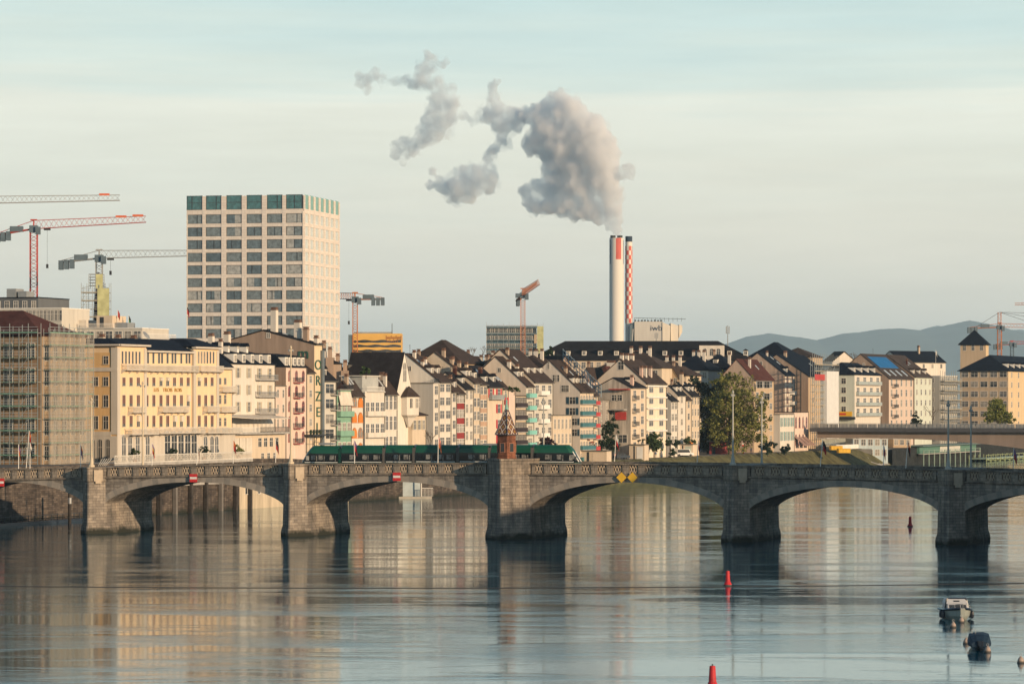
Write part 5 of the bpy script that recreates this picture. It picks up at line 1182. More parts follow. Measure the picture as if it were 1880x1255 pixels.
nN = N(stt, 'ShaderNodeTexNoise', Scale=.15, Detail=5.0); rN = N(stt, 'ShaderNodeValToRGB'); rN.color_ramp.elements[0].color = (.58, .55, .50, 1); rN.color_ramp.elements[1].color = (.72, .68, .61, 1); stt.links.new(nN.outputs['Fac'], rN.inputs[0]); stt.links.new(rN.outputs[0], stb.inputs['Base Color']); stb.inputs['Roughness'].default_value = .8
PR = M('stack_red', (.55, .12, .10), .7, .1, .2)
pS = P(1132, 740, D_); pS.z = 10; rS = 13.2 / F * D_; hS = zpx(437, D_) - 10
t = thing('power_station_chimney', 'thick white power station chimney with a red stripe and steam rising from its top', 'chimney', pS)
MB().lathe([(rS * 1.0, 0), (rS, hS)], n=40).build('shaft', STK, t, smooth=False)
q = MB(); a0 = R(-97)
for k in range(5):
    a, b = a0 + R(9 * k), a0 + R(9 * k + 9); q.face([((rS + .03) * math.cos(a), (rS + .03) * math.sin(a), hS - 11.5), ((rS + .03) * math.cos(b), (rS + .03) * math.sin(b), hS - 11.5), ((rS + .03) * math.cos(b), (rS + .03) * math.sin(b), hS - .1), ((rS + .03) * math.cos(a), (rS + .03) * math.sin(a), hS - .1)])
q.build('red_stripe', PR, t)
q = MB()
for a0 in (R(-160), R(-30), R(40)):
    for k in range(2): a, b = a0 + R(9 * k), a0 + R(9 * k + 9); q.face([((rS + .03) * math.cos(a), (rS + .03) * math.sin(a), hS - 14), ((rS + .03) * math.cos(b), (rS + .03) * math.sin(b), hS - 14), ((rS + .03) * math.cos(b), (rS + .03) * math.sin(b), hS - 1), ((rS + .03) * math.cos(a), (rS + .03) * math.sin(a), hS - 1)])
q.build('grey_stripe', M('stack_grey', (.25, .27, .29)), t)
for dx in (-1.95, 1.75): MB().lathe([(1.35, hS - 2), (1.45, hS + 1.4)], (dx, 0), 16).build('flue', DARK, t)
pS = P(1154.5, 740, D_ + 25); pS.z = 10; rS = 6.4 / F * D_; hS = zpx(440, D_) - 10
t = thing('checked_chimney', 'slimmer chimney with red and white checks behind the white one', 'chimney', pS)
MB().lathe([(rS * 1.05, 0), (rS, hS)], n=24).build('shaft', STK, t); MB().lathe([(rS * 1.0, hS), (rS * 1.02, hS + 3)], n=20).build('cap', M('stack_cap_blue', (.03, .05, .08)), t)
q = MB()
for j in range(17):
    zb = hS - 2.3 - j * 2.46
    for k in range(8):
        if (j + k) % 2: continue
        for i in range(3):
            a, b = R(45 * k + 15 * i - 2), R(45 * k + 15 * i + 13); rr_ = rS * 1.05 + .02
            q.face([(rr_ * math.cos(a), rr_ * math.sin(a), zb - 2.46), (rr_ * math.cos(b), rr_ * math.sin(b), zb - 2.46), (rr_ * math.cos(b), rr_ * math.sin(b), zb), (rr_ * math.cos(a), rr_ * math.sin(a), zb)])
q.build('red_check', PR, t)
pW = P(1165, 740, D_); pW.z = 10; WW = along(pW, 1, 0, 1216); hW = zpx(590, D_) - 10
t = thing('power_plant', 'pale power plant hall with stepped right end and dark roof machinery', 'plant building', pW)
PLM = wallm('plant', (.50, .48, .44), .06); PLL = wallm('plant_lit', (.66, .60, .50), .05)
MB().box(0, WW, 0, 30, 0, hW).build('wall', PLM, t)
for k in range(2):
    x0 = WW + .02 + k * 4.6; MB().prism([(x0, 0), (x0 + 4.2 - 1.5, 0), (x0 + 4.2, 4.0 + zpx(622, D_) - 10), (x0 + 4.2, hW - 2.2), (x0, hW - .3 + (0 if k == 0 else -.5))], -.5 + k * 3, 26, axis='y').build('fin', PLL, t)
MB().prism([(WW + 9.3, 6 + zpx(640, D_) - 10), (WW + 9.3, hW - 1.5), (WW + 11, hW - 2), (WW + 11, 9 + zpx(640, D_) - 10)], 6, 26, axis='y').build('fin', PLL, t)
MB().prism([(-3, 0), (0, 0), (0, hW), (-2.2, hW - 2)], 1, 24, axis='y').build('wing', M('wing_bluegrey', (.12, .17, .20), .5), t)
m = MB()
for k in range(9): m.box(k * WW / 8.5, k * WW / 8.5 + .9, 1, 5, hW, hW + .8 + .5 * rnd.random())
for k in range(12): m.bar((k * 2.3, 2, hW), (k * 2.3, 2, hW + 2), .12); m.bar((k * 2.3, 2, hW + 2 - .05 * k), (k * 2.3 + 2.3, 2, hW + 1.95 - .05 * k), .12)
m.build('roof_machinery', M('plant_machinery', (.07, .10, .12), .5), t)
text('plant_lettering', 'iwb', 4.2, M('letters_navy', (.02, .05, .10)), t, (WW * .78, -.1, hW - 3.6), (R(90), 0, 0), .06, 1.1)
m = MB(); m.bar((-4.5, -1, 8), (-1, -1, hW - 4), .5); m.bar((-4.8, -1, 2), (-4.5, -1, 8), .5); m.build('pipe', GREY, t)
for px, py0, py1 in ((1336, 628, 597), (1205, 632, 610)):
    q = P(px, py0, 1195); h = (py0 - py1) / F * 1195
    t = thing('antenna_mast', 'slim antenna mast on the long dark roof ' + ('near the hills' if px > 1300 else 'in front of the power plant'), 'antenna', q, 0, 'roof antennas')
    MB().lathe([(.16, -1.5), (.1, h)], n=6).build('pole', GREY, t)
    for dx in (-.45, .45): MB().box(dx - .15, dx + .15, -.2, .2, h * .5, h * .95).build('antenna_panel', GREY, t)
# ---------------------------------------------------------------- tower cranes
CRED = M('crane_red', (.45, .06, .04), .5, .1); CGR = M('crane_grey', (.30, .31, .31), .5, .1); COR = M('crane_orange', (.50, .175, .065), .5, .1); CBL = M('crane_bluegrey', (.10, .14, .17), .5); CWH = M('crane_white', (.34, .31, .28), .5)
def lattice(p, q, w0, n, tri=False, up=Vector((0, 0, 1)), r=.09, h0=None, taper=1.0):
    """Square (or triangular) lattice boom from p to q."""
    p, q = Vector(p), Vector(q); d = (q - p).normalized(); sd = d.cross(up)
    sd = sd.normalized() if sd.length > .01 else Vector((1, 0, 0)); up2 = sd.cross(d); h0 = h0 or w0; m = MB()
    def cs(k):
        c = p + (q - p) * k; f = 1 - (1 - taper) * k
        return [c - sd * w0 / 2, c + sd * w0 / 2, c + up2 * h0 * f] if tri else [c - sd * w0 / 2 - up2 * h0 / 2, c + sd * w0 / 2 - up2 * h0 / 2, c + sd * w0 / 2 + up2 * h0 / 2, c - sd * w0 / 2 + up2 * h0 / 2]
    N_ = 3 if tri else 4
    a, b = cs(0), cs(1)
    for i in range(N_): m.bar(a[i], b[i], r * 1.1)
    for k in range(n):
        u, mid, v = cs(k / n), cs((k + .5) / n), cs((k + 1) / n)
        for i in range(N_):
            j = (i + 1) % N_
            if tri and i == 0: m.bar(u[0], v[1], r * .7); continue
            m.bar(u[i], mid[j], r * .55, n=3); m.bar(mid[j], v[i], r * .55, n=3)
    return m
def crane(label, D, mast, y0, y1, jib, cjib, mw, jm, mm, jh=2.2, cab=CBL, group='tower cranes', hook=None, tip=None, mast_on=True, yaw=0):
    """mast column px from y0 (bottom) to y1 (top); jib = (px, py) of its tip, root at the mast top; cjib = tail (px, py)."""
    b = P(mast, y0, D); tp = P(mast, y1, D); t = thing('tower_crane', label, 'crane', (b.x, b.y, 9.0), 0, group)
    L = lambda px, py, dd=0: Vector(((px - CX) / F * (D + dd), D + dd, HC - (py - CY) / F * (D + dd))) - Vector((b.x, b.y, 9.0))
    top = Vector((0, 0, tp.z - 9))
    if mast_on: lattice((0, 0, -1), top, mw, max(4, int((tp.z - 8) / mw / 1.1)), r=.13, up=Vector((0, 1, 0))).build('mast_lattice', mm, t)
    J = L(jib[0], jib[1], jib[2] if len(jib) > 2 else 0)
    root = top + Vector((0, 0, .6))
    ln = (J - root).length
    lattice(root, J, 1.3, max(6, int(ln / 2.6)), tri=True, h0=jh, r=.085, taper=.75).build('jib_lattice', jm, t)
    if cjib:
        C_ = L(*cjib); mb = MB()
        dd = (C_ - root).normalized(); sd = dd.cross(Vector((0, 0, 1))).normalized() * .6
        for s_ in (-1, 1): mb.bar(root + sd * s_, C_ + sd * s_, .22)
        k = int((C_ - root).length / 2)
        for i in range(k): mb.bar(root + dd * 2 * i + sd, root + dd * 2 * (i + 1) - sd, .1)
        mb.bar(root + Vector((0, 0, jh)), C_ + Vector((0, 0, .4)), .09); mb.build('counter_jib', jm, t)
        mb = MB(); e = (C_ - root).length
        for i in range(3): c = C_ - dd * (.6 + i * 1.5); mb.box(c.x - .6, c.x + .6, c.y - 1.0, c.y + 1.0, c.z - 2.0, c.z + .5)
        c = root + dd * e * .45; mb.box(c.x - 1.8, c.x + 1.8, c.y - .8, c.y + .8, c.z, c.z + 1.5); mb.build('counterweight', cab, t)
    mb = MB(); mb.box(-1.1, 1.1, -1.2, 1.2, top.z - .4, top.z + 1.5); mb.box(.7, 2.0, -1.9, -.6, top.z - 1.0, top.z + 1.1); mb.build('cab', cab, t)
    mb = MB(); mb.bar(root, root + Vector((0, 0, jh * 1.15)), .3, r2=.2); mb.box(-.9, .9, -.4, .4, root.z + jh, root.z + jh + .35); mb.build('tower_head', jm, t)
    if hook:
        k, drop = hook; h = root + (J - root) * k; mb = MB(); mb.bar(h, h - Vector((0, 0, drop)), .04); mb.box(h.x - .9, h.x + .9, h.y - .5, h.y + .5, h.z - .6, h.z - .1); mb.box(h.x - .3, h.x + .3, h.y - .25, h.y + .25, h.z - drop - 1.1, h.z - drop); mb.build('trolley_hook', DARK, t)
    if tip:
        mb = MB(); d = (J - root)
        for k in tip: c = root + d * k + Vector((0, -.7, jh * .85)); mb.box(c.x - 1.5, c.x + 1.5, c.y, c.y + .1, c.z - .3, c.z + .3)
        mb.build('warning_panel', M('crane_panel', (.60, .13, .05), .5), t)
    return t
crane('red tower crane with a long jib above the dark office block', 980, 62, 560, 424, (268, 408), (-8, 432), 1.9, CRED, CRED, 2.3, hook=(.12, 10), tip=(.78, .93))
crane('grey tower crane standing over the scaffolded spire with its jib ending at the office tower', 960, 182, 505, 478, (343, 470), (108, 482), 1.7, CGR, CGR, 2.1, hook=(.13, 3.5), mast_on=True)
crane('crane whose pale jib alone enters above the red crane', 1020, -60, 560, 378, (220, 368), (-140, 384), 1.9, CWH, CWH, 2.1, tip=(.9,))
crane('orange crane beside the office tower with a short jib over the yellow block', 1130, 652, 660, 553, (560, 545, 60), (706, 549), 1.5, COR, COR, 2.0, hook=(.12, 7))
crane('slim orange crane rising in front of the scaffolded glass office block', 1250, 960, 645, 545, (988, 522, -60), (950, 552, 20), 1.5, COR, COR, 2.2)
crane('orange crane with stay ropes behind the square tan tower', 1500, 1835, 660, 603, (2010, 603), (1776, 603), 1.7, COR, COR, 1.6)
t = [o for o in COL.objects if o.get('label', '').startswith('orange crane with stay')][0]
m = MB(); z = zpx(603, 1500) - 9; lattice((0, 0, z), (0, 0, zpx(573, 1500) - 9), 1.3, 4, up=Vector((0, 1, 0)), taper=.6).build('head_lattice', COR, t)
zt = zpx(573, 1500) - 9; m.bar((0, 0, zt), (-10, 0, z + .6), .07); m.bar((0, 0, zt), (16, 0, z + 1.6), .07); m.bar((0, 0, zt), (34, 0, z + 1.6), .07); m.bar((0, 0, zt), (40, 0, zt - 1), .07); m.build('stay_rope', DARK, t)
crane('small red crane low over the tan block roof at the frame edge', 1650, 1858, 655, 634, (1960, 630), (1824, 634), 1.5, CRED, CBL, 1.3)
crane('far crane jib end cut by the frame edge above the stay roped crane', 1700, 1990, 660, 559, (1863, 560), (2030, 560), 1.5, COR, COR, 1.3)
# scaffolded church spire
D_ = 900; pc = P(153, 740, D_); pc.z = 9; ws = along(pc, 1, 0, 204)
t = thing('church_spire', 'dark church spire inside a stair scaffold with yellow netting', 'spire', pc)
h1 = zpx(500, D_) - 9
MB().loft([[(ws / 2 + r * math.cos(R(45 * i)), 2 + r * math.sin(R(45 * i)), z) for i in range(8)] for r, z in ((1.6, 0), (1.6, h1 * .55), (1.1, h1 * .8), (.3, h1))]).build('roof', M('spire_slate', (.05, .04, .045)), t)
s_ = scaffold('stair scaffold round the church spire with a narrower stage on top', pc, 0, ws, zpx(530, D_) - 9, 2.05, 1.5, 4.0, None, boards=PLANKW, r=.08)
lowz = zpx(530, D_) - 9
q = MB(); hh = zpx(504, D_) - 9
for x in (ws * .25, ws * .5, ws * .75):
    for y in (0, -3): q.bar((x, y, lowz), (x, y, hh), .09)
for k in range(5):
    z = lowz + (hh - lowz) * (k + 1) / 5
    for y in (0, -3): q.bar((ws * .25, y, z), (ws * .75, y, z), .08)
    for x in (ws * .25, ws * .75): q.bar((x, 0, z), (x, -3, z), .08)
q.bar((ws * .02, -4.2, lowz), (ws * .25, -3, hh * .93), .06); q.bar((ws * .98, -4.2, lowz), (ws * .75, -3, hh * .93), .06); q.build('upper_lattice', POLE, s_)
q = MB(); q.face([(ws * .58, -4.5, h1 * .55), (ws, -4.5, h1 * .55), (ws, -4.5, lowz), (ws * .58, -4.5, lowz)]); q.face([(ws * .5, -3.1, lowz), (ws * .75, -3.1, lowz), (ws * .75, -3.1, hh), (ws * .5, -3.1, hh)]); q.build('netting', YNET, s_)
# scaffolds on the houses
def sc_at(label, key, r=.055, boards=PLANKW, net=None, Lk=1.0, **k):
    o, p, W_, H_ = ROOT[key]; return scaffold(label, p, BANG, W_ * Lk, H_, 2.1, 2.0, 1.1, net, boards, r=r, **k)
o, p, W_, H_ = ROOT['scaffold wrapped tan house with a blank brown gable wall']
pS_ = bank(bank_t(1486, 14), 14, 4.6)
sx = scaffold('tall scaffold with a lift shaft sheet in front of the blank brown gable house', pS_, BANG, bank_t(1531, 14) - bank_t(1486, 14), zpx(656, 1075) - 4.6, 2.1, 2.4, 1.3, None, PLANKW, r=.08)
sheet = M('sheet_white', (.62, .62, .60), .7, .05)
L0 = bank_t(1510, 13) - bank_t(1486, 14); L1 = bank_t(1532, 13) - bank_t(1486, 14); zt = zpx(680, 1080) - 4.6; zb = zpx(806, 1080) - 4.6
m = MB(); m.box(L0, L1, -2.4, -2.34, zb, zt); m.box(L0, L0 + .06, -2.34, -.3, zb, zt); m.build('white_sheet', sheet, sx)
MB().box(0, L0, -1.75, -1.7, zpx(697, 1075) - 4.6, zpx(686, 1075) - 4.6).build('red_sheet', redp, sx)
o, p, W_, H_ = ROOT['GSC']; scaffold('grey balcony scaffold on the flat roofed house beside the tan block', p, BANG, W_, H_ + .5, 3.3, 3.2, 1.5, None, PLANKW, r=.09, diag=False)
o, p, W_, H_ = ROOT['red roofed house under repair left of the wide pale gable']
q = thing('roof_scaffold', 'sloping roof scaffold of tubes on the red roofed house under repair', 'scaffolding', P(1034, 656, 890))
m = MB(); a = Vector((0, 0, 0)); b = P(1104, 722, 880) - P(1034, 656, 890)
for dz in (0, 1.0, 2.0):
    for dy in (0, 3.0): m.bar(a + Vector((0, dy, dz)), b + Vector((0, dy, dz)), .08)
for k in range(15):
    c_ = a + (b - a) * k / 14
    for dy in (0, 3.0): m.bar(c_ + Vector((0, dy, -1)), c_ + Vector((0, dy, 2.2)), .07)
    m.bar(c_ + Vector((0, 0, 1)), c_ + Vector((0, 3, 1)), .06)
m.build('tube_lattice', M('tube_blue', (.25, .32, .36), .5), q)
lateral('brown gable house under the sloping roof scaffold', 1028, 1046, 905, 668, 655, ang=35, base=9, dep=7, wall=brownside, roof=RB, kind_='perp', cols=1, n=0, group=G3)
# ---------------------------------------------------------------- girder road bridge and the bathing house below it
GA = R(-20); g0 = bank(bank_t(1533, 2), 2, 0); gdir = Vector((math.cos(GA), math.sin(GA), 0))
gb_ = thing('girder_bridge', 'concrete girder road bridge with haunched beam crossing behind the stone bridge', 'bridge', g0, GA)
zd = zpx(783, g0.y); n = 40; LG = 150
def bot(x): return zpx(804, g0.y) - 3.6 * (max(0, min(1, (x - 12) / 50)) ** 2) * (1 if x < 62 else max(0, 1 - (x - 62) / 50) ** 2 if x < 112 else 0)
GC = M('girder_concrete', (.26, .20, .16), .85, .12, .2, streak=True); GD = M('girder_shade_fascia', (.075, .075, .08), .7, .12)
m = MB(); m.loft([[(x, 1.6, bot(x)), (x, 1.6, zd - 1.55), (x, 12.4, zd - 1.55), (x, 12.4, bot(x))] for x in [-6 + LG * k / n for k in range(n + 1)]]); m.build('beam', GC, gb_)
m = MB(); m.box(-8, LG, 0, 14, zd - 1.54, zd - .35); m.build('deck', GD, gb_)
m = MB(); m.box(-8, LG, .1, .16, zd + .95, zd + 1.05); m.box(-8, LG, .1, .15, zd - .1, zd - .02)
for k in range(int(LG / 1.2)): m.box(-8 + k * 1.2, -7.92 + k * 1.2, .1, .15, zd - .35, zd + 1.0)
m.build('railing', GREY, gb_)
m = MB()
for k in range(30): m.box(-8 + k * 3 + .1, -8 + k * 3 + 2.9, .3, .34, zd - .3, zd + .85)
m.build('glass_screen', M('screen_glass', (.30, .29, .27), .3), gb_)
MB().box(58.5, 65.5, 2, 12, -5, bot(62) + .4).build('pier', CONC, gb_)
pb = thing('bathing_house', 'long dark green river bathing house on stilts below the girder bridge', 'pavilion', bank(bank_t(1688, -1), -1, 0), BANG)
LB = bank_t(1792, -1) - bank_t(1688, -1); zf = zpx(833, 1150); zr = zpx(817, 1160)
GRN = M('bath_green', (.09, .19, .15), .7, .15, .5, streak=True); GRL = M('bath_green_light', (.30, .40, .32), .7)
MB().box(0, LB, 0, 5, zf, zr - .35).build('wall', GRN, pb); MB().box(-1.5, LB + 1, -1.6, 5.5, zr - .35, zr).build('roof', M('bath_roof', (.12, .17, .16), .6), pb)
m = MB()
for k in range(26): m.box(LB * .35 + k * 1.1, LB * .35 + k * 1.1 + .6, -.1, -.02, zf + .3, zr - .7)
m.build('white_slats', WHITE, pb)
for k in range(12): MB().box(-.14, .14, -.14, .14, -4, zf + 1.1).build('stilt', GRL, pb, (k * LB / 11, -1.4, 0))
MB().box(-1, LB, -1.6, 0, zf - .25, zf).build('walkway', CONC, pb)
m = MB(); m.box(-1, LB, -1.6, -1.52, zf + 1.0, zf + 1.1); m.box(-1, LB, -1.6, -1.52, zf + .5, zf + .56); m.build('railing', GRL, pb)
pj = thing('bathing_deck', 'pale green steel bathing deck on braced legs at the end of the bathing house', 'deck', bank(bank_t(1795, -4), -4, 0), BANG)
LJ = bank_t(1872, -4) - bank_t(1795, -4); zf = zpx(840, 1230)
MB().box(0, LJ, -3, 3, zf - .3, zf).build('slab', GRL, pj)
m = MB()
for k in range(10):
    x = LJ * k / 9
    for y in (-3, 3): m.bar((x, y, -4), (x, y, zf + 1.1), .13)
    if k < 9: m.bar((x, -3, zf), (x + LJ / 9, -3, 0), .09); m.bar((x, -3, zf + 1.1), (x + LJ / 9, -3, zf + 1.1), .09); m.bar((x, -3, 0.4), (x + LJ / 9, -3, .4), .09)
m.build('frame_lattice', M('deck_steel_yellowgreen', (.36, .42, .22), .6), pj)
lateral('white and blue boathouse seen under the girder bridge', 1566, 1630, 1120, 806, ang=8, base=1, dep=5, wall=wallm('bluewhite', (.42, .50, .52)), roof=GREY, kind_='flat', cols=5, n=2, win=(1.4, 1.8), fh=3.2, top=1.0, name='boathouse')
lateral('brown house seen under the girder bridge beside the boathouse', 1640, 1672, 1150, 806, ang=8, base=1, dep=5, wall=tan, roof=GREY, kind_='flat', cols=3, n=2, win=(1.2, 1.6), fh=3.2, top=1.0)
# building site containers
for x0, x1, y0, y1, lb, mt in ((1526, 1548, 818, 826, 'yellow site container stacked on the quay by the scaffold', YEL), (1540, 1562, 823, 831, 'yellow site container standing on the quay beside the white hoarding', YEL)):
    D_ = 1062 if 'stacked' in lb else 1058; p = P(x0, y1, D_)
    t = thing('site_container', lb, 'container', p, R(10), 'yellow site containers'); W_ = (x1 - x0) / F * D_; h = (y1 - y0) / F * D_
    MB().box(0, W_, 0, 2.4, 0, h).build('body', mt, t)
    m = MB()
    for k in range(8): m.box(W_ * (k + .3) / 8, W_ * (k + .3) / 8 + .1, -.05, -.005, .1, h - .1)
    m.box(-.04, W_ + .04, -.06, -.002, h - .12, h); m.build('rib', M('sign_yellow_dark', (.5, .28, .02)), t)
t = thing('site_hoarding', 'white hoarding panels round the building site at the top of the grass bank', 'hoarding', bank(bank_t(1527, 8.6), 8.6, 5.6), BANG)
LH = bank_t(1590, 8.6) - bank_t(1527, 8.6)
for k in range(9): MB().box(k * LH / 9 + .03, (k + 1) * LH / 9 - .03, 0, .08, 0, 1.5).build('panel', WHITE, t)
m = MB(); m.solid([bank(t_, s, z) for t_, s, z in ((530, 8.3, 5.75), (552, 8.3, 5.75), (566, .5, .6), (552, .2, .5))], [(0, 1, 2, 3)]); kind(m.build('stone_ramp', CONC), 'structure')
# ---------------------------------------------------------------- trees
def leafm(name, col):
    if name in MATS: return MATS[name]
    m, t, b = mat_nodes(name)
    c = N(t, 'ShaderNodeTexCoord'); n = N(t, 'ShaderNodeTexNoise', Scale=.45, Detail=3.0); t.links.new(c.outputs['Object'], n.inputs['Vector'])
    r = N(t, 'ShaderNodeValToRGB'); r.color_ramp.elements[0].position = .3; r.color_ramp.elements[1].position = .7
    r.color_ramp.elements[0].color = (*[x * .5 for x in col], 1); r.color_ramp.elements[1].color = (col[0] * 1.6, col[1] * 1.45, col[2] * 1.1, 1)
    t.links.new(n.outputs['Fac'], r.inputs[0]); t.links.new(r.outputs[0], b.inputs['Base Color']); b.inputs['Roughness'].default_value = .7
    tr = N(t, 'ShaderNodeBsdfTranslucent'); t.links.new(r.outputs[0], tr.inputs['Color']); mxs = N(t, 'ShaderNodeMixShader'); mxs.inputs[0].default_value = .25
    t.links.new(b.outputs[0], mxs.inputs[1]); t.links.new(tr.outputs[0], mxs.inputs[2]); t.links.new(mxs.outputs[0], t.nodes['Material Output'].inputs['Surface'])
    MATS[name] = m
    return m
BARK = M('bark', (.10, .075, .055), .9, .3, 1.)
def tree(label, base, h, blobs, n, leaf, mat, trunk=.35, name='tree', group=None, cat='tree', th=.45, droop=0., lean=0, bark=None):
    """Tapered trunk with limbs to every blob; crown = many small leaf faces in clumps spread through the blobs (dx, dy, z, rx, ry, rz)."""
    t = thing(name, label, cat, base, 0, group); m = MB()
    hub = Vector((lean, 0, h * th))
    m.bar((0, 0, -.6), hub * .5, trunk, n=8, r2=trunk * .8); m.bar(hub * .5, hub, trunk * .8, n=8, r2=trunk * .62)
    for bx, by, bz, rx, ry, rz in blobs:
        c_ = Vector((bx, by, bz)); md = hub.lerp(c_, .5) + Vector((0, 0, -.1 * h * .3))
        m.bar(hub, md, trunk * .5, n=6, r2=trunk * .3); m.bar(md, c_, trunk * .3, n=5, r2=trunk * .08)
        for k in range(5):
            a = Vector((rnd.uniform(-1, 1) * rx, rnd.uniform(-1, 1) * ry, rnd.uniform(-.5, 1) * rz)) * .8; m.bar(md.lerp(c_, .6), c_ + a, trunk * .12, n=4, r2=.02)
    m.build('trunk', bark or BARK, t)
    if n:
        q = MB(); vol = [b[3] * b[4] * b[5] for b in blobs]; tot = sum(vol)
        for b, v in zip(blobs, vol):
            k = max(8, int(n * v / tot)); nc = max(5, k // 28)
            cl = []
            while len(cl) < nc:
                u = Vector((rnd.gauss(0, 1), rnd.gauss(0, 1), rnd.gauss(0, 1))).normalized() * rnd.random() ** .38
                cl.append(Vector((b[0] + u.x * b[3], b[1] + u.y * b[4], b[2] + u.z * b[5])))
            cr_ = (v ** (1 / 3)) * (.22 if droop > .7 else .28)
            for i in range(k):
                c_ = rnd.choice(cl); s_ = Vector((rnd.gauss(0, .5), rnd.gauss(0, .5), rnd.gauss(0, .45))) * cr_
                p = c_ + s_; s2 = leaf * rnd.uniform(.6, 1.35)
                a = Vector((rnd.gauss(0, 1), rnd.gauss(0, 1), rnd.gauss(0, .7) - droop)).normalized(); bb = a.orthogonal().normalized(); bb = Matrix.Rotation(rnd.random() * 6.28, 3, a) @ bb
                q.face([p - a * s2, p + bb * s2 * .55, p + a * s2, p - bb * s2 * .55])
        q.build('crown', mat, t)
    return t
def at(px, py, D): return P(px, py, D)
DWIL = 1000; sc_w = DWIL / F
bw0 = at(1340, 833, DWIL); k_ = lambda dx, dy: (dx * sc_w, (838 - dy) * sc_w)
def bl(px, py, rx, rz, base_px, base_py, D, ry=None, dy=0):
    s_ = D / F; return ((px - base_px) * s_, dy, (base_py - py) * s_, rx * s_, (ry or rx) * s_, rz * s_)
WILL = leafm('leaves_willow', (.165, .18, .055)); DKG = leafm('leaves_dark', (.022, .05, .032)); MIDG = leafm('leaves_mid', (.045, .085, .03)); EVG = leafm('leaves_evergreen', (.016, .036, .030)); SPR = leafm('leaves_spring', (.17, .20, .055)); RUS = leafm('leaves_plum', (.045, .02, .03)); IVY = leafm('leaves_ivy', (.02, .045, .022))
tree('big olive green willow crowning the quay behind the grey lamp post', bw0, 22, [bl(*b, 1340, 833, DWIL) for b in ((1352, 712, 34, 26), (1325, 745, 32, 30), (1372, 745, 36, 34), (1345, 770, 40, 34), (1390, 782, 26, 36), (1312, 790, 28, 30), (1355, 805, 36, 22), (1395, 742, 18, 20), (1330, 700, 22, 16))], 9500, .38, WILL, .6, 'willow_tree', droop=.9)
tree('dark evergreen tree mass between the last cream house and the willow', at(1300, 834, 1008), 22, [bl(*b, 1300, 834, 1008) for b in ((1296, 735, 18, 34), (1306, 780, 18, 36), (1291, 800, 12, 26), (1318, 720, 18, 22), (1310, 815, 26, 16), (1276, 705, 14, 16))], 6500, .42, EVG, .5, 'evergreen_tree')
tree('pale olive young tree in front of the hipped house with shutters', at(1330, 832, 1030), 22, [bl(*b, 1330, 832, 1030) for b in ((1322, 703, 22, 18), (1345, 720, 18, 20), (1335, 690, 14, 10))], 1500, .35, SPR, .3)
tree('round dark green quay tree standing before the bay windowed house', at(1201, 840, 932), 7, [bl(*b, 1201, 840, 932) for b in ((1200, 811, 15, 15), (1192, 818, 9, 9), (1210, 820, 8, 9), (1202, 801, 9, 7))], 2600, .28, MIDG, .2)
tree('thin dark tree beside the round quay tree', at(1230, 839, 942), 8, [bl(*b, 1230, 839, 942) for b in ((1228, 812, 8, 9), (1240, 813, 9, 6), (1227, 798, 4, 9), (1234, 832, 7, 9))], 1300, .26, DKG, .14)
tree('leafy shrub on the terrace wall near the orange awning', at(1266, 822, 960), 3, [bl(*b, 1266, 822, 960) for b in ((1266, 808, 11, 7), (1256, 812, 7, 5))], 700, .25, MIDG, .1, 'shrub', cat='shrub')
tree('dark plum coloured shrub rising just behind the tram roof', at(1004, 838, 780), 5, [bl(*b, 1004, 838, 780) for b in ((1002, 812, 11, 9), (1012, 816, 9, 9), (994, 817, 7, 8))], 1200, .26, RUS, .15, 'shrub', cat='shrub')
tree('pollarded bare tree with red buds between the tram front and the ivy', at(1076, 845, 885), 6, [bl(*b, 1076, 845, 885) for b in ((1066, 813, 7, 6), (1078, 808, 8, 6), (1088, 814, 7, 6), (1072, 820, 6, 4))], 240, .16, leafm('leaves_bud', (.30, .09, .05)), .22)
tree('dark ivy curtain hanging over the weathered grey wall', at(1118, 843, 902), 9, [bl(*b, 1118, 843, 902, ry=6) for b in ((1112, 788, 10, 18), (1126, 786, 9, 18), (1116, 815, 14, 20), (1105, 815, 8, 14), (1129, 815, 8, 18))], 3800, .27, IVY, .2, 'ivy', cat='ivy')
tree('dark round bush at the foot of the willow side lamp post', at(1410, 834, 1010), 5, [bl(*b, 1410, 834, 1010) for b in ((1404, 818, 10, 10), (1417, 815, 9, 8), (1412, 826, 9, 8))], 1200, .3, DKG, .2, 'bush', cat='bush')
tree('dark bush in front of the low white house with teal shutters', at(1442, 833, 1030), 4, [bl(*b, 1442, 833, 1030) for b in ((1441, 825, 9, 8), (1446, 820, 6, 5))], 800, .3, EVG, .15, 'bush', cat='bush')
tree('fresh green tree before the tan block above the girder bridge', at(1832, 800, 1215), 12, [bl(*b, 1832, 800, 1215) for b in ((1830, 748, 17, 15), (1822, 762, 15, 14), (1842, 765, 16, 14), (1835, 738, 10, 8), (1856, 772, 9, 9), (1812, 770, 8, 8))], 3800, .36, SPR, .3, droop=.5)
tree('small dark conifer above the girder bridge railing', at(1681, 786, 1120), 6, [bl(*b, 1681, 786, 1120) for b in ((1681, 755, 3, 6), (1681, 764, 7, 5), (1681, 772, 11, 5), (1681, 780, 12, 5))], 1200, .3, EVG, .15, 'conifer')
tree('dark evergreen crown standing among the roofs below the long dark building', at(1012, 700, 930), 12, [bl(*b, 1012, 700, 930) for b in ((1008, 660, 14, 14), (1022, 668, 12, 14), (996, 672, 10, 14), (1012, 645, 8, 8))], 2600, .36, DKG, .3, 'evergreen_tree')
tree('small green bush on the roof terrace above the orange arched house', at(672, 690, 742), 3, [bl(*b, 672, 690, 742) for b in ((672, 679, 9, 6), (664, 683, 5, 4))], 420, .26, MIDG, .1, 'bush', cat='bush')
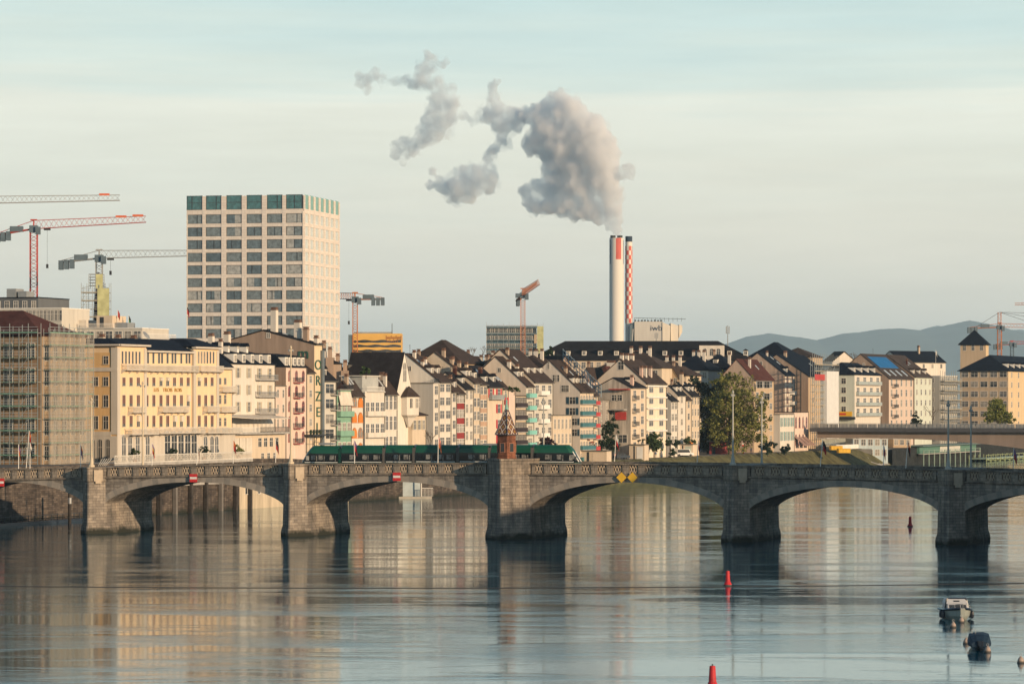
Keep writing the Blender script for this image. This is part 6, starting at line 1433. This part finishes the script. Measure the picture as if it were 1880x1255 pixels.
tree('green bush climbing the chimney behind the pink house', at(466, 640, 760), 4, [bl(*b, 466, 640, 760) for b in ((465, 624, 8, 8), (471, 616, 5, 6))], 420, .26, MIDG, .1, 'bush', cat='bush')
tree('planted greenery on the flat terrace behind the chapel', at(944, 720, 768), 2, [bl(*b, 944, 720, 768) for b in ((936, 714, 6, 4), (944, 715, 7, 4), (953, 716, 5, 3))], 500, .22, MIDG, .08, 'terrace_plant', cat='plant')
for px, lb, lf in ((247, 'potted orange tree on the hotel terrace left of the white lamp post', MIDG), (315, 'potted round tree in front of the arched hotel windows', DKG), (374, 'potted tree beside the last arched door of the hotel', DKG), (438, 'potted tree with yellow green leaves next to the red and orange flags', SPR)):
    D_ = bank(bank_t(px, 2.5), 2.5).y
    b = P(px, 840, D_); b.z = zT
    t = tree(lb, b, 2.6, [(0, 0, 2.0, 1.0, 1.0, .9), (.5, 0, 1.5, .8, .8, .6), (-.6, 0, 1.4, .8, .8, .6)], 420, .18, lf, .08, 'potted_tree', 'potted trees on the hotel terrace')
    MB().lathe([(.3, 0), (.42, .55), (.46, .6)], n=10).build('pot', M('terracotta', (.30, .13, .08)), t)
def bare(label, px, py0, py1, D, spread):
    b = P(px, py0, D); h = (py0 - py1) / F * D; t = thing('bare_tree', label, 'tree', b, 0, 'bare trees on the skyline'); m = MB()
    def br(p, d, L, r, k):
        q = p + d * L; m.bar(p, q, r, n=3, r2=r * .6)
        if k:
            for _ in range(3 if k > 1 else 4):
                dd = (d + Vector((rnd.uniform(-1, 1) * .75 * spread, rnd.uniform(-1, 1) * .6, rnd.uniform(-.25, .5)))).normalized(); br(p.lerp(q, rnd.uniform(.55, 1)), dd, L * rnd.uniform(.55, .8), r * .6, k - 1)
    br(Vector((0, 0, 0)), Vector((0, 0, 1)), h * .38, .13, 4); m.build('branch', BARK, t)
for px, y0, y1, sp, lb in ((822, 660, 632, 1, 'bare tree on the skyline just right of the tall hipped roof'), (846, 662, 636, 1.2, 'bare spreading tree between the tall hipped roof and the glass block'), (868, 662, 634, 1, 'bare tree with a fine crown next to the glass office block'), (886, 660, 630, 1.1, 'bare tree overlapping the corner scaffold of the glass office block'), (1566, 668, 642, 1.1, 'bare tree between the scaffold sheet and the tarpaulin roof')):
    bare(lb, px, y0, y1, 1100, sp)
bare('bare twiggy tree in front of the flat white house with a grey side wall', 790, 838, 778, 735, .7); bare('bare tree in front of the grey balcony scaffold above the girder bridge', 1712, 790, 735, 1150, .9)
# ---------------------------------------------------------------- boats, buoys, cable
def on_water(px, py): D = F * HC / (py - CY); return Vector(((px - CX) / F * D, D, 0))
HULL = M('hull_grey', (.26, .28, .25), .35, .1); HULLD = M('hull_navy', (.012, .018, .032), .3, .15); CANV = M('canvas_navy', (.010, .030, .058), .75, .2, 2.); CABW = M('cabin_white', (.40, .41, .43), .4)
def hull(L, B, Hh, mats, parent, name='hull'):
    m = MB(); rings = []
    for k in range(11):
        f = k / 10; y = -L / 2 + L * f                       # bow towards -y (upstream, towards the camera)
        bw2 = B / 2 * (min(1, (f + .02) / .42)) ** .55; kz = -.25 + .55 * max(0, 1 - f / .3) ** 2; sh = Hh + .28 * (1 - f) ** 2
        rings.append([(0, y, kz), (bw2 * .55, y, kz + .12), (bw2 * .9, y, .25 + .2 * (1 - f)), (bw2, y, sh), (-bw2, y, sh), (-bw2 * .9, y, .25 + .2 * (1 - f)), (-bw2 * .55, y, kz + .12)])
    m.loft(rings); return m.build(name, mats, parent, smooth=False)
b0 = on_water(1757, 1136); boat = thing('motor_boat', 'small motor cruiser with white cabin and dark rail moored bow on', 'boat', b0, R(4))
hull(5.6, 2.35, .85, HULL, boat)
m = MB()
for k in range(10):
    f0, f1 = k / 10, (k + 1) / 10; g = lambda f: (1.2 * (min(1, (f + .02) / .42)) ** .55 + .03, -2.8 + 5.6 * f, .85 + .28 * (1 - f) ** 2)
    for s_ in (-1, 1): a, b = g(f0), g(f1); m.bar((s_ * a[0], a[1], a[2]), (s_ * b[0], b[1], b[2]), .11)
m.build('rubbing_strake', HULLD, boat)
m = MB(); m.loft([[(-.98, -.6, .95), (.98, -.6, .95), (1.0, 2.0, .9), (-1.0, 2.0, .9)], [(-.9, -.1, 1.42), (.9, -.1, 1.42), (.95, 2.0, 1.42), (-.95, 2.0, 1.42)]]); cbn = m.build('cabin', CABW, boat)
m = MB()
for x0, x1 in ((-.8, -.3), (-.24, .24), (.3, .8)): m.solid([(x0, -.52, 1.05), (x1, -.52, 1.05), (x1, -.19, 1.36), (x0, -.19, 1.36)], [(0, 1, 2, 3)])
m.build('windscreen', GL[0], cbn)
m = MB(); m.loft([[(-1.0, -.05, 1.44), (1.0, -.05, 1.44), (1.0, 2.1, 1.44), (-1.0, 2.1, 1.44)], [(-.85, .3, 1.86), (.85, .3, 1.86), (.85, 2.0, 1.86), (-.85, 2.0, 1.86)]]); m.build('canopy', CABW, boat)
m = MB(); m.path([(-1.08, .2, 1.0), (-.95, .25, 1.75), (-.82, .3, 1.95), (.82, .3, 1.95), (.95, .25, 1.75), (1.08, .2, 1.0)], .07); m.box(-.3, .25, .1, .2, 1.62, 1.74); m.build('canopy_frame', HULLD, boat)
for s_, y in ((-1, -.4), (-1, .8), (1, -.4), (1, .9)): MB().lathe([(.05, .1), (.17, .2), (.19, .5), (.15, .75), (.04, .85)], (s_ * 1.34, y), 8).build('fender', HULLD, boat)
m = MB(); m.path([(-.9, -1.9, 1.15), (-.6, -2.5, 1.5), (0, -2.78, 1.58), (.6, -2.5, 1.5), (.9, -1.9, 1.15)], .03); m.bar((0, -2.78, 1.58), (0, -2.75, 1.1), .03); m.build('bow_rail', GREY, boat)
b1 = on_water(1798, 1191); bt2 = thing('covered_boat', 'small boat under a dark blue canvas cover', 'boat', b1, R(-6))
hull(4.6, 1.75, .55, HULLD, bt2)
m = MB(); rings = []
for k in range(9):
    f = k / 8; y = -2.1 + 4.0 * f; wv = .92 * min(1, .72 + f); hz = .55 + .72 * min(1, f * 3.2 + .35)
    rings.append([(-wv, y, .35), (-wv * 1.02, y, .6), (-wv * .86, y, hz - .12), (-wv * .4, y, hz), (wv * .4, y, hz + .02), (wv * .86, y, hz - .1), (wv * 1.02, y, .6), (wv, y, .35)])
m.loft(rings); m.build('canvas_cover', CANV, bt2, smooth=False)
m = MB(); m.path([(-.6, -.3, 1.3), (-.62, -.3, 1.62), (-.35, -.3, 1.62), (-.33, -.3, 1.3)], .025); m.build('rail', GREY, bt2)
BUO = M('mooring_buoy_pale', (.34, .27, .23), .6, .15, 3.); BUD = M('buoy_waterline', (.06, .055, .05), .7)
for px, py, lb in ((1757, 1138, 'pale mooring buoy against the bow of the motor cruiser'), (1750, 1151, 'pale mooring buoy floating alone below the motor cruiser'), (1774, 1181, 'dull mooring buoy at the left side of the covered boat'), (1806, 1193, 'pale mooring buoy in front of the covered boat'), (1874, 1216, 'pale mooring buoy with a ring at the right frame edge')):
    q = on_water(px, py); t = thing('mooring_buoy', lb, 'buoy', q + (Vector((0, -3.2, 0)) if py == 1138 else Vector((0, -2.4, 0)) if py == 1193 else Vector((0, 0, 0))), 0, 'mooring buoys')
    MB().lathe([(.02, -.2), (.24, -.14), (.29, .02), (.26, .12)], n=14).build('base', BUD, t)
    MB().lathe([(.26, .121), (.24, .25), (.15, .42), (.06, .50), (.03, .52)], n=14).build('float', BUO, t, smooth=True)
    m = MB(); m.path([(.09 * math.cos(R(a)), 0, .62 + .1 * math.sin(R(a))) for a in range(-90, 271, 40)], .018); m.build('ring', GREY, t)
RBU = M('channel_buoy_red', (.45, .018, .025), .5, .22, 2.)
for px, py, lb in ((1671, 966, 'red channel buoy upriver seen through the right arch'), (1336, 1074, 'red channel buoy between the bridge and the boats'), (1308, 1263, 'red channel buoy cut by the lower frame edge')):
    q = on_water(px, py); t = thing('channel_buoy', lb, 'buoy', q, 0, 'red channel buoys')
    MB().lathe([(.2, -.4), (.44, -.1), (.46, .12), (.40, .22), (.27, .5)], n=16).build('base', RBU, t)
    MB().lathe([(.27, .501), (.24, 1.0), (.21, 1.55), (.19, 1.6)], n=16).build('body', RBU, t)
    MB().lathe([(.05, 1.6), (.05, 1.72)], n=8).build('lamp', DARK, t)
    MB().lathe([(.468, .0), (.472, .1)], n=16).build('band', BUD, t)
pts = [Vector((x, 262, 6.35 + .00016 * (x + 5) ** 2 + .0013 * x)) for x in range(-110, 111, 5)]
tag(MB().path(pts, .035, n=6).build('ferry_cable', DARK), 'thin black ferry cable stretched across the river in front of the bridge', 'cable')
# ---------------------------------------------------------------- quay odds and ends seen through the arches
WT = M('pile_paint_white', (.45, .43, .40), .8)
for px, y0, y1, s_, lb in ((38, 955, 890, -3, 'dark timber mooring pile at the frame edge below the first arch'), (54, 957, 893, -2, 'mooring pile with a pale band under the first arch'), (128, 960, 900, -6, 'dark slim mooring pile beside the first bridge pier'), (346, 938, 885, -3, 'dark mooring pile under the second arch near its crown'), (407, 936, 887, -3.5, 'thick dark mooring pile with a brace under the second arch')):
    D_ = F * HC / (y0 - CY); q = P(px, y0, D_); q.z = 0; t = thing('mooring_pile', lb, 'pile', q, 0, 'mooring piles'); h = zpx(y1, D_)
    MB().lathe([(.3, -4), (.28, h)], n=10).build('post', WOOD, t)
    MB().lathe([(.31, h - 2.2), (.31, h - 1.2)], n=10).build('band', WT if px < 100 else GREY, t)
    if px == 407: m = MB(); m.bar((0, 0, h - .6), (-2.6, 1.2, h + .1), .12); m.bar((-2.6, 1.2, h), (-4.2, 1.4, h - 1.4), .08); m.build('brace', WOOD, t)
q = bank(bank_t(20, -1.5), -1.5, 0); t = thing('landing_stage', 'dark floating landing stage along the quay below the first arch', 'pontoon', q, BANG)
MB().box(-8, 26, -2.2, 1.0, -.4, .5).build('float', HULLD, t); m = MB(); m.box(-8, 26, -2.2, -2.1, 1.4, 1.5)
for k in range(18): m.box(-8 + 2 * k, -7.9 + 2 * k, -2.2, -2.12, .5, 1.4)
m.build('railing', DARK, t)
D_ = 742; q = P(686, 740, D_); q.z = 0; t = thing('ferry_pontoon', 'pale floating pontoon with a small white cabin seen through the third arch', 'pontoon', q, R(2)); wP = 107 / F * D_
MB().box(0, wP, 0, 5, -.3, .45).build('float', M('pontoon_pale', (.40, .37, .31)), t)
MB().box(wP * .07, wP * .26, 1.5, 4.5, .46, 4.4).build('shelter', DARK, t); MB().box(wP * .262, wP * .8, 2.0, 4.5, .46, 4.3).build('cabin', M('cabin_blue', (.40, .46, .47), .6), t); MB().box(0, wP * .85, 1.2, 4.8, 4.41, 4.65).build('roof', GREY, t)
for k in range(3): MB().box(-.09, .09, -.09, .09, .46, 4.4).build('post', WHITE, t, (wP * (.02 + .40 * k), .4, 0))
m = MB(); m.box(wP * .82, wP * 1.02, .3, .38, 2.2, 2.3)
for k in range(9): m.box(wP * (.82 + .024 * k), wP * (.82 + .024 * k) + .06, .3, .37, .46, 2.2)
m.build('railing', WHITE, t)
# ---------------------------------------------------------------- flags on the parapet
FL = {'red': (.40, .035, .035), 'orange': (.52, .15, .05), 'yellow': (.52, .34, .06), 'white': (.62, .60, .55), 'blue': (.05, .08, .22), 'violet': (.20, .12, .25), 'black': (.02, .02, .025), 'green': (.05, .20, .10), 'pink': (.65, .30, .25)}
def flag(px, ytop, v, cs, label, lean=0., base_y=None, D=None, hang=.55, group='flags along the bridge', L=1.9):
    if D is None: u = bu(px, v); p = bw_(u, v, ztop(u) - (1.1 if 1 < v < 16 else 0))
    else: p = P(px, base_y, D)
    h = zpx(ytop, p.y) - p.z
    t = thing('flag', label, 'flag', p, 0, group)
    MB().bar((0, 0, 0), (lean, 0, h), .06, n=8, r2=.04).build('pole', WHITE, t)
    m = MB(); nx, nz_ = 8, len(cs)
    for j in range(nz_):
        for i in range(nx):
            def pt(a, b): x = L * a / nx; return (lean + (.05 + x * (1 - hang)), .16 * math.sin(a * 1.3 + b) * a / nx, h - .1 - b * 1.5 / nz_ - hang * 1.25 * (a / nx) ** 1.2 - .06 * math.sin(a * 1.7))
            m.face([pt(i, j + 1), pt(i + 1, j + 1), pt(i + 1, j), pt(i, j)], j)
    m.build('cloth', [M('flag_' + c_, FL[c_], .8, .1, 2.) for c_ in cs], t)
    return t
for a in ((34, 815, .1, ('violet', 'orange'), 'violet and orange flag nearest the frame edge in front of the scaffold'), (48, 790, DEEP, ('orange', 'red'), 'tall leaning orange and red flag in front of the scaffold', .5), (55, 812, .1, ('white', 'black'), 'white and dark flag beside the tall orange flag'), (148, 815, .1, ('orange', 'violet'), 'orange and violet flag at the right end of the scaffold'),
          (279, 812, .1, ('violet', 'yellow', 'red'), 'violet yellow and red flag before the hotel entrance'), (361, 815, .1, ('white', 'red'), 'white and red flag leaning before the last hotel door', .25), (428, 806, DEEP, ('orange', 'red'), 'bright orange and red flag beside the yellow green potted tree'), (506, 805, DEEP, ('black', 'red'), 'dark and red flag in front of the small square windows'),
          (651, 806, .1, ('violet', 'red'), 'violet and red flag above the tram near the orange arches', -.1), (804, 800, .1, ('pink', 'orange'), 'pink and orange flag above the tram before the white houses', .05), (872, 800, DEEP, ('red', 'black'), 'red and dark flag behind the tram left of the chapel'), (1128, 797, DEEP, ('white', 'red'), 'white pole flag in front of the ivy', .25), (1280, 805, DEEP, ('blue', 'red'), 'blue and red flag by the white van', .12),
          (1506, 806, .1, ('black', 'red'), 'dark and red flag in front of the scaffold with the white sheet', .35), (1663, 808, .1, ('red', 'black'), 'red flag on a leaning pole before the bathing house', .3), (1622, 815, DEEP, ('blue', 'red'), 'small blue and red flag under the girder bridge'), (1861, 822, DEEP, ('violet', 'red'), 'violet and red flag before the steel bathing deck')):
    flag(*a[:5], lean=(a[5] if len(a) > 5 else 0), hang=rnd.uniform(.72, .93), L=1.7)
for px, yt, yb, D_, cs, lb in ((216, 568, 615, 770, ('red', 'red'), 'red flag on the white stepped rooftop house'), (236, 578, 618, 772, ('black', 'green'), 'dark green flag on the white stepped rooftop house'), (343, 562, 620, 760, ('black', 'red', 'red'), 'dark red flag hanging against the office tower edge'), (1718, 642, 690, 1230, ('white', 'white'), 'white flag on the grey flat roofed house')):
    flag(px, yt, 0, cs, lb, base_y=yb, D=D_, hang=.75, group='flags on rooftops')
# ---------------------------------------------------------------- vehicles and people on the quay
def car(label, p, rz, col, van=False):
    t = thing('white_van' if van else 'parked_car', label, 'van' if van else 'car', p, rz); L, Wd, Hc = (5.0, 1.9, 1.95) if van else (4.3, 1.75, 1.5)
    pr_ = [(-L / 2, .3), (L / 2, .3), (L / 2, .75), (L / 2 - .15, .95), (L / 2 - (.75 if van else 1.1), 1.02), (L / 2 - (1.25 if van else 1.8), Hc), (-L / 2 + .5, Hc), (-L / 2 + .05, 1.0)]
    MB().prism(pr_, -Wd / 2, Wd / 2, axis='y').build('body', M('car_' + label.split()[0], col, .3, .05, spec=.6), t)
    for s_ in (-1, 1):
        MB().prism([(-L / 2 + .4, 1.03), (L / 2 - (.95 if van else 1.3), 1.03), (L / 2 - (1.4 if van else 1.9), Hc - .12), (-L / 2 + .62, Hc - .12)], s_ * Wd / 2, s_ * (Wd / 2 + .012), axis='y').build('window', GL[0], t)
        for x in (-L * .31, L * .32): MB().prism([(x + .33 * math.cos(R(30 * i)), .33 + .33 * math.sin(R(30 * i))) for i in range(12)], s_ * (Wd / 2 - .14), s_ * (Wd / 2 + .03), axis='y').build('wheel', DARK, t)
    MB().box(L / 2 - .02, L / 2 + .02, -.7, -.35, .62, .8).build('headlight', WHITE, t); MB().box(L / 2 - .02, L / 2 + .02, .35, .7, .62, .8).build('headlight', WHITE, t)
    return t
q = bank(bank_t(1256, 10.5), 10.5, 5.66); car('white van parked on the quay road by the last cream houses', q, R(10), (.70, .69, .66), True)
q = bank(bank_t(1141, 11), 11, 5.66); car('dark car parked on the quay below the patchy side wall', q, R(35), (.02, .03, .045))
t = thing('garden_shed', 'low red brown kiosk with a flat roof under the dark evergreens', 'kiosk', P(1302, 834, 1004), R(-18.5))
MB().box(0, 4.6, 0, 3, 0, 3.6).build('wall', M('kiosk_red', (.26, .05, .05)), t); MB().box(-.5, 5.0, -.6, 3.4, 3.6, 3.85).build('roof', M('kiosk_roof', (.30, .24, .22)), t); MB().box(.8, 1.8, -.05, -.01, 0, 2.2).build('door', DARK, t)
for lb, x0, x1, h, s_, mt in (('low cream garage building with a dark post on the quay right of the tram', 1062, 1114, 2.5, 11, cream), ('cream garage with a planted flat roof below the stepped house', 1155, 1183, 3.6, 11, cream), ('small cream garage with a pale green door behind the white van', 1244, 1272, 3.2, 12.6, warm)):
    q = bank(bank_t(x0, s_), s_, 5.6); W_ = along(q, math.cos(R(-18.5)), math.sin(R(-18.5)), x1)
    t = thing('garage', lb, 'garage', q, R(-18.5), 'garages along the quay')
    MB().box(0, W_, 0, 4, -1, h).build('wall', mt, t); MB().box(-.2, W_ + .2, -.3, 4, h, h + .22).build('roof', GUT, t)
    MB().box(W_ * .5, W_ * .9, -.05, -.01, -1, h - .4).build('garage_door', WHITE if h > 3.5 else M('door_pale', (.45, .50, .44)) if h > 3 else warm, t); MB().box(W_ * .3, W_ * .38, -.06, -.01, -1, h - .2).build('door', DARK, t)
tree('row of small shrubs on the planted garage roof', bank(bank_t(1166, 12), 12, 9.3), 1.2, [(-1.2, 0, .9, .8, .6, .5), (.4, 0, .8, .9, .6, .5), (1.9, 0, 1.0, .8, .6, .6)], 420, .2, DKG, .05, 'shrub', cat='shrub')
SKIN = M('skin', (.45, .28, .20), .6)
def person_mesh(top, leg):
    """One continuous figure from a skinned skeleton, standing in mid stride."""
    v = [(0, 0, .95), (.09, -.02, .88), (.12, -.16, .48), (.13, -.10, .06), (.13, -.24, .03), (-.09, .02, .88), (-.12, .10, .48), (-.13, .26, .08), (-.13, .12, .04), (0, 0, 1.2), (0, 0, 1.42), (.19, 0, 1.40), (.24, .06, 1.12), (.24, -.04, .86), (-.19, 0, 1.40), (-.24, -.06, 1.12), (-.24, -.14, .88), (0, -.01, 1.53), (0, -.02, 1.64), (0, -.02, 1.75)]
    e = [(0, 1), (1, 2), (2, 3), (3, 4), (0, 5), (5, 6), (6, 7), (7, 8), (0, 9), (9, 10), (10, 11), (11, 12), (12, 13), (10, 14), (14, 15), (15, 16), (10, 17), (17, 18), (18, 19)]
    r = [.14, .1, .07, .05, .04, .1, .07, .05, .04, .15, .15, .075, .05, .035, .075, .05, .035, .055, .105, .07]
    me = bpy.data.meshes.new('person'); me.from_pydata(v, e, [])
    o = bpy.data.objects.new('person', me); COL.objects.link(o)
    md = o.modifiers.new('skin', 'SKIN'); me.skin_vertices.new() if not me.skin_vertices else None
    for i, x in enumerate(r): me.skin_vertices[0].data[i].radius = (x, x)
    me.skin_vertices[0].data[0].use_root = True
    sb = o.modifiers.new('subdivision', 'SUBSURF'); sb.levels = sb.render_levels = 1
    dg = bpy.context.evaluated_depsgraph_get(); ev = bpy.data.meshes.new_from_object(o.evaluated_get(dg))
    bpy.data.objects.remove(o)
    for mm in (leg, top, SKIN, M('hair_dark', (.03, .02, .015))): ev.materials.append(mm)
    for p in ev.polygons:
        z = p.center.z; p.material_index = 0 if z < .93 else 1 if z < 1.47 and not (z < .92) else 3 if z > 1.68 or (z > 1.58 and p.center.y > .02) else 2
        p.use_smooth = True
    return ev
for px, s_, top, leg, lb in ((1204, 9.5, (.10, .20, .36), (.03, .035, .05), 'person in a blue jacket walking below the round quay tree'), (1129, 9.5, (.45, .22, .18), (.04, .04, .05), 'person in a rust coloured top standing by the ivy'), (1212, 9.8, (.04, .04, .05), (.05, .05, .07), 'person in dark clothes walking beside the round quay tree'), (1379, 9.5, (.40, .38, .35), (.05, .05, .08), 'person in a pale top near the willow trunk')):
    q = bank(bank_t(px, s_), s_, 5.68)
    o = put('person', person_mesh(M('cloth_%d' % px, top), M('trouser_%d' % px, leg)), None, q, R(rnd.uniform(0, 360))); tag(o, lb, 'person')
t = thing('striped_post', 'red and white checked post on the quay under the willow', 'post', P(1364, 832, 1015)); 
for k in range(6): MB().box(-.28, .28, -.28, .28, k * .5, k * .5 + .5).build('white_band' if k % 2 else 'red_band', WHITE if k % 2 else RED, t)
# ---------------------------------------------------------------- houses on the right bank that shade the far end of the bridge
for (x, y), lb, wl, hh in (((112, 528), 'tall cream house on the right bank by the bridge end', cream, 19), ((101, 508), 'pale house on the right bank second from the bridge', white, 22), ((98, 488), 'grey house on the right bank third from the bridge', offw, 21), ((95, 466), 'yellowish house on the right bank fourth from the bridge', warm, 23), ((92, 446), 'tan house on the right bank farthest upstream', tan, 20)):
    building('town_house', lb, (x, y, 4.5), R(-98), 20, hh, group='houses on the right bank', wall=wl, side=gables, roof=RB, kind_='gable', hd=6, rz=hh + 5, cols=4, fh=3.3, n=4, win=(1.2, 1.7))
# ---------------------------------------------------------------- steam from the chimney (a real volume at the chimney's distance)
DS = 1900; SS = DS / F
def plume(name, blobs, dens, vox, nscale, lo, hi, label, torn=0., grow=1.0, alb=(.915, .96, .988)):  # bluish default albedo puts part of the drift's shade into its colour
    """Knots of small puffs melted into one closed skin; the drift runs left and away, down the sun's own line, so the near column shades the far part."""
    m = MB(); rr = random.Random(5)
    def puff(x, y, dy, r):
        r *= grow; D = DS + max(-20, (1132 - x)) * SS * .62 + dy; q = P(x, y, D); m.ball(q, max(.9, r * SS), n=10, k=7)
    for x, y, r in blobs:
        puff(x, y, 0, r * (.82 - torn * .3))
        for _ in range(int(7 + r * 1.1)):
            u = Vector((rr.gauss(0, 1), rr.gauss(0, 1), rr.gauss(0, 1))).normalized() * rr.uniform(.7, .95 + torn * .5); r2 = r * rr.uniform(.18, .42) * (1 - torn * .35)
            puff(x + u.x * r, y - u.z * r, u.y * r * SS, r2)
            for __ in range(3):
                v = Vector((rr.gauss(0, 1), rr.gauss(0, 1), rr.gauss(0, 1))).normalized() * r2 * .9
                if r2 > 4: puff(x + u.x * r + v.x, y - u.z * r - v.z, (u.y * r + v.y) * SS, r2 * rr.uniform(.3, .5))
    o = m.build(name, [])
    vm, vt, vb = mat_nodes(name + '_volume'); vt.nodes.remove(vb)
    pv = N(vt, 'ShaderNodeVolumePrincipled'); pv.inputs['Color'].default_value = (*alb, 1); pv.inputs['Anisotropy'].default_value = 0.0
    c_ = N(vt, 'ShaderNodeTexCoord'); n_ = N(vt, 'ShaderNodeTexNoise', Scale=nscale, Detail=4.0, Roughness=.6); vt.links.new(c_.outputs['Object'], n_.inputs['Vector'])
    r_ = N(vt, 'ShaderNodeMapRange'); r_.inputs['From Min'].default_value = lo; r_.inputs['From Max'].default_value = hi; r_.inputs['To Max'].default_value = dens
    vt.links.new(n_.outputs['Fac'], r_.inputs['Value']); vt.links.new(r_.outputs[0], pv.inputs['Density']); vt.links.new(pv.outputs[0], vt.nodes['Material Output'].inputs['Volume'])
    o.data.materials.append(vm)
    rm_ = o.modifiers.new('merge', 'REMESH'); rm_.mode = 'VOXEL'; rm_.voxel_size = vox
    sm_ = o.modifiers.new('soften', 'SMOOTH'); sm_.iterations = 2; sm_.factor = .4
    kind(o, 'stuff'); o['label'] = label
    return o
DENSE = [(1133, 430, 5), (1136, 420, 8), (1133, 406, 12), (1124, 390, 17), (1122, 368, 21), (1116, 345, 26), (1105, 318, 32), (1098, 292, 36), (1092, 268, 38), (1078, 246, 36), (1058, 232, 32), (1040, 205, 30), (1026, 182, 17), (1015, 178, 12), (992, 215, 26), (965, 212, 17), (1000, 250, 34), (1030, 268, 38), (1040, 300, 36), (1020, 330, 26), (1050, 340, 32), (1086, 385, 22), (1060, 388, 20), (1035, 372, 24), (1008, 378, 20), (985, 378, 18), (970, 368, 14), (965, 350, 14), (985, 340, 14), (1008, 350, 20), (1100, 408, 9), (1118, 418, 7), (975, 268, 18), (1112, 262, 18), (1122, 285, 18)]
MIDD = [(1155, 312, 13), (1142, 320, 11), (1128, 310, 9), (1158, 325, 6), (918, 205, 15), (908, 180, 13), (912, 150, 8), (905, 160, 9), (900, 215, 16), (925, 230, 20), (945, 222, 18), (940, 205, 12), (920, 255, 12), (905, 275, 11), (895, 292, 10), (886, 310, 10), (872, 330, 20), (850, 345, 26), (835, 355, 18), (895, 340, 18), (905, 325, 12), (818, 345, 16), (806, 330, 9), (795, 315, 8), (790, 340, 10), (850, 310, 9), (845, 322, 14), (870, 312, 12), (886, 322, 14)]
THIN = [(815, 215, 21), (828, 195, 15), (835, 180, 9), (800, 235, 22), (780, 250, 18), (765, 262, 14), (745, 262, 13), (732, 272, 13), (728, 285, 10), (740, 300, 6), (790, 115, 14), (780, 130, 16), (772, 145, 16), (762, 155, 12), (790, 150, 16), (805, 155, 13), (815, 165, 11), (800, 180, 14), (795, 200, 14), (820, 112, 8), (812, 120, 7), (785, 100, 8), (668, 152, 13), (660, 140, 9), (675, 165, 9), (688, 132, 9), (680, 142, 11)]
LINK = [(882, 210, 12), (868, 222, 10), (852, 212, 10), (898, 312, 12), (893, 296, 11), (903, 282, 11), (930, 262, 12), (760, 275, 12), (835, 195, 12), (822, 245, 12), (700, 145, 12), (725, 150, 10), (745, 148, 10)]
plume('steam_plume', DENSE + [(1075, 362, 22), (1095, 396, 15), (1080, 392, 14), (1130, 424, 7), (1128, 414, 9), (1133, 424, 8), (1120, 404, 12), (1030, 168, 9), (1005, 195, 16)], .26, .8, .14, .16, .66, 'dense sunlit steam billowing from the white power station chimney', alb=(.975, .98, .986))
plume('steam_fringe', [(x, y, r * .92) for x, y, r in DENSE if r > 9], .07, 1.0, .16, .38, .66, 'soft thin fringe round the dense steam', .8, 1.35, alb=(.985, .985, .985))
plume('drifting_steam', MIDD, .24, .8, .16, .33, .60, 'shade tinted grey blue steam clump drifting left of the main plume', .3, 1.28)
plume('drifting_fringe', MIDD + LINK, .10, 1.0, .15, .42, .66, 'soft thin fringe round the drifting steam clump', .8, 1.7)
plume('thin_steam', THIN + [(822, 205, 18), (810, 185, 16), (830, 160, 10), (750, 278, 14), (790, 220, 18)], .15, .8, .17, .36, .60, 'torn steam drift at the far left end of the plume', .5, 1.5)
plume('thin_fringe', THIN + LINK, .09, 1.0, .16, .43, .66, 'faint fringe round the torn steam drift', .9, 1.8)
plume('low_steam', [(1245, 565, 9), (1262, 570, 7), (1235, 550, 8), (1238, 535, 6), (1215, 548, 6), (1228, 520, 4)], .03, 1.0, .16, .40, .7, 'faint low steam wisp above the power plant hall', .9)
# ---------------------------------------------------------------- the air between here and the hills
hz = MB(); hz.box(-14000, 14000, -400, 42000, -7, 860); ho = hz.build('haze', [])
vm, vt, vb = mat_nodes('haze_air'); vt.nodes.remove(vb)
pv = N(vt, 'ShaderNodeVolumePrincipled'); pv.inputs['Color'].default_value = (.64, .86, 1.0, 1); pv.inputs['Density'].default_value = HAZE_D; pv.inputs['Anisotropy'].default_value = 0.0; pv.inputs['Density Attribute'].default_value = ''
vt.links.new(pv.outputs[0], vt.nodes['Material Output'].inputs['Volume']); ho.data.materials.append(vm); kind(ho, 'stuff')
